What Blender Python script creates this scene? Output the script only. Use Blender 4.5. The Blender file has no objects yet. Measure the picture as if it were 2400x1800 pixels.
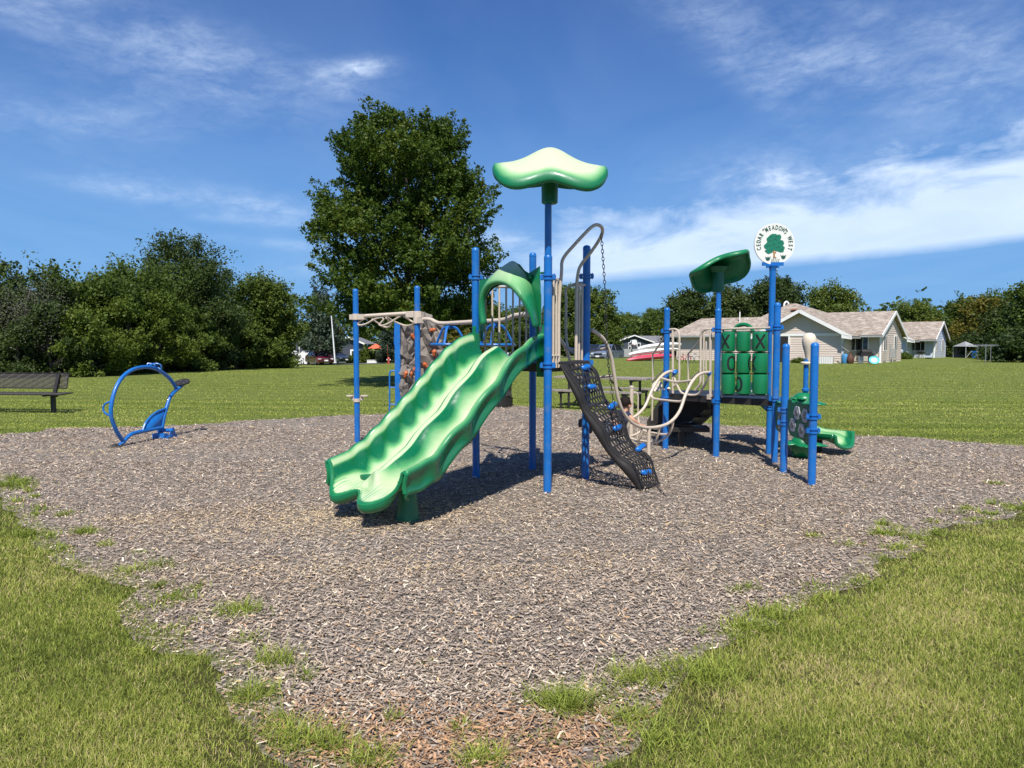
import bpy, math, random
import numpy as np
from math import sin, cos, tan, pi, radians, atan2, sqrt, hypot
from mathutils import Vector, Matrix
random.seed(7); rng = np.random.default_rng(7)
SC = bpy.context.scene
COL = SC.collection
# ------------------------------------------------------------------ camera
FPX = 1664.0; PITCH = radians(3.28); EYE = 1.6
cam_d = bpy.data.cameras.new("camera"); cam = bpy.data.objects.new("camera", cam_d); COL.objects.link(cam)
cam_d.sensor_width = 36; cam_d.lens = FPX / 2400 * 36; cam_d.clip_start = .05; cam_d.clip_end = 3000
cam.location = (0, 0, EYE); cam.rotation_euler = (pi / 2 - PITCH, 0, 0)
SC.camera = cam
# ------------------------------------------------------------------ light
SUN_EL = radians(56); SUN_AZ = radians(184)      # azimuth the light comes FROM, clockwise from +Y
sd = bpy.data.lights.new("sun", 'SUN'); sun = bpy.data.objects.new("sun", sd); COL.objects.link(sun)
sd.energy = 4.8; sd.angle = radians(.5); sd.color = (1, .955, .89)
sdir = Vector((sin(SUN_AZ) * cos(SUN_EL), cos(SUN_AZ) * cos(SUN_EL), sin(SUN_EL)))
sun.rotation_euler = sdir.to_track_quat('Z', 'Y').to_euler()
SC.view_settings.view_transform = 'Standard'; SC.view_settings.look = 'None'
SC.view_settings.gamma = 1; SC.view_settings.use_curve_mapping = False
SC.view_settings.exposure = .42
try:
    SC.cycles.max_bounces = 6; SC.cycles.transparent_max_bounces = 8
    SC.cycles.diffuse_bounces = 3; SC.cycles.glossy_bounces = 3
    SC.cycles.caustics_reflective = False; SC.cycles.caustics_refractive = False
except Exception: pass
# ------------------------------------------------------------------ pixel <-> world helpers (2400 x 1800 photo space)
def ray(u, v):
    a = (u - 1200) / FPX; b = (900 - v) / FPX
    return a, cos(PITCH) + b * sin(PITCH), -sin(PITCH) + b * cos(PITCH)
def G(u, v, h=0.):
    x, y, z = ray(u, v); t = (h - EYE) / z
    return Vector((x * t, y * t, h))
def AT(u, v, Y):
    x, y, z = ray(u, v); t = Y / y
    return Vector((x * t, Y, EYE + z * t))
def PL(u, v, p, q):
    """ray through pixel (u,v) meets the vertical plane through ground points p and q"""
    nx, ny = q[1] - p[1], p[0] - q[0]
    x, y, z = ray(u, v); t = (nx * p[0] + ny * p[1]) / (nx * x + ny * y)
    return Vector((x * t, y * t, EYE + z * t))
def proj(P):
    x, y, z = P[0], P[1], P[2] - EYE
    f = y * cos(PITCH) - z * sin(PITCH); up = y * sin(PITCH) + z * cos(PITCH)
    return 1200 + FPX * x / f, 900 - FPX * up / f
def ss(t):
    t = max(0., min(1., t)); return t * t * (3 - 2 * t)
def TZ(x, y):
    return max(-1.5, -.8 * ss((y - 30) / 50) * ss((4 - x) / 24) - 1.3 * ss((y - 75) / 75))
# ------------------------------------------------------------------ materials
def newmat(name):
    m = bpy.data.materials.new(name); m.use_nodes = True
    nt = m.node_tree; b = nt.nodes["Principled BSDF"]
    return m, nt, b
def N(nt, typ, **kw):
    n = nt.nodes.new(typ)
    for k, v in kw.items():
        if k.startswith('i_'):
            key = k[2:]
            key = int(key) if key.isdigit() else key.replace('_', ' ')
            n.inputs[key].default_value = v
        else: setattr(n, k, v)
    return n
def L(nt, a, b): nt.links.new(a, b)
def math_(nt, op, a, b=None, c=None, clamp=False):
    n = nt.nodes.new('ShaderNodeMath'); n.operation = op; n.use_clamp = clamp
    for i, q in enumerate((a, b, c)):
        if q is None: continue
        if isinstance(q, (int, float)): n.inputs[i].default_value = q
        else: L(nt, q, n.inputs[i])
    return n.outputs[0]
def mixc(nt, fac, a, b, mode='MIX'):
    n = nt.nodes.new('ShaderNodeMix'); n.data_type = 'RGBA'; n.blend_type = mode
    for key, q in ((0, fac), (6, a), (7, b)):
        if isinstance(q, (int, float)): n.inputs[key].default_value = q
        elif isinstance(q, (tuple, list)): n.inputs[key].default_value = (q[0], q[1], q[2], 1)
        else: L(nt, q, n.inputs[key])
    return n.outputs[2]
def ramp(nt, fac, stops, interp='LINEAR'):
    n = nt.nodes.new('ShaderNodeValToRGB'); n.color_ramp.interpolation = interp
    e = n.color_ramp.elements
    while len(e) < len(stops): e.new(.5)
    for k, (p, c) in enumerate(stops):
        e[k].position = p; e[k].color = (c[0], c[1], c[2], 1) if isinstance(c, (tuple, list)) else (c, c, c, 1)
    L(nt, fac, n.inputs[0]); return n.outputs[0]
def noise(nt, scale, vec=None, detail=4, rough=.55, dist=0):
    n = N(nt, 'ShaderNodeTexNoise'); n.inputs['Scale'].default_value = scale; n.inputs['Detail'].default_value = detail
    n.inputs['Roughness'].default_value = rough; n.inputs['Distortion'].default_value = dist
    if vec is not None: L(nt, vec, n.inputs['Vector'])
    return n.outputs[0]
def objco(nt): return N(nt, 'ShaderNodeTexCoord').outputs['Object']
def geopos(nt): return N(nt, 'ShaderNodeNewGeometry').outputs['Position']
def simple(name, col, rough=.5, metal=0., var=.12, scale=6, bump=.0, bscale=60, coat=0., dirt=None, spec=.5):
    m, nt, b = newmat(name)
    co = objco(nt)
    n1 = noise(nt, scale, co, 5, .6)
    lo = tuple(c * (1 - var) for c in col); hi = tuple(min(1, c * (1 + var)) for c in col)
    c = ramp(nt, n1, [(.3, lo), (.7, hi)])
    if dirt:
        n2 = noise(nt, scale * 2.7, co, 8, .7)
        f = ramp(nt, n2, [(.52, 0.), (.72, dirt[1])])
        c = mixc(nt, f, c, dirt[0])
    L(nt, c, b.inputs['Base Color'])
    rr = ramp(nt, noise(nt, scale * 1.9, co, 4, .6), [(.3, max(0, rough - .07)), (.7, min(1, rough + .09))])
    L(nt, rr, b.inputs['Roughness'])
    b.inputs['Metallic'].default_value = metal
    b.inputs['Coat Weight'].default_value = coat
    b.inputs['Specular IOR Level'].default_value = spec
    if bump:
        bn = N(nt, 'ShaderNodeBump'); bn.inputs['Strength'].default_value = bump; bn.inputs['Distance'].default_value = .01
        L(nt, noise(nt, bscale, co, 4, .6), bn.inputs['Height']); L(nt, bn.outputs[0], b.inputs['Normal'])
    return m
M = {}
M['blue'] = simple('blue_powder_coat', (.008, .135, .44), .34, 0, .13, 3, .05, 90, .15, ((.12, .18, .28), .5))
M['blue_plastic'] = simple('blue_plastic', (.008, .13, .44), .28, 0, .1, 8, .05, 60, .2)
M['beige'] = simple('beige_tube_paint', (.56, .47, .365), .36, 0, .06, 4, .04, 80, .15, ((.34, .27, .2), .35))
M['black'] = simple('black_vinyl', (.016, .0135, .012), .62, 0, .25, 10, .2, 120)
M['dark_metal'] = simple('dark_brown_metal', (.028, .024, .022), .45, .2, .2, 10, .1, 80)
M['steel'] = simple('galvanised_steel', (.42, .42, .42), .38, .9, .12, 20)
M['pale_steel'] = simple('pale_pole_metal', (.40, .41, .40), .5, .3, .1, 5)
M['green'] = simple('green_plastic', (.006, .17, .06), .33, 0, .12, 5, .05, 50, .15)
M['dkgreen'] = simple('dark_green_plastic', (.004, .13, .055), .42, 0, .15, 5, .05, 50, .0)
M['white'] = simple('white_trim', (.78, .77, .74), .5, 0, .05, 3)
M['orange'] = simple('orange_hold', (.46, .11, .03), .45, 0, .18, 12, .1, 60)
M['cream'] = simple('cream_plastic', (.66, .58, .44), .4, 0, .06, 5)
M['letter'] = simple('black_letter', (.008, .008, .008), .5, 0, .1, 9)
M['glass'] = simple('window_glass', (.018, .022, .026), .06, 0, .2, 2, spec=.8)
M['wood_old'] = simple('weathered_wood', (.27, .235, .2), .8, 0, .3, 14, .4, 70, 0, ((.1, .08, .06), .5))
M['rubber'] = simple('tyre_rubber', (.02, .02, .02), .8, 0, .2, 20)
def fadegreen(name, dark, mid, pale, rough=.20, coat=.45):
    """two-tone sun bleached rotomoulded plastic: the mesh carries how bleached each spot is"""
    m, nt, b = newmat(name)
    at = N(nt, 'ShaderNodeAttribute'); at.attribute_name = 'fade'
    co = objco(nt)
    f = math_(nt, 'ADD', at.outputs['Fac'], math_(nt, 'MULTIPLY', math_(nt, 'SUBTRACT', noise(nt, 5, co, 6, .6), .5), .28))
    c = ramp(nt, f, [(.08, dark), (.42, mid), (.92, pale)])
    st = N(nt, 'ShaderNodeMapping'); st.inputs['Scale'].default_value = (1, 1, 1); L(nt, co, st.inputs['Vector'])
    n2 = noise(nt, 42, st.outputs[0], 6, .7, .6)
    c = mixc(nt, ramp(nt, n2, [(.60, 0.), (.75, .22)]), c, (.32, .36, .24))
    L(nt, c, b.inputs['Base Color'])
    L(nt, ramp(nt, noise(nt, 9, co, 5, .6), [(.3, rough - .06), (.75, rough + .16)]), b.inputs['Roughness'])
    b.inputs['Coat Weight'].default_value = coat; b.inputs['Coat Roughness'].default_value = .12
    bn = N(nt, 'ShaderNodeBump'); bn.inputs['Strength'].default_value = .06; bn.inputs['Distance'].default_value = .01
    L(nt, noise(nt, 30, co, 5, .6), bn.inputs['Height']); L(nt, bn.outputs[0], b.inputs['Normal'])
    return m
M['slide'] = fadegreen('bleached_green_slide', (.003, .125, .045), (.08, .31, .11), (.48, .60, .34))
M['canopy'] = fadegreen('bleached_green_canopy', (.005, .17, .06), (.15, .38, .15), (.50, .58, .36), .4, .05)
def leafmat(name, c0, c1, c2, trans=.35, rough=.5):
    m, nt, b = newmat(name)
    at = N(nt, 'ShaderNodeAttribute'); at.attribute_name = 'tint'
    c = ramp(nt, at.outputs['Fac'], [(0., c0), (.5, c1), (1., c2)])
    L(nt, c, b.inputs['Base Color']); b.inputs['Roughness'].default_value = rough
    b.inputs['Specular IOR Level'].default_value = .18
    tr = N(nt, 'ShaderNodeBsdfTranslucent'); L(nt, mixc(nt, .5, c, (.12, .2, .01)), tr.inputs['Color'])
    mx = N(nt, 'ShaderNodeMixShader'); mx.inputs[0].default_value = trans
    L(nt, b.outputs[0], mx.inputs[1]); L(nt, tr.outputs[0], mx.inputs[2])
    L(nt, mx.outputs[0], nt.nodes['Material Output'].inputs['Surface'])
    return m
M['leaf_maple'] = leafmat('maple_leaves', (.038, .070, .010), (.066, .108, .014), (.15, .16, .018), .3)
M['leaf_bright'] = leafmat('bright_leaves', (.062, .098, .016), (.098, .140, .020), (.165, .195, .03), .3)
M['leaf_mid'] = leafmat('mid_leaves', (.055, .085, .018), (.085, .125, .022), (.14, .18, .035), .3)
M['leaf_dark'] = leafmat('dark_leaves', (.030, .050, .016), (.050, .075, .020), (.085, .115, .03), .25)
M['leaf_grey'] = leafmat('grey_twigs', (.09, .09, .07), (.12, .125, .09), (.17, .175, .13), .1)
M['leaf_purple'] = leafmat('purple_leaves', (.022, .014, .018), (.035, .022, .025), (.06, .04, .04), .15)
M['leaf_autumn'] = leafmat('turning_leaves', (.08, .082, .016), (.125, .12, .02), (.22, .15, .02), .3)
M['needles'] = leafmat('spruce_needles', (.035, .055, .035), (.055, .078, .05), (.08, .11, .07), .1)
M['bark'] = simple('tree_bark', (.085, .07, .055), .9, 0, .35, 10, .8, 30)
# ------------------------------------------------------------------ mesh builder
def frame_from(d):
    d = d.normalized(); a = Vector((0, 0, 1)) if abs(d.z) < .95 else Vector((1, 0, 0))
    x = d.cross(a).normalized(); y = d.cross(x).normalized()
    return x, y
def crom(pts, n=6, closed=False):
    pts = [Vector(p) for p in pts]; out = []
    k = len(pts)
    if k < 3: return pts
    rngk = range(k if closed else k - 1)
    for i in rngk:
        if closed: p0, p1, p2, p3 = pts[(i - 1) % k], pts[i], pts[(i + 1) % k], pts[(i + 2) % k]
        else:
            p1, p2 = pts[i], pts[i + 1]; p0 = pts[i - 1] if i else p1 * 2 - p2; p3 = pts[i + 2] if i + 2 < k else p2 * 2 - p1
        for j in range(n):
            t = j / n
            out.append(.5 * ((2 * p1) + (p2 - p0) * t + (2 * p0 - 5 * p1 + 4 * p2 - p3) * t * t + (3 * p1 - p0 - 3 * p2 + p3) * t ** 3))
    if not closed: out.append(pts[-1])
    return out
class MB:
    def __init__(s): s.v = []; s.f = []; s.fade = None
    def add(s, vs, fs):
        o = len(s.v); s.v += [tuple(q) for q in vs]; s.f += [tuple(i + o for i in f) for f in fs]
        return s
    def box(s, c, sz, rz=0., R=None):
        hx, hy, hz = sz[0] / 2, sz[1] / 2, sz[2] / 2
        vs = [Vector((x, y, z)) for x in (-hx, hx) for y in (-hy, hy) for z in (-hz, hz)]
        R = R or Matrix.Rotation(rz, 3, 'Z'); c = Vector(c)
        vs = [R @ q + c for q in vs]
        return s.add(vs, [(0, 1, 3, 2), (4, 6, 7, 5), (0, 4, 5, 1), (2, 3, 7, 6), (0, 2, 6, 4), (1, 5, 7, 3)])
    def bar(s, p, q, w, h):
        """square bar between two points"""
        p, q = Vector(p), Vector(q); x, y = frame_from(q - p)
        vs = [a + x * w / 2 * i + y * h / 2 * j for a in (p, q) for i, j in ((-1, -1), (1, -1), (1, 1), (-1, 1))]
        return s.add(vs, [(3, 2, 1, 0), (4, 5, 6, 7)] + [(i, (i + 1) % 4, 4 + (i + 1) % 4, 4 + i) for i in range(4)])
    def tube(s, pts, r, seg=10, closed=False, cap=True):
        pts = [Vector(p) for p in pts]; k = len(pts)
        rs = r if isinstance(r, (list, tuple)) else [r] * k
        vs = []; px = None
        for i, p in enumerate(pts):
            a = pts[(i - 1) % k] if (closed or i) else p; b = pts[(i + 1) % k] if (closed or i < k - 1) else p
            d = (b - a)
            if d.length < 1e-9: d = Vector((0, 0, 1))
            d.normalize()
            if px is None: px, _ = frame_from(d)
            px = (px - d * px.dot(d))
            if px.length < 1e-6: px, _ = frame_from(d)
            px.normalize(); py = d.cross(px)
            for j in range(seg):
                t = 2 * pi * j / seg; vs.append(p + (px * cos(t) + py * sin(t)) * rs[i])
        fs = []
        for i in range(k if closed else k - 1):
            a, b = i * seg, ((i + 1) % k) * seg
            for j in range(seg): fs.append((a + j, a + (j + 1) % seg, b + (j + 1) % seg, b + j))
        if cap and not closed:
            fs.append(tuple(range(seg - 1, -1, -1))); fs.append(tuple((k - 1) * seg + j for j in range(seg)))
        return s.add(vs, fs)
    def lathe(s, prof, c=(0, 0, 0), seg=16, axis=None, sx=1, sy=1):
        c = Vector(c); vs = []; fs = []
        ax = Vector(axis).normalized() if axis else Vector((0, 0, 1)); x, y = (Vector((1, 0, 0)), Vector((0, 1, 0))) if not axis else frame_from(ax)
        for r, z in prof:
            for j in range(seg):
                t = 2 * pi * j / seg; vs.append(c + x * cos(t) * r * sx + y * sin(t) * r * sy + ax * z)
        for i in range(len(prof) - 1):
            for j in range(seg): fs.append((i * seg + j, i * seg + (j + 1) % seg, (i + 1) * seg + (j + 1) % seg, (i + 1) * seg + j))
        fs.append(tuple(range(seg - 1, -1, -1))); fs.append(tuple((len(prof) - 1) * seg + j for j in range(seg)))
        return s.add(vs, fs)
    def prism(s, poly, o, ex, ey, th):
        """polygon in the (ex, ey) frame at o, thickness th along the normal"""
        o, ex, ey = Vector(o), Vector(ex), Vector(ey); n = ex.cross(ey).normalized(); k = len(poly)
        a = [o + ex * p[0] + ey * p[1] + n * th / 2 for p in poly]; b = [q - n * th for q in a]
        return s.add(a + b, [tuple(range(k)), tuple(range(2 * k - 1, k - 1, -1))] + [(k + i, k + (i + 1) % k, (i + 1) % k, i) for i in range(k)])
    def grid(s, fn, nu, nv, cu=False):
        vs = [fn(i / (nu if cu else nu - 1), j / (nv - 1)) for j in range(nv) for i in range(nu)]
        fs = []
        for j in range(nv - 1):
            for i in range(nu if cu else nu - 1):
                a = j * nu + i; b = j * nu + (i + 1) % nu; fs.append((a, b, b + nu, a + nu))
        return s.add(vs, fs)
    def build(s, name, mat, parent=None, smooth=40, loc=None, weld=False):
        me = bpy.data.meshes.new(name)
        vs = s.v
        if parent is not None and loc is None:
            pl = parent_world(parent); vs = [(a[0] - pl[0], a[1] - pl[1], a[2] - pl[2]) for a in vs]
        elif loc is not None: vs = [(a[0] - loc[0], a[1] - loc[1], a[2] - loc[2]) for a in vs]
        me.from_pydata(vs, [], s.f)
        mats = mat if isinstance(mat, (list, tuple)) else [mat]
        for q in mats: me.materials.append(M[q] if isinstance(q, str) else q)
        if smooth:
            me.polygons.foreach_set('use_smooth', [True] * len(me.polygons)); me.set_sharp_from_angle(angle=radians(smooth))
        if s.fade is not None:
            at = me.attributes.new('fade', 'FLOAT', 'POINT'); at.data.foreach_set('value', s.fade)
        me.update()
        o = bpy.data.objects.new(name, me); COL.objects.link(o)
        if parent is not None: o.parent = parent
        if loc is not None and parent is None: o.location = loc
        return o
def parent_world(p):
    x = Vector((0, 0, 0))
    while p is not None: x = x + p.location; p = p.parent
    return x
def tag(o, label=None, cat=None, group=None, kind=None):
    if label: o['label'] = label
    if cat: o['category'] = cat
    if group: o['group'] = group
    if kind: o['kind'] = kind
    return o
def thing(name, label, cat, loc=(0, 0, 0), group=None):
    o = bpy.data.objects.new(name, None); COL.objects.link(o); o.location = loc; o.empty_display_size = .2
    return tag(o, label, cat, group)
def np_mesh(name, V, F, mat, attrs=None, smooth=False, parent=None):
    me = bpy.data.meshes.new(name); V = np.asarray(V, dtype=np.float32); F = np.asarray(F, dtype=np.int32)
    me.vertices.add(len(V)); me.vertices.foreach_set('co', V.ravel())
    k = F.shape[1]; me.loops.add(F.size); me.loops.foreach_set('vertex_index', F.ravel())
    me.polygons.add(len(F)); me.polygons.foreach_set('loop_start', np.arange(0, F.size, k, dtype=np.int32))
    try: me.polygons.foreach_set('loop_total', np.full(len(F), k, dtype=np.int32))
    except Exception: pass
    for q in (mat if isinstance(mat, (list, tuple)) else [mat]): me.materials.append(M[q] if isinstance(q, str) else q)
    for an, (typ, dat) in (attrs or {}).items():
        at = me.attributes.new(an, typ, 'POINT')
        at.data.foreach_set('value' if typ == 'FLOAT' else 'color', np.asarray(dat, dtype=np.float32).ravel())
    if smooth: me.polygons.foreach_set('use_smooth', [True] * len(F))
    me.update(calc_edges=True); me.validate()
    o = bpy.data.objects.new(name, me); COL.objects.link(o)
    if parent is not None: o.parent = parent
    return o
def rnd(a, b): return random.uniform(a, b)
# ------------------------------------------------------------------ world: physical sky with thin cirrus by direction
W = bpy.data.worlds.new("World"); SC.world = W; W.use_nodes = True
nt = W.node_tree; nt.nodes.clear()
out = N(nt, 'ShaderNodeOutputWorld'); bg = N(nt, 'ShaderNodeBackground'); bg.inputs['Strength'].default_value = .105
sky = N(nt, 'ShaderNodeTexSky'); sky.sky_type = 'NISHITA'; sky.sun_disc = False
sky.sun_elevation = SUN_EL; sky.sun_rotation = SUN_AZ; sky.air_density = 1.25; sky.dust_density = .35; sky.ozone_density = 3.2; sky.altitude = 200
tc = N(nt, 'ShaderNodeTexCoord'); sp = N(nt, 'ShaderNodeSeparateXYZ'); L(nt, tc.outputs['Generated'], sp.inputs[0])
X, Y, Z = sp.outputs
az = math_(nt, 'MULTIPLY', math_(nt, 'ARCTAN2', X, Y), 180 / pi)
el = math_(nt, 'MULTIPLY', math_(nt, 'ARCSINE', Z), 180 / pi)
zc = math_(nt, 'MAXIMUM', Z, .03)
cb = N(nt, 'ShaderNodeCombineXYZ'); L(nt, math_(nt, 'DIVIDE', X, math_(nt, 'ADD', zc, .06)), cb.inputs[0]); L(nt, math_(nt, 'DIVIDE', Y, math_(nt, 'ADD', zc, .06)), cb.inputs[1])
pc = cb.outputs[0]
def mapped(rot, sc_, loc=(0, 0, 0)):
    m = N(nt, 'ShaderNodeMapping'); m.inputs['Rotation'].default_value = (0, 0, radians(rot)); m.inputs['Scale'].default_value = sc_; m.inputs['Location'].default_value = loc
    L(nt, pc, m.inputs['Vector']); return m.outputs[0]
def azel(u, v):
    x, y, z = ray(u, v); r = sqrt(x * x + y * y); return math.degrees(atan2(x, y)), math.degrees(atan2(z, r))
def blob(u, v, wu, wv, tilt=0., power=1.):
    """soft patch of sky round the direction of a photo point; wu, wv in photo pixels"""
    a0, e0 = azel(u, v); ka = 57.3 / FPX * wu * cos(radians(a0)); ke = 57.3 / FPX * wv
    da = math_(nt, 'SUBTRACT', az, a0); de = math_(nt, 'SUBTRACT', el, e0)
    c, s_ = cos(radians(tilt)), sin(radians(tilt))
    p = math_(nt, 'ADD', math_(nt, 'MULTIPLY', da, c / ka), math_(nt, 'MULTIPLY', de, s_ / ka))
    q = math_(nt, 'SUBTRACT', math_(nt, 'MULTIPLY', de, c / ke), math_(nt, 'MULTIPLY', da, s_ / ke))
    r2 = math_(nt, 'ADD', math_(nt, 'MULTIPLY', p, p), math_(nt, 'MULTIPLY', q, q))
    return math_(nt, 'MULTIPLY', math_(nt, 'EXPONENT', math_(nt, 'MULTIPLY', r2, -1.)), power)
wisp = noise(nt, 1.0, mapped(25, (1.8, .8, 1)), 7, .55, .6)
wispf = ramp(nt, wisp, [(.36, 0.), (.72, 1.)])
cb2 = N(nt, 'ShaderNodeCombineXYZ'); L(nt, math_(nt, 'MULTIPLY', math_(nt, 'ADD', az, math_(nt, 'MULTIPLY', el, .5)), .085), cb2.inputs[0]); L(nt, math_(nt, 'MULTIPLY', math_(nt, 'SUBTRACT', el, math_(nt, 'MULTIPLY', az, .12)), .21), cb2.inputs[1])
fine = noise(nt, 1.6, cb2.outputs[0], 9, .62, .35)
finef = ramp(nt, fine, [(.36, 0.), (.78, 1.)])
patches = None
for b_ in (blob(420, 130, 330, 70, -10, .30), blob(835, 160, 70, 17, 8, .75), blob(640, 180, 230, 45, 0, .25), blob(190, 270, 260, 60, 5, .25),
           blob(600, 480, 260, 26, -6, .45), blob(300, 450, 130, 16, -4, .38), blob(560, 515, 110, 10, 0, .30), blob(690, 575, 170, 12, -4, .25),
           blob(700, 635, 90, 28, 0, .25), blob(1900, 130, 330, 60, -25, .40), blob(1780, 190, 160, 40, -40, .25), blob(2050, 30, 150, 30, -20, .25),
           blob(1800, 420, 200, 50, 0, .62), blob(2330, 180, 170, 150, 0, .30), blob(1150, 560, 90, 30, 0, .45), blob(40, 20, 300, 40, 0, .25)):
    patches = b_ if patches is None else math_(nt, 'ADD', patches, b_)
fine2 = ramp(nt, noise(nt, 7, cb2.outputs[0], 10, .68, .5), [(.3, .35), (.7, 1.35)])
ptx = math_(nt, 'MULTIPLY', math_(nt, 'MULTIPLY', patches, fine2), math_(nt, 'ADD', math_(nt, 'MULTIPLY', finef, 1.15), .12))
# long bright band low on the right: crisp lower edge, frayed upper edge
a1, e1 = azel(1330, 668); a2, e2 = azel(2400, 574)
lo = math_(nt, 'ADD', math_(nt, 'MULTIPLY', math_(nt, 'SUBTRACT', az, a1), (e2 - e1) / (a2 - a1)), e1)
lo = math_(nt, 'ADD', lo, math_(nt, 'MULTIPLY', math_(nt, 'SUBTRACT', fine, .5), 1.2))
a3, e3 = azel(1130, 560); a4, e4 = azel(2400, 290)
hi = math_(nt, 'ADD', math_(nt, 'MULTIPLY', math_(nt, 'SUBTRACT', az, a3), (e4 - e3) / (a4 - a3)), e3)
hi = math_(nt, 'ADD', hi, math_(nt, 'MULTIPLY', math_(nt, 'SUBTRACT', fine, .46), 9.0))
inb = math_(nt, 'MULTIPLY', math_(nt, 'MULTIPLY', math_(nt, 'SUBTRACT', el, lo), 1.1, clamp=True), math_(nt, 'MULTIPLY', math_(nt, 'SUBTRACT', hi, el), .30, clamp=True))
sm = N(nt, 'ShaderNodeMapRange'); sm.interpolation_type = 'SMOOTHSTEP'; L(nt, math_(nt, 'MULTIPLY', math_(nt, 'SUBTRACT', az, azel(1060, 640)[0]), .09, clamp=True), sm.inputs[0])
inb = math_(nt, 'MULTIPLY', inb, sm.outputs[0])
band = math_(nt, 'MULTIPLY', inb, math_(nt, 'ADD', math_(nt, 'MULTIPLY', finef, .18), .72))
cl = math_(nt, 'ADD', ptx, band)
cl = math_(nt, 'MULTIPLY', math_(nt, 'ADD', cl, math_(nt, 'MULTIPLY', wispf, .05)), math_(nt, 'MULTIPLY', math_(nt, 'GREATER_THAN', el, 0.), 1.), clamp=True)
cl = math_(nt, 'MINIMUM', cl, .9)
tint = mixc(nt, 1., sky.outputs[0], (.125, .30, .68), 'MULTIPLY')
lowf = ramp(nt, math_(nt, 'DIVIDE', el, 30.), [(0., .92), (.25, .72), (.6, .30), (1., .08)])
tint = mixc(nt, lowf, tint, (1.6, 3.45, 6.2))
skyc = mixc(nt, cl, tint, (5.8, 6.9, 8.5))
L(nt, skyc, bg.inputs['Color']); L(nt, bg.outputs[0], out.inputs['Surface'])
# ------------------------------------------------------------------ lawn, playground surface
d2 = 2400 / 2212
far_edge = [(-600, 1090), (-300, 1060), (-60, 1030), (0, 1019), (79, 1012), (102, 1004), (249, 1002), (339, 1000), (500, 994), (640, 984), (780, 978), (900, 970), (1040, 960), (1180, 950), (1240, 955),
            (1330, 962), (1480, 975), (1600, 985), (1700, 1000), (1850, 1008), (1990, 1020), (2120, 1026), (2250, 1036), (2400, 1046), (2600, 1075), (2750, 1120)]
near_r = [(2700, 1150), (2400 - 20, 1190), (2000 * d2, 1235), (1940 * d2, 1290), (1850 * d2, 1355), (1720 * d2, 1405), (1600 * d2, 1475), (1500 * d2, 1550), (1440 * d2, 1620), (1430 * d2, 1690), (1360 * d2, 1760), (1290 * d2, 1790)]
near_l = [(1150, 1808), (800 * d2, 1802), (700 * d2, 1775), (620 * d2, 1725), (575 * d2, 1640), (560 * d2, 1590), (490 * d2, 1520), (400 * d2, 1488), (345 * d2, 1430), (295 * d2, 1365), (228 * d2, 1310), (170 * d2, 1272), (120 * d2, 1225),
          (50 * d2, 1172), (10, 1130), (-80, 1100), (-300, 1095), (-560, 1100)]
near_r = [(u - 110 * ss((v - 1480) / 200), v) for u, v in near_r]; near_l = [(u + 110 * ss((v - 1480) / 200), v) for u, v in near_l]
MUL = [G(u, v) for u, v in far_edge + near_r + near_l]
def densify(poly, step=.12):
    o = []
    for i in range(len(poly)):
        a, b = poly[i], poly[(i + 1) % len(poly)]; k = max(1, int((b - a).length / step))
        for j in range(k): o.append(a.lerp(b, j / k))
    return o
def fbm1(x, y):
    s = 0
    for a, fx, fy, ph in ((.10, 1.3, 1.7, 0), (.07, 3.1, 2.3, 1.), (.045, 6.3, 5.9, 2.), (.03, 13.1, 11.7, .5), (.02, 27, 31, .9)): s += a * sin(x * fx + ph + 1.3 * sin(y * fy)) * cos(y * fx * .9 + ph)
    return s
MULd = densify(MUL)
cen = Vector((0, 7.5, 0))
def jit(p):
    d = (p - cen); k = fbm1(p.x, p.y); return p + d.normalized() * k * (1.0 if p.y < 12 else 1.6)
MULd = [jit(p) for p in MULd]
poly_np = np.array([(p.x, p.y) for p in MULd])
OUTd = []
for i_, p in enumerate(MULd):
    a_, b_ = MULd[i_ - 3], MULd[(i_ + 3) % len(MULd)]; t_ = (b_ - a_).normalized(); nn_ = Vector((t_.y, -t_.x, 0)); nn_ = nn_ if nn_.dot(p - cen) > 0 else -nn_
    OUTd.append(p + nn_ * ((.15 if p.y < 9 else .06) + .5 * fbm1(p.x * 1.7 + 3, p.y * 1.7)))
out_np = np.array([(p.x, p.y) for p in OUTd])
def inside(P, q=None):
    q = poly_np if q is None else q
    x, y = P[:, 0], P[:, 1]; r = np.zeros(len(P), bool); n = len(q)
    for i in range(n):
        x1, y1 = q[i]; x2, y2 = q[(i + 1) % n]
        if y1 == y2: continue
        c = ((y1 > y) != (y2 > y)) & (x < (x2 - x1) * (y - y1) / (y2 - y1) + x1); r ^= c
    return r
def edge_dist(P):
    d = np.full(len(P), 1e9)
    q = poly_np; q2 = np.roll(q, -1, 0)
    for a, b in zip(q, q2):
        e = b - a; t = np.clip(((P - a) @ e) / (e @ e + 1e-9), 0, 1); r = P - (a + t[:, None] * e)
        np.minimum(d, (r * r).sum(1), out=d)
    return np.sqrt(d)
# lawn material
m, lt, lb = newmat('lawn_grass'); M['lawn'] = m
gp = geopos(lt)
sx = N(lt, 'ShaderNodeSeparateXYZ'); L(lt, gp, sx.inputs[0])
big = noise(lt, .22, gp, 5, .6); mid = noise(lt, 1.6, gp, 6, .65); fin = noise(lt, 22, gp, 8, .75)
mp = N(lt, 'ShaderNodeMapping'); mp.inputs['Scale'].default_value = (9, 30, 9); L(lt, gp, mp.inputs['Vector']); fin2 = noise(lt, 1.6, mp.outputs[0], 6, .7)
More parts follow.
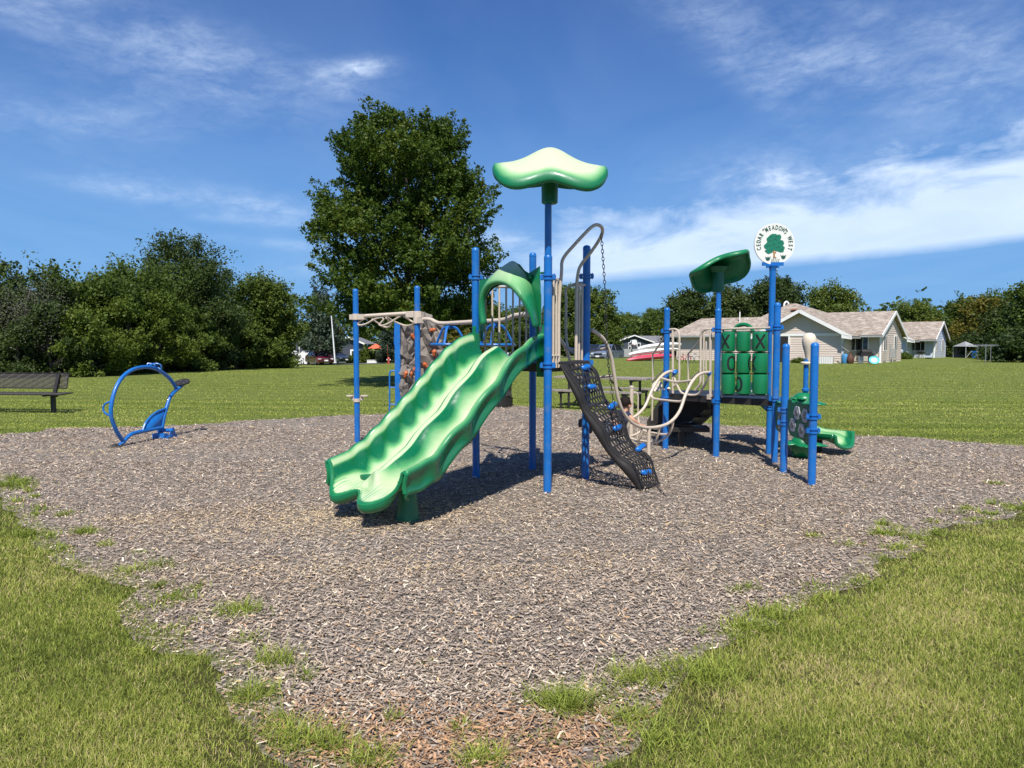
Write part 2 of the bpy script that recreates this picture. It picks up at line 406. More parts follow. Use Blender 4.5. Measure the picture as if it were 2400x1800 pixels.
# mower passes run across the view
wob = math_(lt, 'MULTIPLY', noise(lt, .12, gp, 3, .5), 5.)
ph = math_(lt, 'ADD', math_(lt, 'MULTIPLY', sx.outputs[1], 2 * pi / 1.25), math_(lt, 'ADD', math_(lt, 'MULTIPLY', sx.outputs[0], .55), wob))
stripe = math_(lt, 'MULTIPLY', math_(lt, 'SINE', ph), .5)
c = ramp(lt, fin, [(.25, (.062, .095, .017)), (.5, (.135, .178, .034)), (.75, (.25, .275, .07))])
c = mixc(lt, ramp(lt, mid, [(.35, 0.), (.75, .55)]), c, (.205, .205, .062))
c = mixc(lt, ramp(lt, big, [(.35, 0.), (.7, .45)]), c, (.125, .185, .03))
c = mixc(lt, ramp(lt, fin2, [(.38, .5), (.6, 0.)]), c, (.05, .075, .014))
c = mixc(lt, math_(lt, 'ADD', math_(lt, 'MULTIPLY', stripe, .22), .11), c, (.27, .26, .085))
c = mixc(lt, math_(lt, 'MULTIPLY', math_(lt, 'SUBTRACT', 13., sx.outputs[1]), .25, clamp=True), c, mixc(lt, ramp(lt, fin, [(.35, 0.), (.65, 1.)]), (.05, .045, .022), (.13, .12, .045)))
L(lt, c, lb.inputs['Base Color']); lb.inputs['Roughness'].default_value = .9; lb.inputs['Specular IOR Level'].default_value = .1
bn = N(lt, 'ShaderNodeBump'); bn.inputs['Strength'].default_value = .8; bn.inputs['Distance'].default_value = .04
L(lt, math_(lt, 'ADD', fin, fin2), bn.inputs['Height']); L(lt, bn.outputs[0], lb.inputs['Normal'])
lw = MB()
xs = sorted(set([-400, -250, -150, -100] + [x * 3 for x in range(-25, 26)] + [100, 150, 250, 400])); ys = sorted(set([-60, -20, -5] + [y * 3 for y in range(0, 40)] + [130, 160, 220, 320, 450]))
for y in ys:
    for x in xs: lw.v.append((x, y, TZ(x, y)))
nx = len(xs)
lw.f = [(j * nx + i, j * nx + i + 1, (j + 1) * nx + i + 1, (j + 1) * nx + i) for j in range(len(ys) - 1) for i in range(nx - 1)]
tag(lw.build('lawn', 'lawn', smooth=0), kind='structure')
for p_ in bpy.data.meshes['lawn'].polygons: p_.use_smooth = True
# wood chip bed
m, ct, cb_ = newmat('wood_chip_bed'); M['bed'] = m
gp = geopos(ct)
mp1 = N(ct, 'ShaderNodeMapping'); mp1.inputs['Scale'].default_value = (1, 2.1, 1); L(ct, gp, mp1.inputs['Vector'])
vo = N(ct, 'ShaderNodeTexVoronoi'); vo.inputs['Scale'].default_value = 24; vo.inputs['Randomness'].default_value = 1; 
wv = mixc(ct, .06, mp1.outputs[0], N(ct, 'ShaderNodeTexNoise', i_Scale=9.).outputs[1]); L(ct, mp1.outputs[0], vo.inputs['Vector'])
sv = N(ct, 'ShaderNodeSeparateColor'); L(ct, vo.outputs['Color'], sv.inputs[0])
c = ramp(ct, sv.outputs[0], [(0., (.15, .13, .11)), (.3, (.22, .19, .16)), (.62, (.34, .29, .24)), (.88, (.46, .39, .32)), (1., (.68, .60, .50))])
c = mixc(ct, ramp(ct, noise(ct, 60, gp, 6, .7), [(.3, .5), (.6, 0.)]), c, (.10, .08, .065))
bigc = noise(ct, .55, gp, 4, .6)
c = mixc(ct, ramp(ct, bigc, [(.5, 0.), (.75, .35)]), c, (.36, .22, .11))
c = mixc(ct, ramp(ct, noise(ct, .9, gp, 5, .6), [(.45, 0.), (.8, .35)]), c, (.17, .14, .125))
L(ct, c, cb_.inputs['Base Color']); cb_.inputs['Roughness'].default_value = .9; cb_.inputs['Specular IOR Level'].default_value = .1
bn = N(ct, 'ShaderNodeBump'); bn.inputs['Strength'].default_value = .9; bn.inputs['Distance'].default_value = .03
L(ct, math_(ct, 'ADD', sv.outputs[1], noise(ct, 45, gp, 5, .7)), bn.inputs['Height']); L(ct, bn.outputs[0], cb_.inputs['Normal'])
bed = MB(); bed.v = [(p.x, p.y, .006) for p in OUTd]; bed.f = [tuple(range(len(OUTd)))]
o = bed.build('playground_mulch', 'bed', smooth=0); tag(o, kind='structure')
# ---- loose chips (real little slivers)
def chips():
    pts = []
    for (y0, y1, dens) in ((2.3, 3.5, 8500), (3.5, 5., 5500), (5., 7., 3200), (7., 9.5, 1900), (9.5, 13.5, 800), (13.5, 19., 300)):
        w0 = .78 * y1 + .4; n = int(2 * w0 * (y1 - y0) * dens)
        pts.append(np.stack([rng.uniform(-w0, w0, n), rng.uniform(y0, y1, n)], 1))
    P = np.concatenate(pts); P = P[inside(P, out_np)]; P = P[inside(P) | (rng.random(len(P)) < .4)]
    n = len(P); sc = 1 + np.clip((P[:, 1] - 6) / 12, 0, 1) * .9
    Ln = rng.uniform(.004, .019, n) * rng.uniform(.7, 1.35, n) * sc * (1 + (rng.random(n) < .06) * .8); Wd = rng.uniform(.0018, .0055, n) * sc
    a = rng.normal(0, 1.1, n); tl = rng.normal(0, .22, n); rl = rng.normal(0, .35, n)
    d = np.stack([np.cos(a) * np.cos(tl), np.sin(a) * np.cos(tl), np.sin(tl)], 1)
    s = np.stack([-np.sin(a) * np.cos(rl), np.cos(a) * np.cos(rl), np.sin(rl)], 1)
    c = np.stack([P[:, 0], P[:, 1], rng.uniform(.010, .022, n) + np.abs(np.sin(tl)) * Ln], 1)
    k1 = rng.uniform(.5, 1.1, n)[:, None]; k2 = rng.uniform(.3, 1., n)[:, None]; L_ = Ln[:, None]; W_ = Wd[:, None]
    V = np.stack([c - d * L_ - s * W_ * k1, c - d * L_ * .85 + s * W_, c + d * L_ + s * W_ * k2, c + d * L_ * .8 - s * W_], 1).reshape(-1, 3)
    F = np.arange(n * 4).reshape(-1, 4)
    pal = np.array([(.29, .255, .225), (.38, .335, .29), (.22, .19, .165), (.47, .40, .335), (.155, .135, .115), (.66, .60, .52), (.42, .29, .185), (.50, .39, .24)])
    w = np.array([.27, .21, .16, .12, .13, .05, .035, .025]); w /= w.sum()
    ci = rng.choice(len(pal), n, p=w); C = pal[ci] * rng.uniform(.85, 1.2, n)[:, None] * np.array([1.26, 1.16, 1.02])
    # fresher yellow chips where feet have turned them over, browner along the near edge
    def patch(u, v, rx, ry, k):
        g = G(u, v); return k * np.exp(-((P[:, 0] - g.x) / rx) ** 2 - ((P[:, 1] - g.y) / ry) ** 2)
    f = patch(830, 1215, 1.1, .5, .9) + patch(200, 1060, 1.0, .4, .95) + patch(460, 1030, .6, .35, .7) + patch(1160, 1330, .9, .25, .3) + patch(700, 1330, .7, .25, .35) + patch(330, 1220, .35, .15, .7) + patch(1010, 1060, .8, .6, .5) + patch(1900, 1060, 1.2, .7, .5) + patch(1420, 1310, .4, .15, .35) + patch(560, 1240, 1., .4, .35) + patch(1750, 1250, .8, .4, .25)
    f2 = np.clip(1.25 - np.abs(P[:, 1] - 2.68) / .42 * 1., 0, 1) * (np.abs(P[:, 0] + .1) < 1.4) * .85
    u = rng.random(n)
    C = np.where((u < f)[:, None], C * .40 + np.array((.60, .45, .25)) * .70, C)
    C = np.where((u < f2)[:, None], C * .3 + np.array((.36, .19, .085)) * rng.uniform(.3, 1.3, n)[:, None], C)
    C4 = np.concatenate([C, np.ones((n, 1))], 1); C4 = np.repeat(C4, 4, 0)
    m, t_, b_ = newmat('wood_chips'); at = N(t_, 'ShaderNodeAttribute'); at.attribute_name = 'chip'
    cc = mixc(t_, ramp(t_, noise(t_, 160, geopos(t_), 3, .6), [(.35, .35), (.6, 0.)]), at.outputs['Color'], (.10, .08, .065))
    L(t_, cc, b_.inputs['Base Color']); b_.inputs['Roughness'].default_value = .8; b_.inputs['Specular IOR Level'].default_value = .15; M['chip'] = m
    o = np_mesh('wood_chips', V, F, 'chip', {'chip': ('FLOAT_COLOR', np.clip(C4, 0, .9))}); tag(o, kind='stuff'); o['label'] = 'weathered grey and tan wood chips covering the play area'
    o['category'] = 'wood chips'; print('chips', n)
chips()
# ---- grass blades
def blades(P, h, w, lean, tint, name, mat, base=.0, label=None):
    n = len(P); a = rng.uniform(0, 2 * pi, n); ln = np.abs(rng.normal(lean, .25, n)); b = rng.uniform(0, 2 * pi, n)
    s = np.stack([np.cos(a), np.sin(a), np.zeros(n)], 1) * (w / 2)[:, None]
    dv = np.stack([np.cos(b) * np.sin(ln), np.sin(b) * np.sin(ln), np.cos(ln)], 1)
    d2_ = np.stack([np.cos(b) * np.sin(ln * 1.9), np.sin(b) * np.sin(ln * 1.9), np.cos(np.minimum(ln * 1.9, 1.75))], 1)
    p0 = np.stack([P[:, 0], P[:, 1], np.full(n, base) + (np.array([TZ(a_, b_) for a_, b_ in P]) if P[:, 1].max() > 28 else 0)], 1); p1 = p0 + dv * (h * .55)[:, None]; p2 = p1 + d2_ * (h * .5)[:, None]
    V = np.stack([p0 - s, p0 + s, p1 + s * .75, p1 - s * .75, p2], 1).reshape(-1, 3)
    i = (np.arange(n) * 5)[:, None]; F = np.concatenate([i + np.array([[0, 1, 2]]), i + np.array([[0, 2, 3]]), i + np.array([[3, 2, 4]])], 1).reshape(-1, 3)
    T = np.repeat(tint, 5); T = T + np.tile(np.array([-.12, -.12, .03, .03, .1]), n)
    o = np_mesh(name, V, F, mat, {'tint': ('FLOAT', np.clip(T, 0, 1))}); tag(o, label, 'grass', kind='stuff'); print(name, n); return o
def grassmat():
    m, t_, b_ = newmat('grass_blades'); at = N(t_, 'ShaderNodeAttribute'); at.attribute_name = 'tint'
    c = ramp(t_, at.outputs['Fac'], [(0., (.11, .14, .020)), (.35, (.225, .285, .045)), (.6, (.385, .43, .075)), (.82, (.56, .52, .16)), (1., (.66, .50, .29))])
    L(t_, c, b_.inputs['Base Color']); b_.inputs['Roughness'].default_value = .55; b_.inputs['Specular IOR Level'].default_value = .25
    tr = N(t_, 'ShaderNodeBsdfTranslucent'); L(t_, mixc(t_, .4, c, (.2, .3, .03)), tr.inputs['Color'])
    mx = N(t_, 'ShaderNodeMixShader'); mx.inputs[0].default_value = .3; L(t_, b_.outputs[0], mx.inputs[1]); L(t_, tr.outputs[0], mx.inputs[2])
    L(t_, mx.outputs[0], t_.nodes['Material Output'].inputs['Surface']); M['blade'] = m
grassmat()
def vnoise(P, s, ph=0.):
    x, y = P[:, 0] * s, P[:, 1] * s
    return (np.sin(x * 1.3 + ph + 1.7 * np.sin(y * .9 + ph)) + np.sin(y * 1.7 + 2 * ph + 1.3 * np.sin(x * 1.1)) + np.sin((x + y) * 2.3 + ph) * .6 + np.sin((x - y) * 4.1 + ph) * .4) / 3
def mow(P): return np.sin(P[:, 1] * 2 * pi / 1.5 + P[:, 0] * .35 + 1.5 * np.sin(P[:, 0] * .13)) * .6 + np.sin(P[:, 1] * 2 * pi / .62 + P[:, 0] * .2) * .4
# near lawn
pts = []
for (y0, y1, dens) in ((2.2, 3.2, 30000), (3.2, 4.4, 21000), (4.4, 6., 12000), (6., 8.5, 5200), (8.5, 11, 1800)):
    w0 = .78 * y1 + .3; n = int(2 * w0 * (y1 - y0) * dens); pts.append(np.stack([rng.uniform(-w0, w0, n), rng.uniform(y0, y1, n)], 1))
P = np.concatenate(pts); ins = inside(P); P = P[~ins]; ed = edge_dist(P)
keep = rng.random(len(P)) < np.clip(.30 + ed * 2.0 + vnoise(P, 3.5) * .40 + vnoise(P, 9.) * .25, .06, 1) * np.where((ed < .35) & (P[:, 1] < 3.4), .6, 1.); P = P[keep]; ed = ed[keep]
n = len(P); sc = np.clip(P[:, 1] / 4, .8, 2.)
t = np.clip(.44 + vnoise(P, .9) * .20 + vnoise(P, 3.3, 2.) * .17 + vnoise(P, 11, 1.) * .08 + rng.normal(0, .19, n) + (rng.random(n) < .09) * .42, 0, 1)
for bu, bv, rx, ry, kk in ((190, 1215, .55, .28, .42), (640, 1480, .35, .2, .25), (330, 1560, .4, .2, .22), (2050, 1560, .5, .2, .28), (2250, 1640, .5, .25, .22), (1750, 1640, .3, .15, .25), (130, 1700, .4, .2, .15)):
    g_ = G(bu, bv); t = np.clip(t + kk * np.exp(-((P[:, 0] - g_.x) / rx) ** 2 - ((P[:, 1] - g_.y) / ry) ** 2) * rng.uniform(.3, 1.3, n), 0, 1)
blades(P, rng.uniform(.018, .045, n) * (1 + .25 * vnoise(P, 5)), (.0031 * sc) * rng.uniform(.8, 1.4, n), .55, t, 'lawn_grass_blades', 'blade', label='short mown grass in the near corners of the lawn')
# stray tufts of longer grass running over the edge
ctr = []
for _ in range(330):
    i = random.randrange(len(MULd)); p = MULd[i]
    if p.y > 9 or p.y < 2.2: continue
    k = rnd(-.25, .30); q = p + (cen - p).normalized() * k; ctr.append((q.x, q.y, rnd(.05, .15), rnd(.04, .11), random.randint(30, 90), rnd(.25, .5)))
for u, v, r_, h_, n_, tn in ((1330, 1665, .12, .16, 420, .4), (1255, 1650, .07, .1, 110, .35), (925, 1690, .05, .08, 60, .35), (1080, 1715, .05, .08, 60, .45), (780, 1760, .08, .12, 160, .4), (1905, 1260, .07, .06, 90, .4), (2330, 1135, .12, .06, 120, .45), (2090, 1255, .13, .07, 180, .4),
                          (700, 1750, .12, .14, 260, .45), (1130, 1790, .1, .12, 200, .5), (860, 1795, .12, .12, 220, .45), (1500, 1600, .16, .14, 350, .45), (1640, 1590, .2, .15, 450, .45), (1480, 1690, .12, .1, 200, .45), (410, 1408, .14, .08, 260, .33),
                          (560, 1440, .16, .12, 240, .4), (200, 1250, .12, .08, 180, .35), (1810, 1450, .16, .13, 320, .42), (1750, 1480, .15, .13, 300, .5), (1560, 1740, .2, .1, 300, .45), (1000, 1560, .03, .05, 18, .4), (20, 1140, .3, .1, 420, .3), (640, 1560, .14, .12, 240, .42), (600, 1640, .14, .12, 260, .42)):
    g = G(u, v); ctr.append((g.x, g.y, r_, h_, n_, tn))
PP = []; HH = []; TT = []
for x, y, r_, h_, n_, tn in ctr:
    PP.append(np.stack([x + rng.normal(0, r_ * .45, n_), y + rng.normal(0, r_ * .3, n_)], 1)); HH.append(rng.uniform(.5, 1.25, n_) * h_); TT.append(np.full(n_, tn) + rng.normal(0, .1, n_))
PP = np.concatenate(PP); HH = np.concatenate(HH); TT = np.clip(np.concatenate(TT), 0, 1)
blades(PP, HH, .0045 * np.clip(PP[:, 1] / 3.5, .9, 2), .75, TT, 'edge_grass_tufts', 'blade', .004, 'longer grass tufts creeping over the edge of the wood chips')
# lawn beyond the play area
pts = []
for (y0, y1, dens, xl) in ((9.5, 14., 900, 1.), (14., 20., 420, 1.), (20., 30., 120, 1.), (30., 46., 60, 1.), (46., 68., 26, 1.)):
    w0 = .76 * y1 + .5; n = int(2 * w0 * (y1 - y0) * dens); pts.append(np.stack([rng.uniform(-w0, w0, n), rng.uniform(y0, y1, n)], 1))
P = np.concatenate(pts); P = P[~inside(P)]; P = P[~((P[:, 0] > 9.5) & (P[:, 1] > 55)) & ~((P[:, 0] < -.36 * P[:, 1] - 5) & (P[:, 1] > 33)) & ~((P[:, 0] < -19) & (P[:, 1] > 31))]; n = len(P); sc = P[:, 1] / 12
t = np.clip(.47 + vnoise(P, .5) * .14 + vnoise(P, 2.3, 1.) * .12 + mow(P) * .20 + rng.normal(0, .09, n), 0, 1)
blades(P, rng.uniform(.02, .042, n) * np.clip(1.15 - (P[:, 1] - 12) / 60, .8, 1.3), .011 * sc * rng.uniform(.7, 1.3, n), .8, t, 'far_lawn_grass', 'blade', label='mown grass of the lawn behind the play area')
# ------------------------------------------------------------------ play structure
PS = thing('play_structure', 'large playground structure of blue posts with green slide, black climbing ramp and two leaf roofs', 'play structure', (0.5, 8.5, 0))
GP = dict(A=G(837.7, 1038), C=G(1116, 1120), D=G(1283, 1155), E=G(1248, 1102), F=G(1372, 1125), G=G(1559.5, 1053), H=G(1678, 1070.5), I=G(1814.5, 1085), J=G(1802, 1065), K=G(1836, 1108), L=G(1902, 1137))
GP['B'] = Vector(((979 - 1200) / FPX * 10.85, 10.85, 0))
PR = .044
def post(key, ztop, r=PR, cap=True, name='post'):
    p = GP[key]; mb = MB()
    if cap: prof = [(r, -.05), (r, ztop - .05), (r * 1.04, ztop - .05), (r * 1.04, ztop - .042), (r * .97, ztop - .02), (r * .72, ztop - .005), (r * .3, ztop + .001), (.002, ztop + .003)]
    else: prof = [(r, -.05), (r, ztop)]
    mb.lathe(prof, p, 20); return mb.build(name, 'blue', PS)
def clamp_(p, z, name='clamp', par=None, r=PR, ang=0.):
    mb = MB()
    for dz in (-.018, .022):
        mb.lathe([(r + .002, dz - .011), (r + .011, dz - .009), (r + .011, dz + .009), (r + .002, dz + .011)], (p.x, p.y, z), 20)
    for k in range(2):
        a = ang + pi * k; c = Vector((p.x + cos(a) * (r + .022), p.y + sin(a) * (r + .022), z + .002))
        mb.box(c, (.034, .03, .048), a); mb.tube([c + Vector((0, 0, -.034)), c + Vector((0, 0, .036))], .008, 8)
    return mb.build(name, 'blue', par or PS)
def zat(key, v, dy=0): return AT(1200, v, GP[key].y + dy).z
tops = dict(A=zat('A', 677), B=zat('B', 670), C=zat('C', 580), E=zat('E', 592), F=zat('F', 575), G=zat('G', 721), I=zat('I', 709), K=zat('K', 806), L=zat('L', 803))
for k, z in tops.items(): post(k, z)
post('D', zat('D', 596), PR); ext = MB(); ext.tube([GP['D'] + Vector((0, 0, zat('D', 596) - .02)), GP['D'] + Vector((0, 0, zat('D', 455)))], .037, 18); ext.build('roof_post', 'blue', PS)
post('H', zat('H', 722), PR); ext = MB(); ext.tube([GP['H'] + Vector((0, 0, zat('H', 722) - .02)), GP['H'] + Vector((0, 0, zat('H', 660)))], .036, 18); ext.build('roof_post', 'blue', PS)
post('J', zat('J', 622), PR, False)
GP['M'] = Vector((3.27, 11.4, 0)); GP['N'] = Vector((2.46, 11.45, 0))
for key, vs in dict(C=(650, 856), D=(650, 857), E=(662, 846), F=(648, 850), G=(776, 935), H=(773, 940), I=(768, 936), K=(961, 991), L=(977, 1010), J=(770, 955)).items():
    for v in vs: clamp_(GP[key], zat(key, v), ang=rnd(-.6, .6))
# deck one
DZ = zat('D', 852)
def deck(keys, z, name):
    c = sum((GP[k] for k in keys), Vector()) / len(keys); mb = MB()
    poly = [(GP[k].x + (c.x - GP[k].x) * .05, GP[k].y + (c.y - GP[k].y) * .05) for k in keys]
    mb.prism([(p[0], p[1]) for p in poly], (0, 0, z - .02), (1, 0, 0), (0, 1, 0), .04)
    for i in range(len(poly)):
        a, b = poly[i], poly[(i + 1) % len(poly)]; mb.bar((a[0], a[1], z - .05), (b[0], b[1], z - .05), .03, .085)
    return mb.build(name, 'dark_metal', PS)
deck(['C', 'D', 'F', 'E'], DZ, 'deck')
DZ2 = zat('H', 930)
deck(['G', 'H', 'I', 'J', 'M', 'N'], DZ2, 'deck')
for k in ('M', 'N'): bp = MB(); bp.tube([GP[k], GP[k] + Vector((0, 0, DZ2))], PR, 16); bp.build('rear_support', 'blue', PS)
def lerp(a, b, t): return Vector(a).lerp(Vector(b), t)
def up(p, z): return Vector((p[0], p[1], z))
C_, D_, E_, F_, G_, H_, I_, J_ = (GP[k] for k in 'CDEFGHIJ')
# ---- barriers
ZT = 2.28
mb = MB()
for t in (.16, .28, .40, .52, .64, .76, .88): mb.tube([up(lerp(C_, E_, t), DZ - .02), up(lerp(C_, E_, t), ZT)], .0125, 8)
mb.tube([up(lerp(C_, E_, .05), ZT), up(lerp(C_, E_, .95), ZT)], .016, 8); mb.tube([up(lerp(C_, E_, .05), DZ + .07), up(lerp(C_, E_, .95), DZ + .07)], .014, 8)
mb.build('barrier', 'beige', PS)
def ped(u, v, p, q, off=Vector((0, 0, 0))):
    return PL(u, v, (p.x + off.x, p.y + off.y), (q.x + off.x, q.y + off.y))
mb = MB(); outn = Vector((.83, -.55, 0))
for t in (.13, .20, .27): mb.tube([up(lerp(D_, F_, t), DZ - .05), up(lerp(D_, F_, t), 2.30)], .0135, 8)
mb.tube([up(lerp(D_, F_, .06), 2.30), up(lerp(D_, F_, .29), 2.27)], .016, 8); mb.tube([up(lerp(D_, F_, .05), DZ + .08), up(lerp(D_, F_, .29), DZ + .08)], .012, 8)
mb.build('barrier', 'beige', PS)
mb = MB()
for t in (.72, .80, .88): mb.tube([up(lerp(D_, F_, t), DZ - .05), up(lerp(D_, F_, t), 2.26)], .0135, 8)
mb.tube([up(lerp(D_, F_, .70), 2.25), up(lerp(D_, F_, .95), 2.27)], .016, 8)
mb.build('barrier', 'beige', PS)
# overhead loop with the climbing chain
a0 = lerp(D_, F_, .27); b0 = lerp(D_, F_, .72)
mid = lerp(a0, b0, .5) + outn * .46; apx = up(mid, AT(1400, 528, mid.y).z)
def lpz(u, v, b): return PL(u, v, (b.x, b.y), (b.x + outn.x, b.y + outn.y))
pa_ = a0 + (mid - a0) * .0; pts = [up(a0, DZ), up(a0, 2.0), lpz(1316, 640, a0), lpz(1317, 615, a0), lpz(1325, 598, a0), lpz(1345, 575, lerp(a0, b0, .06)), lpz(1370, 548, lerp(a0, b0, .2)), lpz(1388, 531, lerp(a0, b0, .4)), lpz(1401, 527, lerp(a0, b0, .55)),
       lpz(1411, 534, lerp(a0, b0, .75)), lpz(1411, 548, lerp(a0, b0, .9)), lpz(1402, 566, b0), lpz(1385, 591, b0), lpz(1363, 619, b0), lpz(1355, 640, b0), up(b0, 2.2), up(b0, 1.9), up(b0, DZ)]
apx = lpz(1409, 540, lerp(a0, b0, .8))
mb = MB(); mb.tube(crom(pts, 5), .0185, 10); mb.build('overhead_loop', 'beige', PS)
# loop on the back opening of the tower
mb = MB(); e0 = lerp(F_, E_, .16); e1 = lerp(F_, E_, .36)
mb.tube(crom([up(F_, 2.29), up(e0, 2.30), up(e1, 2.24), up(e1, 2.1), up(e1, 1.7), up(lerp(F_, E_, .30), 1.52), up(lerp(F_, E_, .1), 1.47)], 5), .016, 8)
e2 = lerp(F_, E_, .85); mb.tube([up(e2, DZ), up(e2, 2.2)], .014, 8); mb.tube([up(e2, 2.2), up(E_, 2.26)], .014, 8)
mb.build('grab_loop', 'beige', PS)
# ---- chain: real links from the overhead loop down to the ground
foot = G(1563, 1168)
cpts = crom([apx + Vector((.0, 0, -.02)), Vector(PL(1418, 680, (apx.x, apx.y), (foot.x, foot.y))), PL(1424, 830, (apx.x, apx.y), (foot.x, foot.y)), PL(1440, 950, (apx.x, apx.y), (foot.x, foot.y)),
             PL(1462, 1010, (apx.x, apx.y), (foot.x, foot.y)), PL(1500, 1075, (apx.x, apx.y), (foot.x, foot.y)), PL(1540, 1140, (apx.x, apx.y), (foot.x, foot.y)), foot + Vector((0, 0, .01))], 30)
mb = MB(); acc = 0; prev = cpts[0]; k = 0
for q in cpts[1:]:
    acc += (q - prev).length
    if acc > .040:
        acc = 0; d = (q - prev).normalized(); x, y = frame_from(d); s_ = x if k % 2 else y; k += 1
        ln = [q + d * (.026 * cos(t)) + s_ * (.0125 * sin(t)) for t in [2 * pi * j / 10 for j in range(10)]]
        mb.tube(ln, .0042, 5, closed=True)
    prev = q
o = mb.build('climbing_chain', 'dark_metal', PS)
# ---- canopy (four lobed saddle roof)
def canopy(name, center, scale, R, par, sockz):
    nr, na = 22, 72; vs = []; fd = []; fs = []
    def edge(t):
        c_, s_ = cos(t), sin(t)
        return .57 * (1 - .27 * abs(s_) ** 2.5) + .075 * abs(sin(2 * t)) ** 1.6
    def top(rr, t):
        e = edge(t) * rr; a, b = e * cos(t), -e * sin(t)
        z = .165 * math.exp(-(a * a + b * b) / .065) - (1.05 * b * b + 2.2 * a * a * b * b if b < 0 else .25 * b * b) - .05 * a ** 2 + .03 * cos(6 * t) * rr * rr * 0
        return Vector((a, b, z))
    rows = []
    for i in range(nr + 1): rows.append(('t', i / nr))
    rows += [('l', (1.035, -.035)), ('l', (1.04, -.075)), ('l', (1.015, -.105)), ('l', (.97, -.11))]
    rows += [('u', .9), ('u', .75), ('u', .55), ('u', .35), ('u', .18)]
    for typ, q in rows:
        for j in range(na):
            t = 2 * pi * j / na
            if typ == 't': p = top(max(q, .004), t); f = 1.05 - max(0, (q - .80) / .20) ** 1.3 * .85; f -= .45 * max(0, p.y * -1 - .12) * 0
            elif typ == 'l': p = top(1, t) * 1; e = top(1, t); p = Vector((e.x * q[0], e.y * q[0], e.z + q[1])); f = 0
            else: e = top(q, t); p = e + Vector((0, 0, -.045 - .05 * (1 - q) - .04 * sin(pi * q))); f = 0
            vs.append(p); fd.append(f)
    n = len(rows)
    for i in range(n - 1):
        for j in range(na): fs.append((i * na + j, i * na + (j + 1) % na, (i + 1) * na + (j + 1) % na, (i + 1) * na + j))
    fs.append(tuple((n - 1) * na + j for j in range(na)))
    mb = MB(); mb.add([center + R @ (v * scale) for v in vs], fs); mb.fade = fd
    o = mb.build(name, 'canopy', par, smooth=60)
    s = MB(); s.lathe([(.20 * scale, -.02), (.12 * scale, -.10), (.088, -.16 * scale), (.085, sockz), (.070, sockz - .012), (.04, sockz - .012)], center, 20); so = s.build('socket', 'dkgreen', par)
    so.parent = o; so.location = (0, 0, 0)
    w = parent_world(so) ; 
    return o
cc = up(D_, AT(1288, 375, D_.y).z - .0)
o = canopy('leaf_roof', cc + Vector((.015, 0, -.04)), 1.0, Matrix.Rotation(radians(1.5), 3, 'Y'), PS, -.40); o['label'] = 'large bleached pale green leaf roof'
hc = up(H_, AT(1688, 625, H_.y).z)
R2 = Matrix.Rotation(radians(-12), 3, 'Y') @ Matrix.Rotation(radians(-44), 3, 'X') @ Matrix.Rotation(radians(-14), 3, 'Z')
o = canopy('leaf_roof', hc + Vector((0, .04, .02)), .72, R2, PS, -.36); o['label'] = 'small dark green leaf roof tilted to show its underside'
# ---- slide
SO = lerp(C_, D_, .5) ; SD = Vector((-.60, -.80, 0)); SR = Vector((.80, -.60, 0)); SO = Vector((-.03, 7.95, 0))
def pw(x, pts):
    for (x0, y0), (x1, y1) in zip(pts, pts[1:]):
        if x <= x1:
            t = (x - x0) / (x1 - x0); t = max(0, t); t = t; return y0 + (y1 - y0) * t
    return pts[-1][1]
RIM = [(0, 1.67), (.12, 1.67), (.3, 1.62), (.5, 1.51), (.74, 1.33), (1.06, 1.07), (1.4, .83), (1.7, .63), (1.9, .54), (2.1, .50), (2.3, .46)]
def rimz(s):
    k_ = .5 if s > 1.95 else 1
    return sum(pw(s + d_ * k_, RIM) for d_ in (-.08, -.04, 0, .04, .08)) / 5
FLR = [(0, 1.40), (.15, 1.395), (.3, 1.33), (.5, 1.20), (.74, 1.03), (1.06, .79), (1.4, .55), (1.65, .40), (1.85, .315), (2.05, .285), (2.3, .28)]
def flrz(s): return sum(pw(s + d_, FLR) for d_ in (-.08, -.04, 0, .04, .08)) / 5
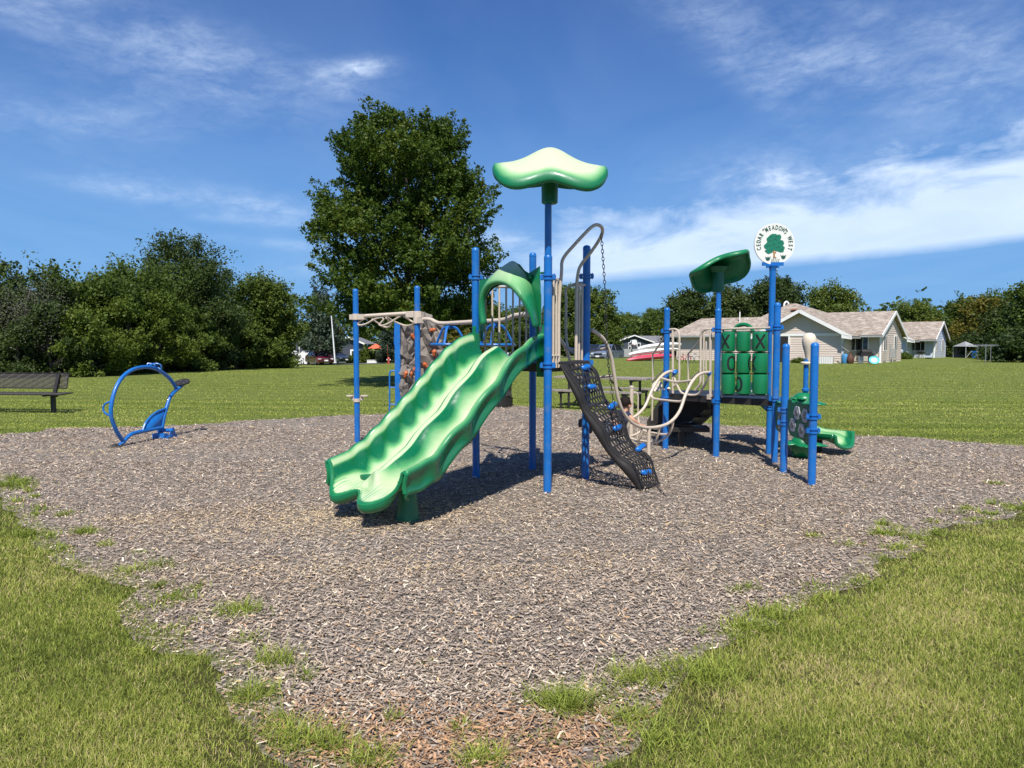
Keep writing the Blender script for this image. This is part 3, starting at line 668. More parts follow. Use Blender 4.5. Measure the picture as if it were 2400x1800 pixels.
def slide_pt(i, j):
    NW, NS = 96, 150
    q = i * 2 - 1                                     # -1..1 over the whole wrapped section
    s = j * 2.12
    body = .86
    HW = .475
    lip = 1 + .0 * s
    if abs(q) <= body:
        w = q / body * HW
        lane = -1 if w < 0 else 1
        t = (w - lane * HW / 2) / (HW / 2)
        oute = t * lane > 0
        prof = .45 * t * t + .55 * abs(t) ** 5
        zr, zf = rimz(s), flrz(s)
        if oute: z = zf + (zr - zf) * prof
        else:
            prof = .5 - .5 * cos(pi * t)
            dz = (max(zr, zf + .2) - zf) * (.74 - .14 * ss((s - 1.6) / .3)) * (1 - .98 * ss((s - 1.96) / .07)) * ss((s - .02) / .25)
            z = zf + dz * prof + .018 * (1 - abs(t)) * 0
        fade = .92 - 1.0 * ss((abs(t) - .15) / .75) + 1.1 * ss((abs(t) - (.92 if oute else .84)) / .07)
        wl = max(0, 1 - abs(abs(t) - .62) / .38)
        on = ss((s - .2) / .25) * (1 - ss((s - 1.78) / .2))
        if lane < 0 and oute:
            wv = sin(2 * pi * s / .215); z += .010 * wv * abs(t) ** 1.5 * on; sh = .008 * sin(2 * pi * s / .215 + 1.2) * abs(t) ** 2 * on
            fade += .30 * wl * cos(2 * pi * s / .215 + .6) * on
        else:
            ph = 0 if oute else .35
            wv = sin(2 * pi * (s + ph * .5) / .46); z += .020 * wv * abs(t) ** 1.5 * on; sh = .017 * sin(2 * pi * (s + ph * .5) / .46 + 1.3) * abs(t) ** 2 * on
            fade += .22 * wl * cos(2 * pi * s / .46 + .4) * on
        z += .006 * sin(2 * pi * s / .23 + (0 if lane < 0 else 1.)) * on * (1 - t * t)
        w += sh
    else:
        lane = -1 if q < 0 else 1
        k = (abs(q) - body) / (1 - body); zr = rimz(s)
        on = ss((s - .2) / .25) * (1 - ss((s - 1.78) / .2))
        wv = sin(2 * pi * s / .215) * .010 if lane < 0 else sin(2 * pi * s / .46) * .020
        wv2 = sin(2 * pi * s / .46 + .9) * .03
        sh = .008 * sin(2 * pi * s / .215 + 1.2) if lane < 0 else .017 * sin(2 * pi * s / .46 + 1.3)
        if k < .45:
            a = k / .45 * pi; w = HW + .024 * (1 - cos(a)); z = zr + .022 * sin(a) + wv * on; w += 0; fade = 1 - k * (4 if lane < 0 else 2.2)
            w = (w + sh * on * lane * lane) if lane > 0 else w - sh * on
        else:
            kk = (k - .45) / .55; w = HW + .048 - .03 * sin(kk * pi * .9); z = zr - kk * .22 * (1 - .15 * ss((s - 1.9) / .22)) + wv * on * (1 - kk) + wv2 * on * kk; fade = .12 - .2 * kk
            w = w + sh * on * (1 if lane > 0 else -1) * (1 if lane > 0 else 1)
            w += .018 * sin(kk * pi) * sin(2 * pi * s / .46 + 2.5) * on
        w *= lane
    # scalloped mouth
    e = ss((s - 1.80) / .32)
    w0 = -.10; cR, cL = (HW + w0) / 2, (-HW + w0) / 2
    lobe = (.5 + .5 * cos(2 * pi * (w - cR) / (HW - w0)) if w < HW else 0) if w > w0 else (.5 + .5 * cos(2 * pi * (w - cL) / (HW + w0)) if w > -HW else 0)
    ext_ = (.20 if w > w0 else .12) * lobe
    s2 = s + e * ext_
    if e > 0 and abs(q) <= body:
        dr = ss((s - 2.00) / .12)
        z = z - dr * .05 * lobe
        fade = fade + .12 * e
        fl = ss((s - 1.75) / .25) * (1 - ss((abs(w) / HW - .78) / .12)); fade = fade * (1 - fl) + .95 * fl
        if 1.9 < s and abs(w) < HW * .85: fade -= .55 * max(0, sin(w * 170 + s * 14)) ** 2 * ss((s - 1.93) / .08) * (.5 + .5 * sin(w * 37 + 2))
        fade -= .9 * ss((s - 2.09) / .03) * lobe
    P = SO + SD * s2 + SR * w; P.z = z
    return P, max(-.2, min(1.1, fade))
mb = MB(); NW, NS = 170, 190; fd = []
for j in range(NS):
    for i in range(NW):
        p, f = slide_pt(i / (NW - 1), j / (NS - 1)); mb.v.append(p); fd.append(f)
# mouth: roll the last row under
last = mb.v[-NW:]
for k, (ds, dz) in enumerate(((.014, -.022), (.014, -.05), (-.012, -.072), (-.05, -.078))):
    for i in range(NW):
        p = last[i]; g_ = max(0., min(1., 1 - (p.z - .27) / .10)); mb.v.append(Vector((p.x, p.y, p.z + dz * g_)) + SD * (ds * g_ - .0008 * k * (1 - g_))); fd.append(0.)
for j in range(NS + 3):
    for i in range(NW - 1): a = j * NW + i; mb.f.append((a, a + 1, a + NW + 1, a + NW))
mb.fade = fd
sl_edge = [Vector(p) for p in last]
sl_ = mb.build('wave_slide', 'slide', PS, smooth=80); sl_['label'] = 'double lane green wave slide with bleached pale channels'
md = sl_.modifiers.new('s', 'SOLIDIFY'); md.thickness = .014; md.offset = -1
mb = MB(); ed_ = [p + SD * .008 - Vector((0, 0, .010)) for p in sl_edge[::2]]; mb.tube(ed_, .021, 8); mb.build('mouth_rim', 'green', sl_)
for k in (-.26, .24): mb = MB(); p = SO + SD * 1.84 + SR * k; mb.lathe([(.11, .0), (.105, .06), (.085, .2), (.09, .36)], p, 18); mb.build('slide_foot', 'dkgreen', sl_)
# ears where slide meets posts
for s_ in (-1, 1):
    for o_ in (.0,):
        mb = MB()
        b = SO + SR * (.485 * s_) + SD * .03
        mb.prism([(-.07, 1.38 if s_ < 0 else 1.24), (.05, 1.38 if s_ < 0 else 1.24), (.055, 1.62), (.045, 1.72), (-.05, 1.72), (-.07, 1.66)], b, SR, (0, 0, 1), .07)
        mb.tube([up(b, 1.70), up(b, 1.80)], .022, 12); mb.build('slide_ear', 'green', sl_, smooth=30)
# ---- hooded arch panel above the slide
nrm = (D_ - C_).normalized().cross(Vector((0, 0, 1))); nrm = Vector((-.72, -.69, 0))
def pp(u, v, k=0.): return ped(u, v, C_, D_, nrm * k)
outer = [(1124, 657), (1145, 653), (1160, 650), (1172, 640), (1183, 626), (1195, 616), (1207, 614), (1219, 620), (1230, 634), (1240, 640), (1252, 632), (1266, 623), (1267.5, 690), (1268, 765)]
inner = [(1250, 768), (1248, 745), (1242, 722), (1232, 702), (1219, 685), (1203, 673), (1186, 667), (1168, 670), (1152, 680), (1141, 697), (1135, 720), (1134, 745), (1136, 775), (1123, 776), (1122.5, 715)]
ring_o = [(1122.5, 775), (1122.5, 715), (1124, 657), (1145, 653), (1160, 650), (1172, 640), (1183, 626), (1195, 616), (1207, 614), (1219, 620), (1230, 634), (1240, 640), (1252, 632), (1266, 623), (1267.5, 690), (1268, 765)]
ring_i = [(1136, 775), (1134, 745), (1135, 720), (1138, 706), (1142, 695), (1150, 683), (1160, 674), (1174, 668), (1190, 668), (1203, 673), (1213, 680), (1222, 688), (1232, 702), (1242, 722), (1248, 745), (1250, 768)]
mb = MB(); k = len(ring_o)
for kk in (-.02, .02):
    for ring in (ring_o, ring_i): mb.v += [pp(u, v, kk) for u, v in ring]
for b_, fl in ((0, 1), (2 * k, 0)):
    for i in range(k - 1):
        f = (b_ + i, b_ + i + 1, b_ + k + i + 1, b_ + k + i); mb.f.append(f if fl else f[::-1])
for a_, b_ in ((0, 2 * k), (k, 3 * k)):
    for i in range(k - 1): mb.f.append((a_ + i, b_ + i, b_ + i + 1, a_ + i + 1))
for i in (0, k - 1): mb.f.append((i, 2 * k + i, 3 * k + i, k + i))
ap = mb.build('arch_panel', 'green', PS, smooth=35)
q0 = [(1124, 745), (1127, 712), (1134, 684), (1148, 660), (1166, 640), (1186, 622), (1204, 614), (1220, 630), (1234, 648), (1246, 676), (1254, 706), (1259, 735), (1262, 762)]
q1 = [(1128, 762), (1124, 732), (1124, 704), (1130, 682), (1143, 665), (1162, 657), (1184, 659), (1203, 671), (1219, 689), (1231, 707), (1241, 726), (1249, 746), (1254, 766)]
A0 = crom([pp(u, v, .02) for u, v in q0], 4); A1 = crom([pp(u, v, .26) for u, v in q1], 4)
mb = MB(); n_ = len(A0); nv = 12; fd = []
for j in range(nv):
    t = j / (nv - 1)
    for i in range(n_):
        p = A0[i].lerp(A1[i], t); e = sin(pi * i / (n_ - 1)); p = p + Vector((0, 0, .03 * sin(pi * t) * e)); mb.v.append(p)
        fd.append(max(0, 1.1 * e ** 3 * (1 - .5 * t) - .12 * (i > n_ * .55)))
for j, (dk, dz) in enumerate(((.262, -.018), (.25, -.034), (.225, -.032), (.20, -.02))):
    for i in range(n_):
        c_ = pp(1188, 735, dk); p = A1[i] + (nrm * (dk - .26)); e = sin(pi * i / (n_ - 1)); p = p + (c_ - p).normalized() * (-dz); mb.v.append(p); fd.append(.25 * e if j < 1 else 0)
for j in range(nv + 3):
    for i in range(n_ - 1): a = j * n_ + i; mb.f.append((a, a + 1, a + n_ + 1, a + n_))
mb.fade = fd
hd = mb.build('arch_hood', 'canopy', ap, smooth=60); md = hd.modifiers.new('s', 'SOLIDIFY'); md.thickness = .012
mb = MB(); b_ = pp(1244, 649, .03); mb.lathe([(.026, 0), (.024, .02), (.012, .028)], b_, 16, axis=nrm); mb.build('arch_bolt', 'green', ap)
for u in (1129, 1259): mb = MB(); mb.tube([pp(u, 765, 0), pp(u, 800, 0)], .018, 10); mb.build('arch_strut', 'dkgreen', ap)
mb = MB(); mb.tube([pp(1268, 640, 0), up(D_, pp(1268, 640).z)], .012, 8); mb.build('arch_strut', 'dkgreen', ap)
# ---- perforated climber
lp = ((.47, 7.66), (1.40, 7.62)); rp = ((.83, 8.15), (1.62, 7.84))
Lc = [(1312, 850), (1340, 888), (1360, 920), (1371, 955), (1393, 982), (1413, 1008), (1426, 1043), (1450, 1072), (1474, 1088), (1489, 1105), (1497, 1128), (1507, 1150)]
Rc = [(1376, 846), (1400, 872), (1410, 905), (1420, 935), (1445, 960), (1463, 985), (1475, 1025), (1495, 1050), (1523, 1070), (1534, 1100), (1541, 1122), (1547, 1142)]
Sc_ = [(1313, 858), (1335, 905), (1352, 940), (1364, 965), (1383, 1000), (1402, 1030), (1420, 1058), (1440, 1082), (1460, 1105), (1475, 1122), (1490, 1140), (1503, 1156)]
LL = crom([PL(u, v, *lp) for u, v in Lc], 9); RR = crom([PL(u, v, *rp) for u, v in Rc], 9); SS = crom([PL(u, v, *lp) for u, v in Sc_], 9)
n_ = len(LL); nu = 18; mb = MB()
for j in range(n_):
    for i in range(nu): mb.v.append(LL[j].lerp(RR[j], i / (nu - 1)) + Vector((0, 0, .015 * sin(pi * i / (nu - 1)))))
def hole(i, j):
    if i < 2 or i > nu - 4 or j < 2 or j > n_ - 5: return False
    return (j % 4 != 0) and ((i + (j // 4)) % 2 == 1)
for j in range(n_ - 1):
    for i in range(nu - 1):
        if not hole(i, j): a = j * nu + i; mb.f.append((a, a + 1, a + nu + 1, a + nu))
cl_ = mb.build('net_climber', 'black', PS, smooth=50); cl_['label'] = 'wavy black perforated climbing ramp'
md = cl_.modifiers.new('s', 'SOLIDIFY'); md.thickness = .006
mb = MB(); mb.v = [p for p in LL] + [p.lerp(q, 1) for p, q in zip(LL, SS)]
for j in range(n_ - 1): mb.f.append((j, j + 1, n_ + j + 1, n_ + j))
k_ = mb.build('climber_side', 'black', cl_); md = k_.modifiers.new('s', 'SOLIDIFY'); md.thickness = .01
mb = MB(); o_ = len(mb.v); mb.v += [p for p in RR] + [Vector((p.x, p.y, p.z - .07)) for p in RR]
for j in range(n_ - 1): mb.f.append((o_ + j, o_ + n_ + j, o_ + n_ + j + 1, o_ + j + 1))
k_ = mb.build('climber_side', 'black', cl_); md = k_.modifiers.new('s', 'SOLIDIFY'); md.thickness = .01
mb = MB(); f0 = PL(1506, 1152, *lp); f1 = PL(1546, 1140, *rp)
mb.tube([f0, up(f0, .0) + Vector((.01, 0, -.02))], .02, 8); mb.tube([f1, up(f1, -.02)], .018, 8); mb.tube([up(f0, .03), up(f1, .04)], .016, 8); mb.tube([f0, f1], .014, 8)
mb.build('climber_bracket', 'dark_metal', cl_); mb = MB(); mb.tube([PL(1312, 851, *lp), PL(1378, 848, *rp)], .018, 8); mb.build('top_bar', 'dark_metal', cl_)
def nearest_t(curve_px, v):
    for k in range(len(curve_px) - 1):
        if curve_px[k][1] <= v <= curve_px[k + 1][1]: return (k + (v - curve_px[k][1]) / (curve_px[k + 1][1] - curve_px[k][1])) * 9
    return 0
for u, v, ry in ((1369, 862, .1), (1382, 911, -.15), (1430, 953, .25), (1445, 1005, 0), (1500, 1051, .25), (1511, 1108, .1)):
    # foothold pods bolted across the ramp
    best = None
    for j in range(n_):
        for i in range(nu):
            p = LL[j].lerp(RR[j], i / (nu - 1)); a, b = proj(p); d_ = (a - u) ** 2 + (b - v) ** 2
            if best is None or d_ < best[0]: best = (d_, p, j)
    p = best[1]; j = best[2]; ax = (RR[j] - LL[j]).normalized(); tn = (LL[min(n_ - 1, j + 2)] - LL[max(0, j - 2)]).normalized(); nn = ax.cross(tn).normalized()
    if nn.z < 0: nn = -nn
    mb = MB(); nseg, nring = 12, 11
    for a in range(nring):
        s = a / (nring - 1) * 2 - 1
        r_ = .046 * (1 - abs(s) ** 4) ** .5 * (.72 + .38 * (s ** 2)) * .85 + .002
        for b in range(nseg):
            t = 2 * pi * b / nseg; mb.v.append(p + nn * (.035 + r_ * .75 * sin(t) + .008 * cos(3 * s)) + ax * (s * .088) + tn * (r_ * cos(t)) + Vector((0, 0, ry * s * .06)))
    for a in range(nring - 1):
        for b in range(nseg): mb.f.append((a * nseg + b, a * nseg + (b + 1) % nseg, (a + 1) * nseg + (b + 1) % nseg, (a + 1) * nseg + b))
    mb.f.append(tuple(range(nseg - 1, -1, -1))); mb.f.append(tuple((nring - 1) * nseg + b for b in range(nseg)))
    mb.build('foothold', 'blue_plastic', cl_, smooth=60)
# ---- U shaped bridge of bent tubes
f_a, f_b = Vector((.90, 8.22, 0)), Vector((2.72, 9.98, 0))
fpx = [(1387, 773), (1402, 783), (1418, 800), (1432, 835), (1440, 880), (1447, 925), (1458, 960), (1478, 988), (1505, 1001), (1540, 1001), (1570, 990), (1592, 965), (1607, 925), (1622, 895), (1640, 877), (1664, 872)]
FR = [ped(u, v, f_a, f_b) for u, v in fpx]
r_a, r_b = Vector((.42, 8.95, 0)), Vector((2.42, 10.62, 0))
def frac(p): return (p - f_a).dot(f_b - f_a) / (f_b - f_a).length_squared
RRr = []
for p in FR:
    t = frac(Vector((p.x, p.y, 0))); q = r_a.lerp(r_b, t); RRr.append(Vector((q.x, q.y, p.z)))
br = MB(); FRc = crom(FR, 6); RRc = crom(RRr, 6)
br.tube(FRc, .0215, 12); brg = br.build('loop_bridge', 'beige', PS)
br = MB(); br.tube(RRc, .0215, 12); br.build('bridge_rail', 'beige', brg)
n_ = len(FRc)
for f in (.17, .27, .37, .46, .54, .62, .70, .79, .88):
    i = int(f * (n_ - 1)); a, b = FRc[i], RRc[i]; low = ss((1.05 - a.z) / .5)
    dp = .23 * low
    if low < .15: pts = [a, lerp(a, b, .5) + Vector((0, 0, -.04)), b]
    else: pts = [a, a.lerp(b, .04) - Vector((0, 0, dp * .55)), a.lerp(b, .16) - Vector((0, 0, dp * .93)), a.lerp(b, .5) - Vector((0, 0, dp)), a.lerp(b, .84) - Vector((0, 0, dp * .93)), a.lerp(b, .96) - Vector((0, 0, dp * .55)), b]
    mb = MB(); mb.tube(crom(pts, 5), .0165, 9); mb.build('rung', 'beige', brg)
for a in (0.12, .88):
    mb = MB()
    pts = [lerp(FRc[i], RRc[i], a) - Vector((0, 0, .22 * ss((1.05 - FRc[i].z) / .5))) for i in range(int(.40 * n_), int(.72 * n_), 3)]
    mb.tube(crom(pts, 3), .015, 8); mb.build('bridge_runner', 'beige', brg)
mb = MB()
p = ped(1521, 1003, f_a, f_b); mb.tube([p, up(p, -.02)], .024, 12); mb.build('bridge_leg', 'beige', brg); mb = MB(); i = int(.42 * n_); q = RRc[i]; mb.tube([q - Vector((0, 0, .1)), up(q, -.02)], .024, 12); mb.build('bridge_leg', 'beige', brg)
# ---- right tower rails
def g2(u, v, k=0.): return ped(u, v, G_, H_, Vector((.0, 0, 0)) + Vector((-.78, -.62, 0)) * k)
mb = MB()
mb.tube(crom([g2(1562, 775), g2(1574, 772), g2(1586, 773), g2(1592, 786), g2(1592, 830), g2(1592, 885), g2(1588, 898), g2(1580, 905)], 5), .0165, 9)
mb.tube([g2(1577, 774), g2(1577, 922)], .018, 9); mb.build('grab_rail', 'beige', PS)
mb = MB(); mb.tube(crom([g2(1678, 770), g2(1662, 771), g2(1650, 774), g2(1643, 788), g2(1642, 830), g2(1642, 880), g2(1640, 900), g2(1629, 915)], 5), .0165, 9)
mb.tube([g2(1665, 770), g2(1665, 930)], .019, 9); mb.tube([g2(1655, 800), g2(1655, 870)], .012, 9); mb.box(g2(1663, 930), (.06, .05, .07), .6); mb.build('grab_rail', 'beige', PS)
for u, v in ((1584, 873), (1665, 874)): mb = MB(); p = g2(u - 2, v); mb.lathe([(.0265, -.04), (.033, -.025), (.033, .025), (.0265, .04)], p, 12, axis=(.6, .6, .5)); mb.build('bridge_coupling', 'blue', PS)
# low loop across the opening
mb = MB(); mb.tube(crom([g2(1578, 880), g2(1588, 905), g2(1597, 920), g2(1613, 925), g2(1635, 924), g2(1650, 905), g2(1664, 878)], 5), .0165, 9); mb.build('entry_loop', 'beige', PS)
# tic tac toe panel
pn = MB(); HI = (I_ - H_).normalized(); nHI = Vector((HI.y, -HI.x, 0)); nHI = nHI if nHI.y < 0 else -nHI
def hi(u, v, k=0.): return ped(u, v, H_, I_, nHI * k)
pn.tube([up(H_, hi(1685, 771).z), up(I_, hi(1815, 768).z)], .016, 9)
pn.tube([hi(1812, 775), hi(1810, 928)], .014, 9); pn.tube([hi(1692, 775), hi(1692, 932)], .010, 9)
tt = pn.build('game_panel', 'beige', PS); tt['label'] = 'tic tac toe panel with nine green drums'
for v in (777, 826, 876, 926): mb = MB(); mb.tube([hi(1690, v), hi(1804, v)], .008, 6); mb.build('game_rod', 'dark_metal', tt)
def letter_strokes(ch):
    if ch == 'X': return [[(-.045, -.075), (.045, .075)], [(-.045, .075), (.045, -.075)]]
    k = 20; return [[(.044 * (abs(cos(2 * pi * i / k)) ** .8) * (1 if cos(2 * pi * i / k) > 0 else -1), .073 * sin(2 * pi * i / k)) for i in range(k + 1)]]
cells = {(0, 0): ('X', -28), (2, 0): ('X', 2), (0, 1): ('O', 30), (2, 1): ('X', -68), (1, 2): ('O', -48), (1, 1): ('O', 78), (1, 0): ('X', 150), (0, 2): ('X', 120), (2, 2): ('O', 160)}
cols = [(1690, 1724), (1725, 1760), (1762, 1801)]; rows_ = [(779, 822), (829, 873), (878, 922)]
for r_ in range(3):
    for c_ in range(3):
        u0, u1 = cols[c_]; v0, v1 = rows_[r_]; ce = hi((u0 + u1) / 2, (v0 + v1) / 2); h_ = (hi(u0, v0).z - hi(u0, v1).z) / 2; rad = (hi(u1, 800) - hi(u0, 800)).length / 2 * .90
        mb = MB(); mb.lathe([(.02, -h_ - .015), (rad * .7, -h_ - .012), (rad * .97, -h_), (rad, -h_ + .012), (rad, h_ - .012), (rad * .97, h_), (rad * .7, h_ + .008), (.02, h_ + .012)], ce, 28)
        dr = mb.build('game_drum', 'green', tt, smooth=50)
        ch, ang = cells[(c_, r_)]
        view = Vector((-ce.x, -ce.y, 0)).normalized(); th0 = atan2(view.y, view.x) + radians(ang)
        lt_ = MB()
        for st in [[(a_ * 1.22, b_ * 1.22) for a_, b_ in s__] for s__ in letter_strokes(ch)]:
            for (x0, y0), (x1, y1) in zip(st, st[1:]):
                sub = 8 if ch == 'X' else 1
                for k in range(sub):
                    pa = (x0 + (x1 - x0) * k / sub, y0 + (y1 - y0) * k / sub); pb = (x0 + (x1 - x0) * (k + 1) / sub, y0 + (y1 - y0) * (k + 1) / sub)
                    dx, dy = pb[0] - pa[0], pb[1] - pa[1]; ln = hypot(dx, dy); ox, oy = -dy / ln * .014, dx / ln * .014; ex, ey = dx / ln * .003, dy / ln * .003
                    quad = [(pa[0] + ox - ex, pa[1] + oy - ey), (pa[0] - ox - ex, pa[1] - oy - ey), (pb[0] - ox + ex, pb[1] - oy + ey), (pb[0] + ox + ex, pb[1] + oy + ey)]
                    w3 = []
                    for x, y in quad:
                        t = th0 + x / rad; w3.append(Vector((ce.x + cos(t) * (rad + .0025), ce.y + sin(t) * (rad + .0025), ce.z + y)))
                    o_ = len(lt_.v); lt_.v += w3; lt_.f.append((o_, o_ + 1, o_ + 2, o_ + 3))
        lt_.build('painted_letter', 'letter', dr, smooth=0)
mb = MB(); ac = hi(1742, 777, -.35); mb.tube([ac + HI * (.14 * cos(t)) + Vector((0, 0, .12 * sin(t) - .02)) for t in [pi * k / 14 for k in range(15)]], .028, 8); mb.build('rear_arch', 'green', PS)
# steps behind the right tower
st = MB(); sa, sb = GP['N'] + Vector((.02, .05, 0)), GP['M'] + Vector((-.02, .05, 0)); nst = 4; run = .36
for k in range(nst):
    z = DZ2 * (1 - (k + 1) / (nst + 1)); y_ = run * (k + .5)
    st.box(((sa.x + sb.x) / 2, sa.y + y_, z), ((sb.x - sa.x), run * 1.1, .04))
for x in (sa.x, sb.x):
    st.prism([(0, DZ2 - .02), (run * nst, DZ2 * (1 - nst / (nst + 1)) + .0), (run * nst, DZ2 * (1 - nst / (nst + 1)) - .26), (0, DZ2 - .42)], (x, sa.y, 0), (0, 1, 0), (0, 0, 1), .02)
stp = st.build('steps', 'dark_metal', PS)
for u0, u1 in ((1530, 1560), (1613, 1650)):
    mb = MB(); yb = sa.y + .1; yf = sa.y + run * nst
    a1 = AT(u0, 830, 12.4); a2 = AT(u0, 893, 12.4); top_ = AT(u1, 787, 11.5); lo_ = AT(u1, 862, 11.5)
    mb.tube(crom([top_, lerp(top_, a1, .85), a1, a1 - Vector((0, 0, .1)), a2, up(a1, .25)], 5), .0155, 8); mb.tube([lo_, a2], .0135, 8); mb.tube([AT(u1, 775, 11.5), up(AT(u1, 775, 11.5), DZ2)], .0155, 8)
    mb.build('hand_rail', 'beige', stp)
# low transfer bench under the steps
mb = MB(); c_ = AT(1612, 1004, 10.9); mb.box((c_.x, c_.y, c_.z), (.60, .36, .07), -.1); mb.box((c_.x - .1, c_.y, c_.z / 2), (.08, .08, c_.z), 0); mb.build('transfer_step', 'dark_metal', PS)
stp_x = None
# short black skirt wall below the deck on the left
mb = MB(); a = AT(1534, 956, 10.9); 
poly = [AT(1534, 992, 11.2), AT(1614, 990, 11.2), AT(1658, 955, 11.2), AT(1658, 938, 11.2), AT(1568, 938, 11.2), AT(1534, 958, 11.2)]
mb.prism([(p.x, p.z) for p in poly], (0, 11.2, 0), (1, 0, 0), (0, 0, 1), .03); mb.build('step_side', 'black', PS)
# small slide on the far right
s0 = Vector((3.62, 11.45, DZ2)); e_ = Vector((4.74, 10.12, 0)); SDir = (Vector((e_.x, e_.y, 0)) - Vector((s0.x, s0.y, 0))); SLn = SDir.length; SDir.normalize(); SRt = Vector((SDir.y, -SDir.x, 0))
mb = MB(); fd = []
for j in range(50):
    s = j / 49
    zf = DZ2 * (1 - ss((s - .05) / .75) * .76) + .0
    for i in range(36):
        q = i / 35 * 2 - 1; w = q * .31
        rim = abs(q)
        z = zf + .17 * (.4 * rim ** 2 + .6 * rim ** 5)
        if rim > .9: w = (.31 - .02 + .0) * (1 if q > 0 else -1) * (1 + (rim - .9)); z = zf + .17 - (rim - .9) / .1 * .13
        e = ss((s - .88) / .12); z -= e * .07 * (rim < .85); s_e = s + e * .05 * (1 - rim ** 2)
        P = Vector((s0.x, s0.y, 0)) + SDir * (s_e * SLn) + SRt * w; P.z = max(.03, z); mb.v.append(P); fd.append(1.0 - 1.1 * rim ** 2.5 + (.45 if .8 < rim < .92 else 0) - (.9 * ss((s - .93) / .05)))
for j in range(49):
    for i in range(35): a = j * 36 + i; mb.f.append((a, a + 1, a + 37, a + 36))
ss_edge = [Vector(p) for p in mb.v[-36:]]
mb.fade = fd; ssl = mb.build('short_slide', 'slide', PS, smooth=80); ssl['label'] = 'short green slide with its mouth facing right'
md = ssl.modifiers.new('s', 'SOLIDIFY'); md.thickness = .014; md.offset = -1
mb = MB(); mb.tube([q_ - Vector((0, 0, .02)) for q_ in ss_edge[1:-1]], .028, 8); mb.build('mouth_rim', 'green', ssl); mb = MB(); p = Vector((s0.x, s0.y, 0)) + SDir * (SLn * .80); mb.lathe([(.06, 0), (.05, .22)], p, 14); mb.build('slide_foot', 'dark_metal', ssl)
# flower panels
def flower(mb, o, ex, ey, r, hole_=False):
    k = 42; pts = []
    for i in range(k):
        t = 2 * pi * i / k; rr = r * (.80 + .20 * abs(cos(3 * t))) if not hole_ else r
        pts.append((rr * cos(t), rr * sin(t)))
    mb.prism(pts, o, ex, ey, .012)
M['flower'] = simple('grey_flower_plastic', (.42, .43, .46), .5, 0, .08, 10)
M['flower_mid'] = simple('flower_centre', (.16, .16, .15), .5, 0, .2, 14)
def flower_panel(pa, pb, poly, fl, label):
    ex = (pb - pa).normalized(); nn = Vector((ex.y, -ex.x, 0)); nn = nn if nn.dot(-pa) > 0 else -nn
    mb = MB(); P3 = [PL(u, v, (pa.x, pa.y), (pb.x, pb.y)) for u, v in poly]; o = up(pa, 0)
    P2 = [((p - o).dot(ex), p.z) for p in P3]; pc_ = crom([Vector((a, b, 0)) for a, b in P2], 4, True)
    mb.prism([(p.x, p.y) for p in pc_], o, ex, (0, 0, 1), .02); pan = mb.build('flower_panel', 'dkgreen', PS, smooth=30); pan['label'] = label
    for u, v, r in fl:
        p = PL(u, v, (pa.x + nn.x * .014, pa.y + nn.y * .014), (pb.x + nn.x * .014, pb.y + nn.y * .014)); f = MB(); flower(f, p, ex, Vector((0, 0, 1)), r); fo = f.build('flower', 'flower', pan, smooth=30)
        f = MB(); flower(f, p + nn * .008, ex, Vector((0, 0, 1)), r * .48); f.build('flower_centre', 'flower_mid', pan, smooth=30)
K_, L_ = GP['K'], GP['L']
flower_panel(K_, L_, [(1848, 941), (1856, 937), (1861, 944), (1870, 941), (1882, 947), (1896, 950), (1899, 985), (1897, 1042), (1880, 1030), (1862, 1024), (1852, 1016), (1848, 985)], [(1868, 968, .085), (1887, 974, .088), (1858, 996, .085), (1879, 1009, .088)], 'dark green panel with grey flowers between the two nearest posts')
flower_panel(I_ + (I_ - K_) * .0, K_, [(1819, 942), (1826, 944), (1834, 950), (1835, 1012), (1826, 1010), (1820, 1000)], [(1826, 968, .08), (1826, 993, .08)], 'narrow dark green flower panel seen almost edge on')
# sign disc on the tallest post
sg = MB(); sc_ = AT(1814.5, 572, J_.y); sr = 47.5 / FPX * J_.y / cos(.05)
vdir = Vector((0.05, -1, 0)).normalized(); sx_ = Vector((1, .05, 0)).normalized(); sz_ = Vector((0, 0, 1))
sg.prism([(sr * cos(2 * pi * i / 64), sr * sin(2 * pi * i / 64)) for i in range(64)], sc_, sx_, sz_, .025)
M['signwhite'] = simple('sign_white', (.74, .73, .66), .45, 0, .04, 4)
M['signgreen'] = simple('sign_green', (.005, .165, .09), .5, 0, .15, 20)
M['signdark'] = simple('sign_letter_green', (.012, .085, .05), .5, 0, .1, 20)
M['signbrown'] = simple('sign_trunk', (.36, .19, .06), .5, 0, .15, 20)
sgn = sg.build('sign_disc', 'signwhite', PS); sgn['label'] = 'round white sign with a green tree and the neighbourhood name'
fo_ = sc_ + vdir * .0135
def onsign(x, y, k=.0): return sc_ + sx_ * x + sz_ * y + vdir * (.0145 + k)
def text3d(body, size, pos, ang, mat, parent, name='sign_letter'):
    cu = bpy.data.curves.new('t', 'FONT'); cu.body = body; cu.size = size; cu.align_x = 'CENTER'; cu.align_y = 'CENTER'; cu.extrude = .002; cu.offset = size * .012
    to = bpy.data.objects.new('t', cu); COL.objects.link(to); dg = bpy.context.evaluated_depsgraph_get(); me = bpy.data.meshes.new_from_object(to.evaluated_get(dg)); bpy.data.objects.remove(to); bpy.data.curves.remove(cu)
    R = Matrix((sx_, sz_, -vdir * -1)).transposed(); R = Matrix((sx_, sz_, vdir)).transposed()
    rot = R @ Matrix.Rotation(ang, 3, 'Z'); S = Matrix.Diagonal((.62, 1.0, 1))
    for v in me.vertices: v.co = rot @ (S @ v.co) + pos - parent_world(parent)
    me.materials.clear(); me.materials.append(M[mat]); me.name = name; o = bpy.data.objects.new(name, me); COL.objects.link(o); o.parent = parent; return o
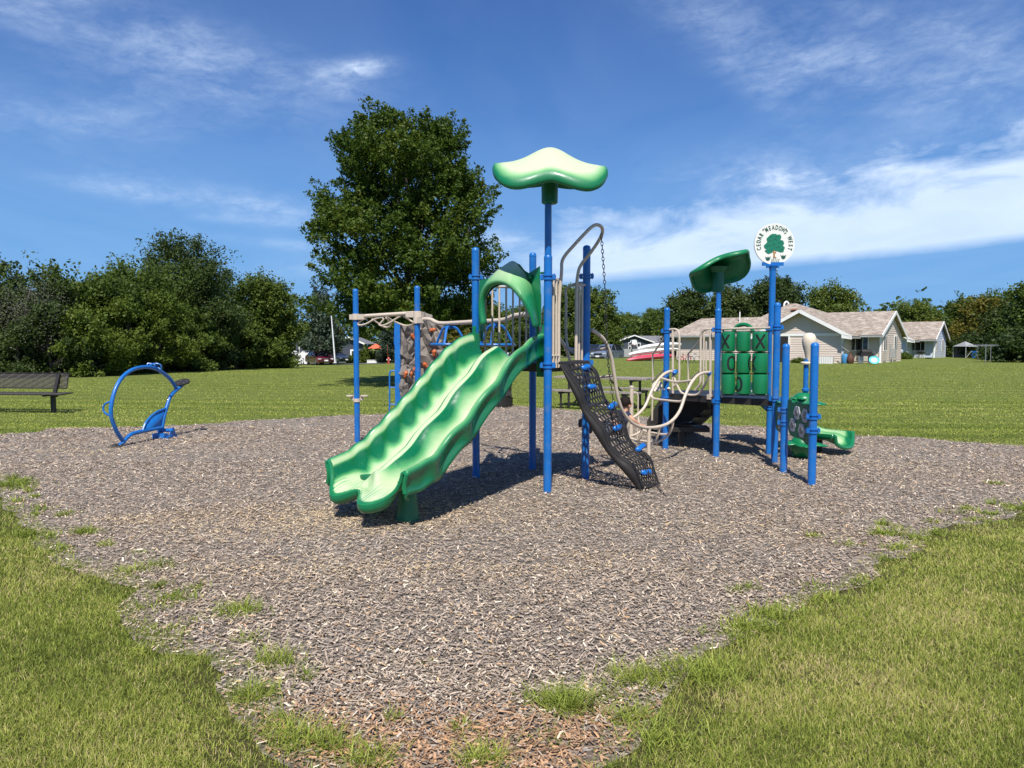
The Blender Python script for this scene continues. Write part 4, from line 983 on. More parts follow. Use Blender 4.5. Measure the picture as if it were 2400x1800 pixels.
txt = "CEDAR MEADOWS WEST"; a0_, a1_ = 197, -17
angs = [197 - (197 + 17) * (i / (len(txt) - 1)) for i in range(len(txt))]
for chh, a in zip(txt, angs):
    if chh == ' ': continue
    ra_ = radians(a); text3d(chh, sr * .30, onsign(cos(ra_) * sr * .79, sin(ra_) * sr * .79 + .0, .001), ra_ - pi / 2, 'signdark', sgn)
for a in (131, 52):      # small tick marks over the lettering
    ra_ = radians(a); q = MB(); q.prism([(-.008, -.012), (.008, -.012), (.012, .012), (-.006, .012)], onsign(cos(ra_) * sr * .90, sin(ra_) * sr * .90, .001), sx_, sz_, .004); q.build('sign_mark', 'signdark', sgn)
# tree emblem: overlapping leafy clumps, trunk and grass strokes
def s_(px, py): return ((px - 1814.5) / 47.5 * sr, (572 - py) / 47.5 * sr)
def poly_on(mbx, pts, k=.001): mbx.prism(pts, onsign(0, 0, k), sx_, sz_, .004)
tr_ = MB()
crownp = [(1789, 576), (1793, 572), (1797, 568), (1795, 560), (1799, 556), (1803, 552), (1808, 549), (1816, 549), (1820, 551), (1827, 550), (1830, 556), (1828, 563), (1834, 564), (1837, 570), (1834, 576), (1839, 580), (1837, 585), (1836, 590), (1829, 591), (1820, 588), (1813, 587), (1808, 592), (1800, 595), (1794, 591), (1791, 587), (1797, 585), (1790, 581)]
poly_on(tr_, [s_(*p) for p in crownp]); tr_.build('sign_tree', 'signgreen', sgn)
tr_ = MB()
for cx, cy, w_, h_ in ((1806, 557, 8, 3), (1820, 556, 7, 3), (1803, 566, 7, 3), (1815, 563, 8, 3), (1826, 570, 7, 3), (1800, 577, 8, 3), (1812, 574, 7, 3), (1822, 580, 8, 3), (1805, 586, 8, 3), (1829, 585, 6, 2.5)):
    pts = []
    for k in range(11): t = k / 10; pts.append(s_(cx - w_ / 2 + w_ * t, cy - h_ * sin(pi * t) * .6 + .8 * sin(7 * t)))
    for k in range(11): t = 1 - k / 10; pts.append(s_(cx - w_ / 2 + w_ * t, cy + .9 - h_ * sin(pi * t) * .6 + .8 * sin(7 * t)))
    poly_on(tr_, pts, .003)
tr_.build('sign_branch', 'signdark', sgn)
tr_ = MB(); poly_on(tr_, [s_(*p) for p in [(1811.5, 604), (1812, 594), (1810, 588), (1813, 588), (1815.5, 591), (1817, 588), (1819, 589), (1816, 595), (1815.5, 601), (1820, 603.5), (1814, 604)]], .002); tr_.build('sign_trunk', 'signbrown', sgn)
tr_ = MB()
for cx, cy, sg_ in ((1799.5, 604, 1), (1836, 600, 1)):
    poly_on(tr_, [s_(cx + a, cy + b) for a, b in ((-7, -3), (-3.5, .5), (-2.5, -3), (-.5, 0), (1, -3), (2.5, 0), (6.5, -4), (4, 4), (0, 6.5), (-4, 5))], .002)
for x0 in (1808, 1811, 1815, 1819, 1823): poly_on(tr_, [s_(x0, 613), s_(x0 + 1.4, 613), s_(x0 + 2.6 + (x0 - 1815) * .15, 606), s_(x0 + 1.4 + (x0 - 1815) * .15, 606)], .002)
tr_.build('sign_grass', 'signdark', sgn)
br_ = MB(); zb = sc_.z - sr; br_.lathe([(PR, -.10), (PR * 1.05, -.06), (PR * 1.5, -.02)], up(J_, zb), 16); br_.box(up(J_, zb + .01), (.30, .03, .05)); br_.box(up(J_, zb - .02) , (.18, .035, .05)); br_.build('sign_bracket', 'blue', PS)
# ---- horizontal ladder and spinning wheels on the left
A_, B_ = GP['A'], GP['B']
def ab(u, v, k=0.): return ped(u, v, A_, B_, Vector((.35, .9, 0)) * k)
mb = MB(); mb.tube([up(A_, ab(836, 742).z), up(B_, ab(978, 733).z)], .030, 12); bm1 = mb.build('squiggle_ladder', 'beige', PS)
mb = MB()
mb.tube(crom([ab(863, 741), ab(846, 752), ab(839, 758), ab(843, 762), ab(858, 759), ab(878, 748), ab(893, 744), ab(899, 748), ab(892, 757), ab(889, 761), ab(897, 763), ab(912, 757), ab(928, 747), ab(940, 740)], 5), .0145, 8); mb.build('squiggle_rung', 'beige', bm1)
mb = MB(); mb.tube(crom([ab(872, 748, .25), ab(884, 756, .35), ab(893, 763, .4), ab(905, 767, .4), ab(913, 765, .35), ab(916, 759, .3), ab(905, 745, .15)], 5), .0145, 8); mb.build('squiggle_rung', 'beige', bm1)
mb = MB(); mb.tube(crom([ab(905, 742, .1), ab(920, 751, .25), ab(935, 758, .35), ab(950, 763, .4), ab(962, 762, .35), ab(970, 757, .2), ab(958, 749, .15), ab(946, 741)], 5), .0145, 8)
mb.build('squiggle_rung', 'beige', bm1)
for p, v, dr in ((A_, 743, 1), (B_, 737, -1)):
    mb = MB(); z = ab(900, v).z; z = AT(1200, v, p.y).z; mb.lathe([(PR + .003, -.05), (PR + .02, -.045), (PR + .02, .045), (PR + .003, .05)], up(p, z), 18)
    d_ = (B_ - A_).normalized() * dr; mb.box(up(p + d_ * .11, z), (.15, .085, .085), atan2(d_.y, d_.x)); mb.box(up(p - d_ * .07, z), (.05, .09, .08), atan2(d_.y, d_.x)); mb.build('beam_collar', 'beige', bm1)
def be(u, v): return ped(u, v, B_, E_)
mb = MB(); bp_ = [be(982, 749), be(1000, 748), be(1012, 750), be(1024, 756), be(1040, 758), be(1080, 756), be(1130, 753), be(1170, 751), be(1188, 747), be(1205, 740), be(1225, 737), be(1247, 735)]
mb.tube(crom(bp_, 5), .030, 12); z = AT(1200, 751, B_.y).z; mb.lathe([(PR + .003, -.05), (PR + .02, -.045), (PR + .02, .045), (PR + .003, .05)], up(B_, z), 18); d_ = (E_ - B_).normalized(); mb.box(up(B_ + d_ * .11, z), (.15, .085, .085), atan2(d_.y, d_.x))
ov = mb.build('overhead_beam', 'beige', PS)
for (hu, hv), rr_, vz in (((1052, 757), .27, 807), ((1160, 752), .27, 808)):
    h = be(hu, hv); mb = MB(); c_ = up(h, AT(1200, vz, h.y).z); rc = .26
    mb.tube([c_ + Vector((rc * cos(t), rc * sin(t), 0)) for t in [2 * pi * k / 28 for k in range(28)]], .018, 8, closed=True)
    for k in range(3):
        a = .35 + 2 * pi * k / 3; dx = Vector((cos(a), sin(a), 0)); t0 = h - Vector((0, 0, .06))
        mb.tube(crom([t0, t0 + dx * .09 + Vector((0, 0, -.005)), t0 + dx * .15 - Vector((0, 0, .06)), c_ + dx * rc], 5), .0185, 8)
    mb.tube([h, h - Vector((0, 0, .09))], .022, 10); mb.build('spinning_wheel', 'blue', PS)
mb = MB(); z = AT(1200, 938, A_.y).z; mb.lathe([(PR + .003, -.028), (PR + .014, -.026), (PR + .014, .026), (PR + .003, .028)], up(A_, z), 16)
for sx__ in (-1, 1): mb.lathe([(.01, -.014), (.065, -.008), (.065, .006), (.05, .012)], up(A_, z + .07) + Vector((.115 * sx__, .03, 0)), 16); mb.box(up(A_, z + .035) + Vector((.075 * sx__, .02, 0)), (.05, .02, .07))
mb.build('foot_step', 'beige', PS)
# beige dish on post G
mb = MB(); p = AT(1540, 905, G_.y - .12); mb.lathe([(.01, -.035), (.05, -.03), (.085, -.008), (.088, .006), (.07, .01), (.01, -.012)], p, 20, axis=(-.55, -.55, .35)); mb.tube([p, up(G_, p.z - .07)], .014, 8); mb.lathe([(.01, -.02), (.03, 0), (.01, .02)], up(G_, zat('G', 910)) + Vector((.03, -.05, 0)), 12); mb.build('toy_dish', 'cream', PS)
# low beige post and hoop by the picnic table
mb = MB(); p = G(1481, 1030); p = Vector((1.95, 11.3, 0)); p = Vector(((1481 - 1200) / FPX * 11.3, 11.3, 0)); zt = AT(1481, 906, 11.3).z; mb.tube([p, up(p, zt)], .034, 12); mb.lathe([(.036, zt - .02), (.040, zt - .015), (.036, zt + .01), (.01, zt + .015)], p, 14)
mb.tube(crom([up(p, zt - .12), up(p, zt - .09) + Vector((.06, 0, 0)), up(p, zt - .14) + Vector((.10, 0, 0)), up(p, zt - .3) + Vector((.105, 0, 0)), up(p, 0.05) + Vector((.10, 0, 0))], 5), .012, 8)
mb.build('entry_post', 'beige', PS)
# ------------------------------------------------------------------ circle rocker (seesaw)
sA, sB = G(270, 1050), G(388, 1026)
def sw(u, v, k=0.):
    d = (sB - sA).normalized(); n = Vector((d.y, -d.x, 0)) * k
    return PL(u, v, (sA.x + n.x, sA.y + n.y), (sB.x + n.x, sB.y + n.y))
SW = thing('circle_rocker', 'blue tubular hoop rocker with two black foot pads standing alone on the wood chips', 'rocker', (sB.x, sB.y, 0))
mb = MB(); mb.tube(crom([sw(*q) for q in [(291, 1037), (275, 1014), (263, 985), (260, 963), (263, 938), (272, 909), (288, 883), (312, 866), (341, 860), (367, 865), (392, 882), (406, 898), (415, 914)]], 8), .030, 14); mb.build('hoop', 'blue', SW)
mb = MB(); mb.tube(crom([sw(*q) for q in [(279, 1046), (288, 1037), (297, 1027), (310, 1017), (334, 1011), (368, 1004), (382, 1002)]], 8), .031, 14); mb.build('rocker_arm', 'blue', SW)
mb = MB(); mb.tube(crom([sw(*q) for q in [(380, 1006), (383, 984), (389, 960), (397, 935), (405, 922), (414, 914), (428, 902)]], 8), .031, 14); mb.build('rocker_arm', 'blue', SW)
mb = MB(); fan = [sw(*q) for q in [(334, 1010), (341, 992), (353, 977), (367, 966), (388, 957), (380, 1002)]]; fc = crom(fan[:5], 6)
mb.v = [tuple(p) for p in fc] + [tuple(fan[5])]; mb.f = [tuple(range(len(mb.v)))]
mb.tube(fc, .013, 8); o = mb.build('fan_plate', 'blue', SW); md = o.modifiers.new('s', 'SOLIDIFY'); md.thickness = .012; md.offset = 0
for (u, v), tl in (((272, 1049), .18), ((427, 896), .12)):
    p = sw(u, v); d = (sB - sA).normalized(); n = Vector((d.y, -d.x, 0)); mb = MB()
    ex = (n + d * .25).normalized(); ey = (d * 1. + Vector((0, 0, tl))).normalized()
    ex = Vector((1, 0, .0)); ey = Vector((0, .93, .36)) if v > 1000 else Vector((.1, .90, .43))
    mb.prism([(.115 * cos(2 * pi * i / 24) * (1 + .12 * cos(4 * pi * i / 24)), .12 * sin(2 * pi * i / 24)) for i in range(24)], p, ex, ey, .022); fp = mb.build('foot_pad', 'black', SW)
    mb = MB(); nn = ex.cross(ey).normalized()
    for a, b in ((-.05, .05), (.05, .05), (-.05, -.04), (.05, -.04)): mb = MB(); mb.lathe([(.009, .0), (.006, .006)], p + ex * a + ey * b + nn * .011, 8, axis=nn); mb.build('bolt', 'steel', fp)
def ringloop(c, ax1, ax2, r1, r2, t0, t1, nm='handle'):
    mb = MB(); mb.tube([c + ax1 * (r1 * cos(t)) + ax2 * (r2 * sin(t)) for t in [t0 + (t1 - t0) * k / 18 for k in range(19)]], .013, 8); return mb.build(nm, 'blue', SW)
d = (sB - sA).normalized(); n = Vector((d.y, -d.x, 0)); Zv = Vector((0, 0, 1))
c = sw(260, 958); ringloop(c, Vector((-.9, .2, 0)).normalized(), Zv, .14, .105, -pi / 2, pi / 2); ringloop(c, -n, Zv, .13, .10, -pi / 2, pi / 2); 
c = sw(362, 863); tg = Vector((.9, .2, -.25)).normalized()
ringloop(c, (Zv + n * .9).normalized(), tg, .10, .095, -pi / 2, pi / 2); ringloop(c, (Zv - n * .9).normalized(), tg, .10, .095, -pi / 2, pi / 2)
mb = MB(); b0 = Vector((sB.x, sB.y, 0))
for k in (-.11, .12):
    mb.prism([(-.10, .0), (.10, .0), (.04, .17), (-.04, .17)], b0 + d * .02 + n * k, d, (0, 0, 1), .012)
mb.tube([b0 + n * -.14 + Zv * .13, b0 + n * .15 + Zv * .13], .03, 12); mb.box(b0 + Vector((0, 0, .02)), (.26, .28, .03), atan2(d.y, d.x)); mb.box(b0 - d * .14 + Vector((0, 0, .05)), (.1, .22, .08), atan2(d.y, d.x)); mb.build('pivot_base', 'blue', SW)
# ------------------------------------------------------------------ mesh park bench on the left
bA, bB = G(116 * d2, 892 * d2), None
bx, by = bA.x, bA.y
BN = thing('park_bench', 'dark perforated metal park bench on the grass at the left edge', 'bench', (bx, by, 0))
dirb = Vector((-1, .12, 0)).normalized(); dep = Vector((dirb.y, -dirb.x, 0)); dep = dep if dep.y > 0 else -dep
m, bt_, bb_ = newmat('perforated_bench'); M['perf'] = m
vo = N(bt_, 'ShaderNodeTexVoronoi'); vo.inputs['Scale'].default_value = 34; vo.inputs['Randomness'].default_value = 0; L(bt_, objco(bt_), vo.inputs['Vector'])
bb_.inputs['Base Color'].default_value = (.075, .064, .052, 1); bb_.inputs['Roughness'].default_value = .5
L(bt_, math_(bt_, 'GREATER_THAN', vo.outputs[0], .47), bb_.inputs['Alpha'])
mb = MB(); o = Vector((bx, by, 0)); e0 = o - dirb * .22; e1 = o + dirb * 2.1
def bn_box(nm, z0, z1, off0, off1, mat, a=e0, b=e1):
    mb = MB(); q = [a + dep * off0 + Vector((0, 0, z0)), b + dep * off0 + Vector((0, 0, z0)), b + dep * off1 + Vector((0, 0, z1)), a + dep * off1 + Vector((0, 0, z1))]
    mb.v = [tuple(p) for p in q]; mb.f = [(0, 1, 2, 3)]; x = mb.build(nm, mat, BN, smooth=0); md = x.modifiers.new('s', 'SOLIDIFY'); md.thickness = .012; md.offset = 0
    f = MB(); 
    for i in range(4): f.tube([q[i], q[(i + 1) % 4]], .014, 6)
    f.build('rim', 'dark_metal', x); return x
bn_box('backrest', .56, .90, .16, .24, 'perf'); bn_box('seat', .44, .46, -.32, .10, 'perf', e0 - dirb * .2, e1)
for k in (.0, 1.7):
    mb = MB(); q = o + dirb * k
    mb.box(q + Vector((0, 0, .22)), (.085, .07, .46)); mb.bar(q + dep * .04 + Vector((0, 0, .42)), q + dep * .2 + Vector((0, 0, .88)), .08, .05); mb.bar(q - dep * .3 + Vector((0, 0, .42)), q + dep * .12 + Vector((0, 0, .42)), .05, .05); mb.lathe([(.045, -.03), (.045, .03)], q + Vector((.1, -.05, .41)), 10, axis=(0, 1, 0)); mb.build('leg', 'dark_metal', BN)
# ------------------------------------------------------------------ drum bin
bc = G(1172, 956); BR = thing('drum_bin', 'dented dark steel drum rubbish bin with a black liner behind the slide', 'bin', (bc.x, bc.y, 0))
M['drum'] = simple('drum_paint', (.055, .048, .042), .5, .3, .35, 5, .2, 20, 0, ((.16, .10, .06), .6))
bc = up(bc + Vector((0, .28, 0)), 0); prof = [(.27, 0), (.285, .01), (.285, .20)]
for z in (.30, .56): prof += [(.285, z - .03), (.298, z - .012), (.298, z + .012), (.285, z + .03)]
prof += [(.285, .80), (.292, .81), (.292, .83), (.27, .83), (.26, .70)]
mb = MB(); mb.lathe(prof, bc, 36); mb.build('drum', 'drum', BR)
def linf(kz, r0, amp, z0, z1):
    mb = MB()
    def fn(a, b):
        t = 2 * pi * a; w = .5 + .5 * sin(7 * t + 2 * sin(3 * t)); z = z0 + (z1 - z0) * b; 
        if b == 0: z -= .07 * w * (1 if z1 > z0 else 0) + .03 * sin(2 * t)
        r = r0 + amp * sin(11 * t + 3 * b) * .5 + amp * b
        return bc + Vector((r * cos(t), r * sin(t), z))
    mb.grid(fn, 60, 6, True); return mb
o = linf(0, .300, .008, .60, .85).build('liner', 'black', BR); 
o = linf(0, .297, .018, .0, .24).build('bag_hem', 'black', BR)
mb = MB(); mb.lathe([(.27, .70), (.25, .72), (.01, .70)], bc, 24); mb.build('rubbish', 'black', BR)
# ------------------------------------------------------------------ picnic table
pA, pB = Vector((1.25, 17.9, 0)), Vector((3.05, 16.7, 0)); ax = (pB - pA).normalized(); nx_ = Vector((-ax.y, ax.x, 0)); pc0 = pA.lerp(pB, .5) + nx_ * .70
pc0 = Vector(((1420 - 1200) / FPX * 17.3, 17.6, 0)); ax = Vector((.86, -.51, 0)).normalized(); nx_ = Vector((-ax.y, ax.x, 0))
PT = thing('picnic_table', 'weathered wooden picnic table with attached benches on the lawn behind the climber', 'picnic table', tuple(pc0))
def plank(c, w, ln, z, mb): mb.box(c + Vector((0, 0, z)), (ln, w, .04), atan2(ax.y, ax.x))
mb = MB()
for k in range(5): plank(pc0 + nx_ * ((k - 2) * .15), .14, 2.45 - .02 * (k % 2), .75, mb)
mb.build('table_top', 'wood_old', PT, smooth=0)
for s_i in (-1, 1):
    mb = MB()
    for k in (0, 1): plank(pc0 + nx_ * (s_i * (.70 + .12 * k)), .115, 2.45, .45, mb)
    mb.build('bench_seat', 'wood_old', PT, smooth=0)
for e in (-.82, .82):
    q = pc0 + ax * e; mb = MB(); mb.bar(q - nx_ * .85 + Vector((0, 0, .40)), q + nx_ * .85 + Vector((0, 0, .40)), .05, .07); mb.bar(q - nx_ * .36 + Vector((0, 0, .70)), q + nx_ * .36 + Vector((0, 0, .70)), .05, .05)
    for s_i in (-1, 1):
        mb.bar(q + nx_ * (s_i * .30) + Vector((0, 0, .72)), q + nx_ * (s_i * .32), .055, .055); mb.bar(q + nx_ * (s_i * .76) + Vector((0, 0, .43)), q + nx_ * (s_i * .74), .05, .05)
    mb.bar(q + Vector((0, 0, .1)), pc0 + ax * (e * .2) + Vector((0, 0, .70)), .035, .035)
    mb.build('leg_frame', 'dark_metal', PT, smooth=0)
# ------------------------------------------------------------------ spinner with leaf seats beside the flower panel
sp0 = Vector(((1885 - 1200) / FPX * 9.85, 9.85, 0)); SPN = thing('leaf_spinner', 'green leaf shaped spinner on a blue pole topped by a cream bulb, behind flower panel', 'spinner', tuple(sp0))
zt_ = AT(1890, 842, 9.85).z; px_ = Vector(((1889.5 - 1200) / FPX * 9.85, 9.85, 0))
mb = MB(); mb.tube([up(px_, .3), up(px_, zt_)], .034, 14); mb.build('pole', 'blue', SPN); mb = MB(); mb.lathe([(.036, 0), (.05, .01), (.05, .04), (.036, .05)], up(px_, AT(1890, 918, 9.85).z), 14); mb.build('collar', 'blue', SPN)
z0 = AT(1890, 845, 9.85).z; z1 = AT(1890, 780, 9.85).z; H_b = z1 - z0
mb = MB(); mb.lathe([(.040, 0), (.048, .12 * H_b), (.062, .3 * H_b), (.085, .5 * H_b), (.095, .66 * H_b), (.092, .8 * H_b), (.072, .93 * H_b), (.035, .995 * H_b), (.004, 1.0 * H_b)], up(px_, z0) + Vector((.035, -.0, 0)), 22); mb.lathe([(.07, -.02), (.075, 0), (.06, .015)], up(px_, z0 - .03), 14); mb.build('bulb', 'cream', SPN)
def leaflet(mb, c, ang, ln, wd, tilt, curl=.2):
    d_ = Vector((cos(ang), sin(ang), 0)); s_v = Vector((-sin(ang), cos(ang), 0))
    def fn(a, b):
        t = b; w = wd * (sin(pi * min(1, t * .93 + .07)) ** .75) * (a * 2 - 1)
        return c + d_ * (ln * t) + s_v * w + Vector((0, 0, tilt * ln * t - curl * t * t * ln - .25 * abs(w)))
    mb.grid(fn, 7, 9)
zb_ = AT(1885, 948, 9.85).z; zc_ = AT(1885, 924, 9.85).z
mb = MB(); mb.lathe([(.16, -.03), (.17, 0), (.16, .05), (.135, .11), (.09, .15), (.05, .165)], up(sp0, zb_), 24)
for a in range(6): leaflet(mb, up(sp0, zb_ + .03) + Vector((cos(a * pi / 3 + .3) * .06, sin(a * pi / 3 + .3) * .06, 0)), a * pi / 3 + .3, .26, .10, .12)
for a in range(6): leaflet(mb, up(sp0, zc_ - .05) + Vector((cos(a * pi / 3) * .05, sin(a * pi / 3) * .05, 0)), a * pi / 3, .15, .06, .1)
o = mb.build('upper_leaf_cluster', 'green', SPN, smooth=50); md = o.modifiers.new('s', 'SOLIDIFY'); md.thickness = .015
zb2 = AT(1885, 1046, 9.85).z
mb = MB(); mb.lathe([(.06, -.0), (.12, .03), (.165, zb2 * .8), (.17, zb2 + .05), (.12, zb2 + .12), (.05, zb2 + .2), (.045, zb_)], up(sp0, 0), 24)
for a in range(5): leaflet(mb, up(sp0, zb2 + .06), a * 2 * pi / 5 + 3.2, .33, .11, .08)
o = mb.build('lower_leaf_cluster', 'green', SPN, smooth=50); md = o.modifiers.new('s', 'SOLIDIFY'); md.thickness = .015
# ------------------------------------------------------------------ climbing rock
rY = 13.6
RK = thing('climbing_rock', 'grey moulded climbing rock wall with orange holds and a blue frame behind the slide', 'climbing wall', ((990 - 1200) / FPX * rY, rY, 0))
M['rock'] = simple('moulded_rock', (.20, .172, .145), .75, 0, .22, 3, .3, 30, 0, ((.12, .10, .09), .5))
def rk(u, v, dy=0.): return AT(u, v, rY + dy)
def rockpanel(uL, uR, vtop, vbot, yL, yR, seed, nm):
    r_ = np.random.default_rng(seed); nu_, nv_ = 9, 22; mb = MB()
    for j in range(nv_):
        for i in range(nu_):
            a, b = i / (nu_ - 1), j / (nv_ - 1); yy = yL + (yR - yL) * a
            vt = vtop(a); v = vt + (vbot - vt) * b
            u_ = uL + (uR - uL) * a + (0 if i in (0,) else r_.normal(0, 1.8)); p = AT(u_, v + (r_.normal(0, 2.5) if 0 < j < nv_ - 1 else 0), rY + yy)
            amp = .055 * (0 if i == 0 else 1); p.y += -abs(r_.normal(0, amp)) - .05 * sin(b * 9 + seed) * amp * 10 + r_.normal(0, amp * .6); p.z = max(p.z, -.02); mb.v.append(p)
    for j in range(nv_ - 1):
        for i in range(nu_ - 1):
            a = j * nu_ + i
            if (i + j) % 2: mb.f += [(a, a + 1, a + nu_ + 1), (a, a + nu_ + 1, a + nu_)]
            else: mb.f += [(a, a + 1, a + nu_), (a + 1, a + nu_ + 1, a + nu_)]
    o = mb.build(nm, 'rock', RK, smooth=0); md = o.modifiers.new('s', 'SOLIDIFY'); md.thickness = .08; md.offset = -1
    bv = o.modifiers.new('b', 'BEVEL'); bv.width = .012; bv.segments = 2; bv.limit_method = 'ANGLE'; bv.angle_limit = radians(12)
    return o
rockpanel(939, 984, lambda a: 757 + 8 * sin(a * 3), 1003, .0, .42, 3, 'rock_panel')
rockpanel(980, 1040, lambda a: 737 + 2 + 26 * a * a - 9 * sin(pi * min(1, a * 1.9)) , 1001, .42, .05, 8, 'rock_panel')
for u, v, a in ((967, 788, 2.2), (1015, 773, .2), (1018, 827, 1.5), (998, 856, 2.3), (951, 877, 1.3), (963, 878, 1.4), (973, 866, .4)):
    yy = .0 + (.42) * (u - 939) / 45 if u < 982 else .42 - .37 * (u - 980) / 60
    p = rk(u, v, yy - .17); mb = MB(); n_s = 12
    for j in range(7):
        s = j / 6 * 2 - 1; r_ = .040 * sqrt(max(.02, 1 - s * s)) * (1 + .25 * sin(5 * s)); ax_ = Vector((cos(a), 0, sin(a))); pr_ = Vector((-sin(a), 0, cos(a)))
        for i in range(n_s): t = 2 * pi * i / n_s; mb.v.append(p + ax_ * (s * .075) + pr_ * (r_ * cos(t) * (1 + .2 * cos(3 * t))) + Vector((0, -1, 0)) * (r_ * sin(t)))
    for j in range(6):
        for i in range(n_s): mb.f.append((j * n_s + i, j * n_s + (i + 1) % n_s, (j + 1) * n_s + (i + 1) % n_s, (j + 1) * n_s + i))
    mb.build('hold', 'orange', RK, smooth=50)
mb = MB(); a = rk(931.5, 757, -.05); mb.box((a.x, a.y, a.z / 2), (.105, .06, a.z)); mb.build('side_plate', 'blue', RK)
mb = MB(); mb.tube(crom([rk(935, 762), rk(929, 760), rk(925.5, 768), rk(925, 790), rk(925, 808), rk(931, 814)], 5), .013, 8); mb.build('grab_handle', 'blue', RK)
mb = MB(); mb.tube(crom([rk(934, 870), rk(920, 869), rk(914, 873), rk(913, 890), rk(913, 930), up(rk(912, 975), .0)], 5), .015, 8)
for v in (908, 948): mb.tube([rk(914, v), rk(934, v)], .013, 8)
mb.build('side_ladder', 'blue', RK)
for k in range(7):
    mb = MB(); mb.lathe([(.008, 0), (.006, .008)], rk(936.5, 775 + k * 28, -.085), 8, axis=(0, -1, 0)); mb.build('bolt', 'steel', RK)
# ------------------------------------------------------------------ the boy on the bent tube bridge
M['hair'] = simple('dark_hair', (.012, .008, .006), .7, 0, .3, 40, .3, 90, spec=.15)
M['skin'] = simple('skin', (.48, .25, .15), .5, 0, .06, 20)
M['navy'] = simple('navy_shirt', (.012, .016, .045), .85, 0, .2, 20, .2, 60)
M['greycloth'] = simple('grey_trousers', (.10, .11, .13), .85, 0, .15, 20, .2, 60)
M['shoe'] = simple('dark_shoe', (.05, .05, .055), .6, 0, .3, 20)
hand = ped(1508, 1000, f_a, f_b, Vector((-.02, .03, 0)))
off = Vector((-.25, .29, 0))
def bo(u, v, k): return ped(u, v, f_a, f_b, Vector((-.62, .78, 0)) * k)
head = bo(1467, 947, .26); neck = bo(1466, 963, .24); sh = bo(1470, 972, .22); chest = bo(1463, 985, .27); hip = bo(1437, 1004, .33)
boy = thing('person', 'dark haired boy in navy shirt crouching on bent tube bridge, hand on its rail', 'person', tuple(up(hip, 0)))
def skinned(name, nodes, edges, mat, parent, lvl=2, root=0):
    me = bpy.data.meshes.new(name); pl = parent_world(parent); me.from_pydata([tuple(Vector(p) - pl) for p, r in nodes], edges, [])
    me.materials.append(M[mat]); o = bpy.data.objects.new(name, me); COL.objects.link(o); o.parent = parent
    md = o.modifiers.new('skin', 'SKIN'); md.use_smooth_shade = True
    for i, (p, r) in enumerate(nodes): me.skin_vertices[0].data[i].radius = (r, r)
    me.skin_vertices[0].data[root].use_root = True
    sb = o.modifiers.new('sub', 'SUBSURF'); sb.levels = lvl; sb.render_levels = lvl
    return o
el_ = bo(1484, 985, .12); wr = hand + Vector((-.035, .03, .012)); hd_ = hand + Vector((-.012, .012, .018))
sh2 = sh + Vector((-.14, .16, 0)); el2 = sh2 + Vector((.02, .05, -.15)); wr2 = el2 + Vector((.10, -.02, -.12))
lk = hip + Vector((-.10, -.10, -.02)); kn = bo(1418, 1010, .22); fk = bo(1390, 1000, .26); kn2 = bo(1425, 1002, .45); ft2 = bo(1366, 985, .42)
nodes = [(hip, .085), (lerp(hip, chest, .5), .085), (chest, .088), (lerp(chest, sh, .6) + Vector((-.05, .06, .01)), .075), (neck, .035), (head - Vector((0, 0, .02)), .062), (head + Vector((0, 0, .03)), .066), (sh, .046), (el_, .030), (wr, .021), (hd_, .020), (sh2, .046), (el2, .030), (wr2, .022),
         (lerp(hip, kn, .4), .062), (kn, .048), (fk, .035), (lerp(hip, kn2, .4), .062), (kn2, .048), (ft2, .035)]
edges = [(0, 1), (1, 2), (2, 3), (3, 4), (4, 5), (5, 6), (3, 7), (7, 8), (8, 9), (9, 10), (3, 11), (11, 12), (12, 13), (0, 14), (14, 15), (15, 16), (0, 17), (17, 18), (18, 19)]
# fingers curled over the rail
rd = (f_b - f_a).normalized()
for k, (ln, cu) in enumerate(((.036, 0), (.042, 0), (.040, 0), (.032, 0))):
    b = hd_ + rd * (-.014 + .010 * k) + Vector((.008, -.008, 0)); t1 = b + Vector((.016, -.018, .002)); t2 = b + Vector((.024, -.030, -.018)); i = len(nodes)
    nodes += [(b, .0065), (t1, .006), (t2, .005)]; edges += [(10, i), (i, i + 1), (i + 1, i + 2)]
i = len(nodes); b = hd_ + rd * -.018; nodes += [(b, .007), (b + rd * -.012 + Vector((.012, -.012, -.006)), .006)]; edges += [(10, i), (i, i + 1)]
skinned('body', nodes, edges, 'skin', boy)
skinned('shirt', [(lerp(hip, chest, .1), .098), (lerp(hip, chest, .5), .100), (chest, .102), (lerp(chest, sh, .6) + Vector((-.05, .06, .01)), .086), (neck - Vector((0, 0, .03)), .048), (sh, .058), (lerp(sh, el_, .7), .044), (sh2, .058), (lerp(sh2, el2, .7), .044)],
        [(0, 1), (1, 2), (2, 3), (3, 4), (3, 5), (5, 6), (3, 7), (7, 8)], 'navy', boy)
skinned('trousers', [(hip, .100), (lerp(hip, kn, .4), .074), (kn, .060), (lerp(kn, fk, .9), .048), (lerp(hip, kn2, .4), .074), (kn2, .060), (lerp(kn2, ft2, .9), .048)], [(0, 1), (1, 2), (2, 3), (0, 4), (4, 5), (5, 6)], 'greycloth', boy)
for f_, k_ in ((fk, kn), (ft2, kn2)):
    d_ = (f_ - k_).normalized(); skinned('shoe', [(f_, .036), (f_ + d_ * .05 - Vector((0, 0, .015)), .034), (f_ + d_ * .05 - Vector((0, 0, .10)), .028)], [(0, 1), (1, 2)], 'shoe', boy)
hm = MB()
fwd = Vector((.62, .35, 0)).normalized(); side = Vector((-fwd.y, fwd.x, 0))
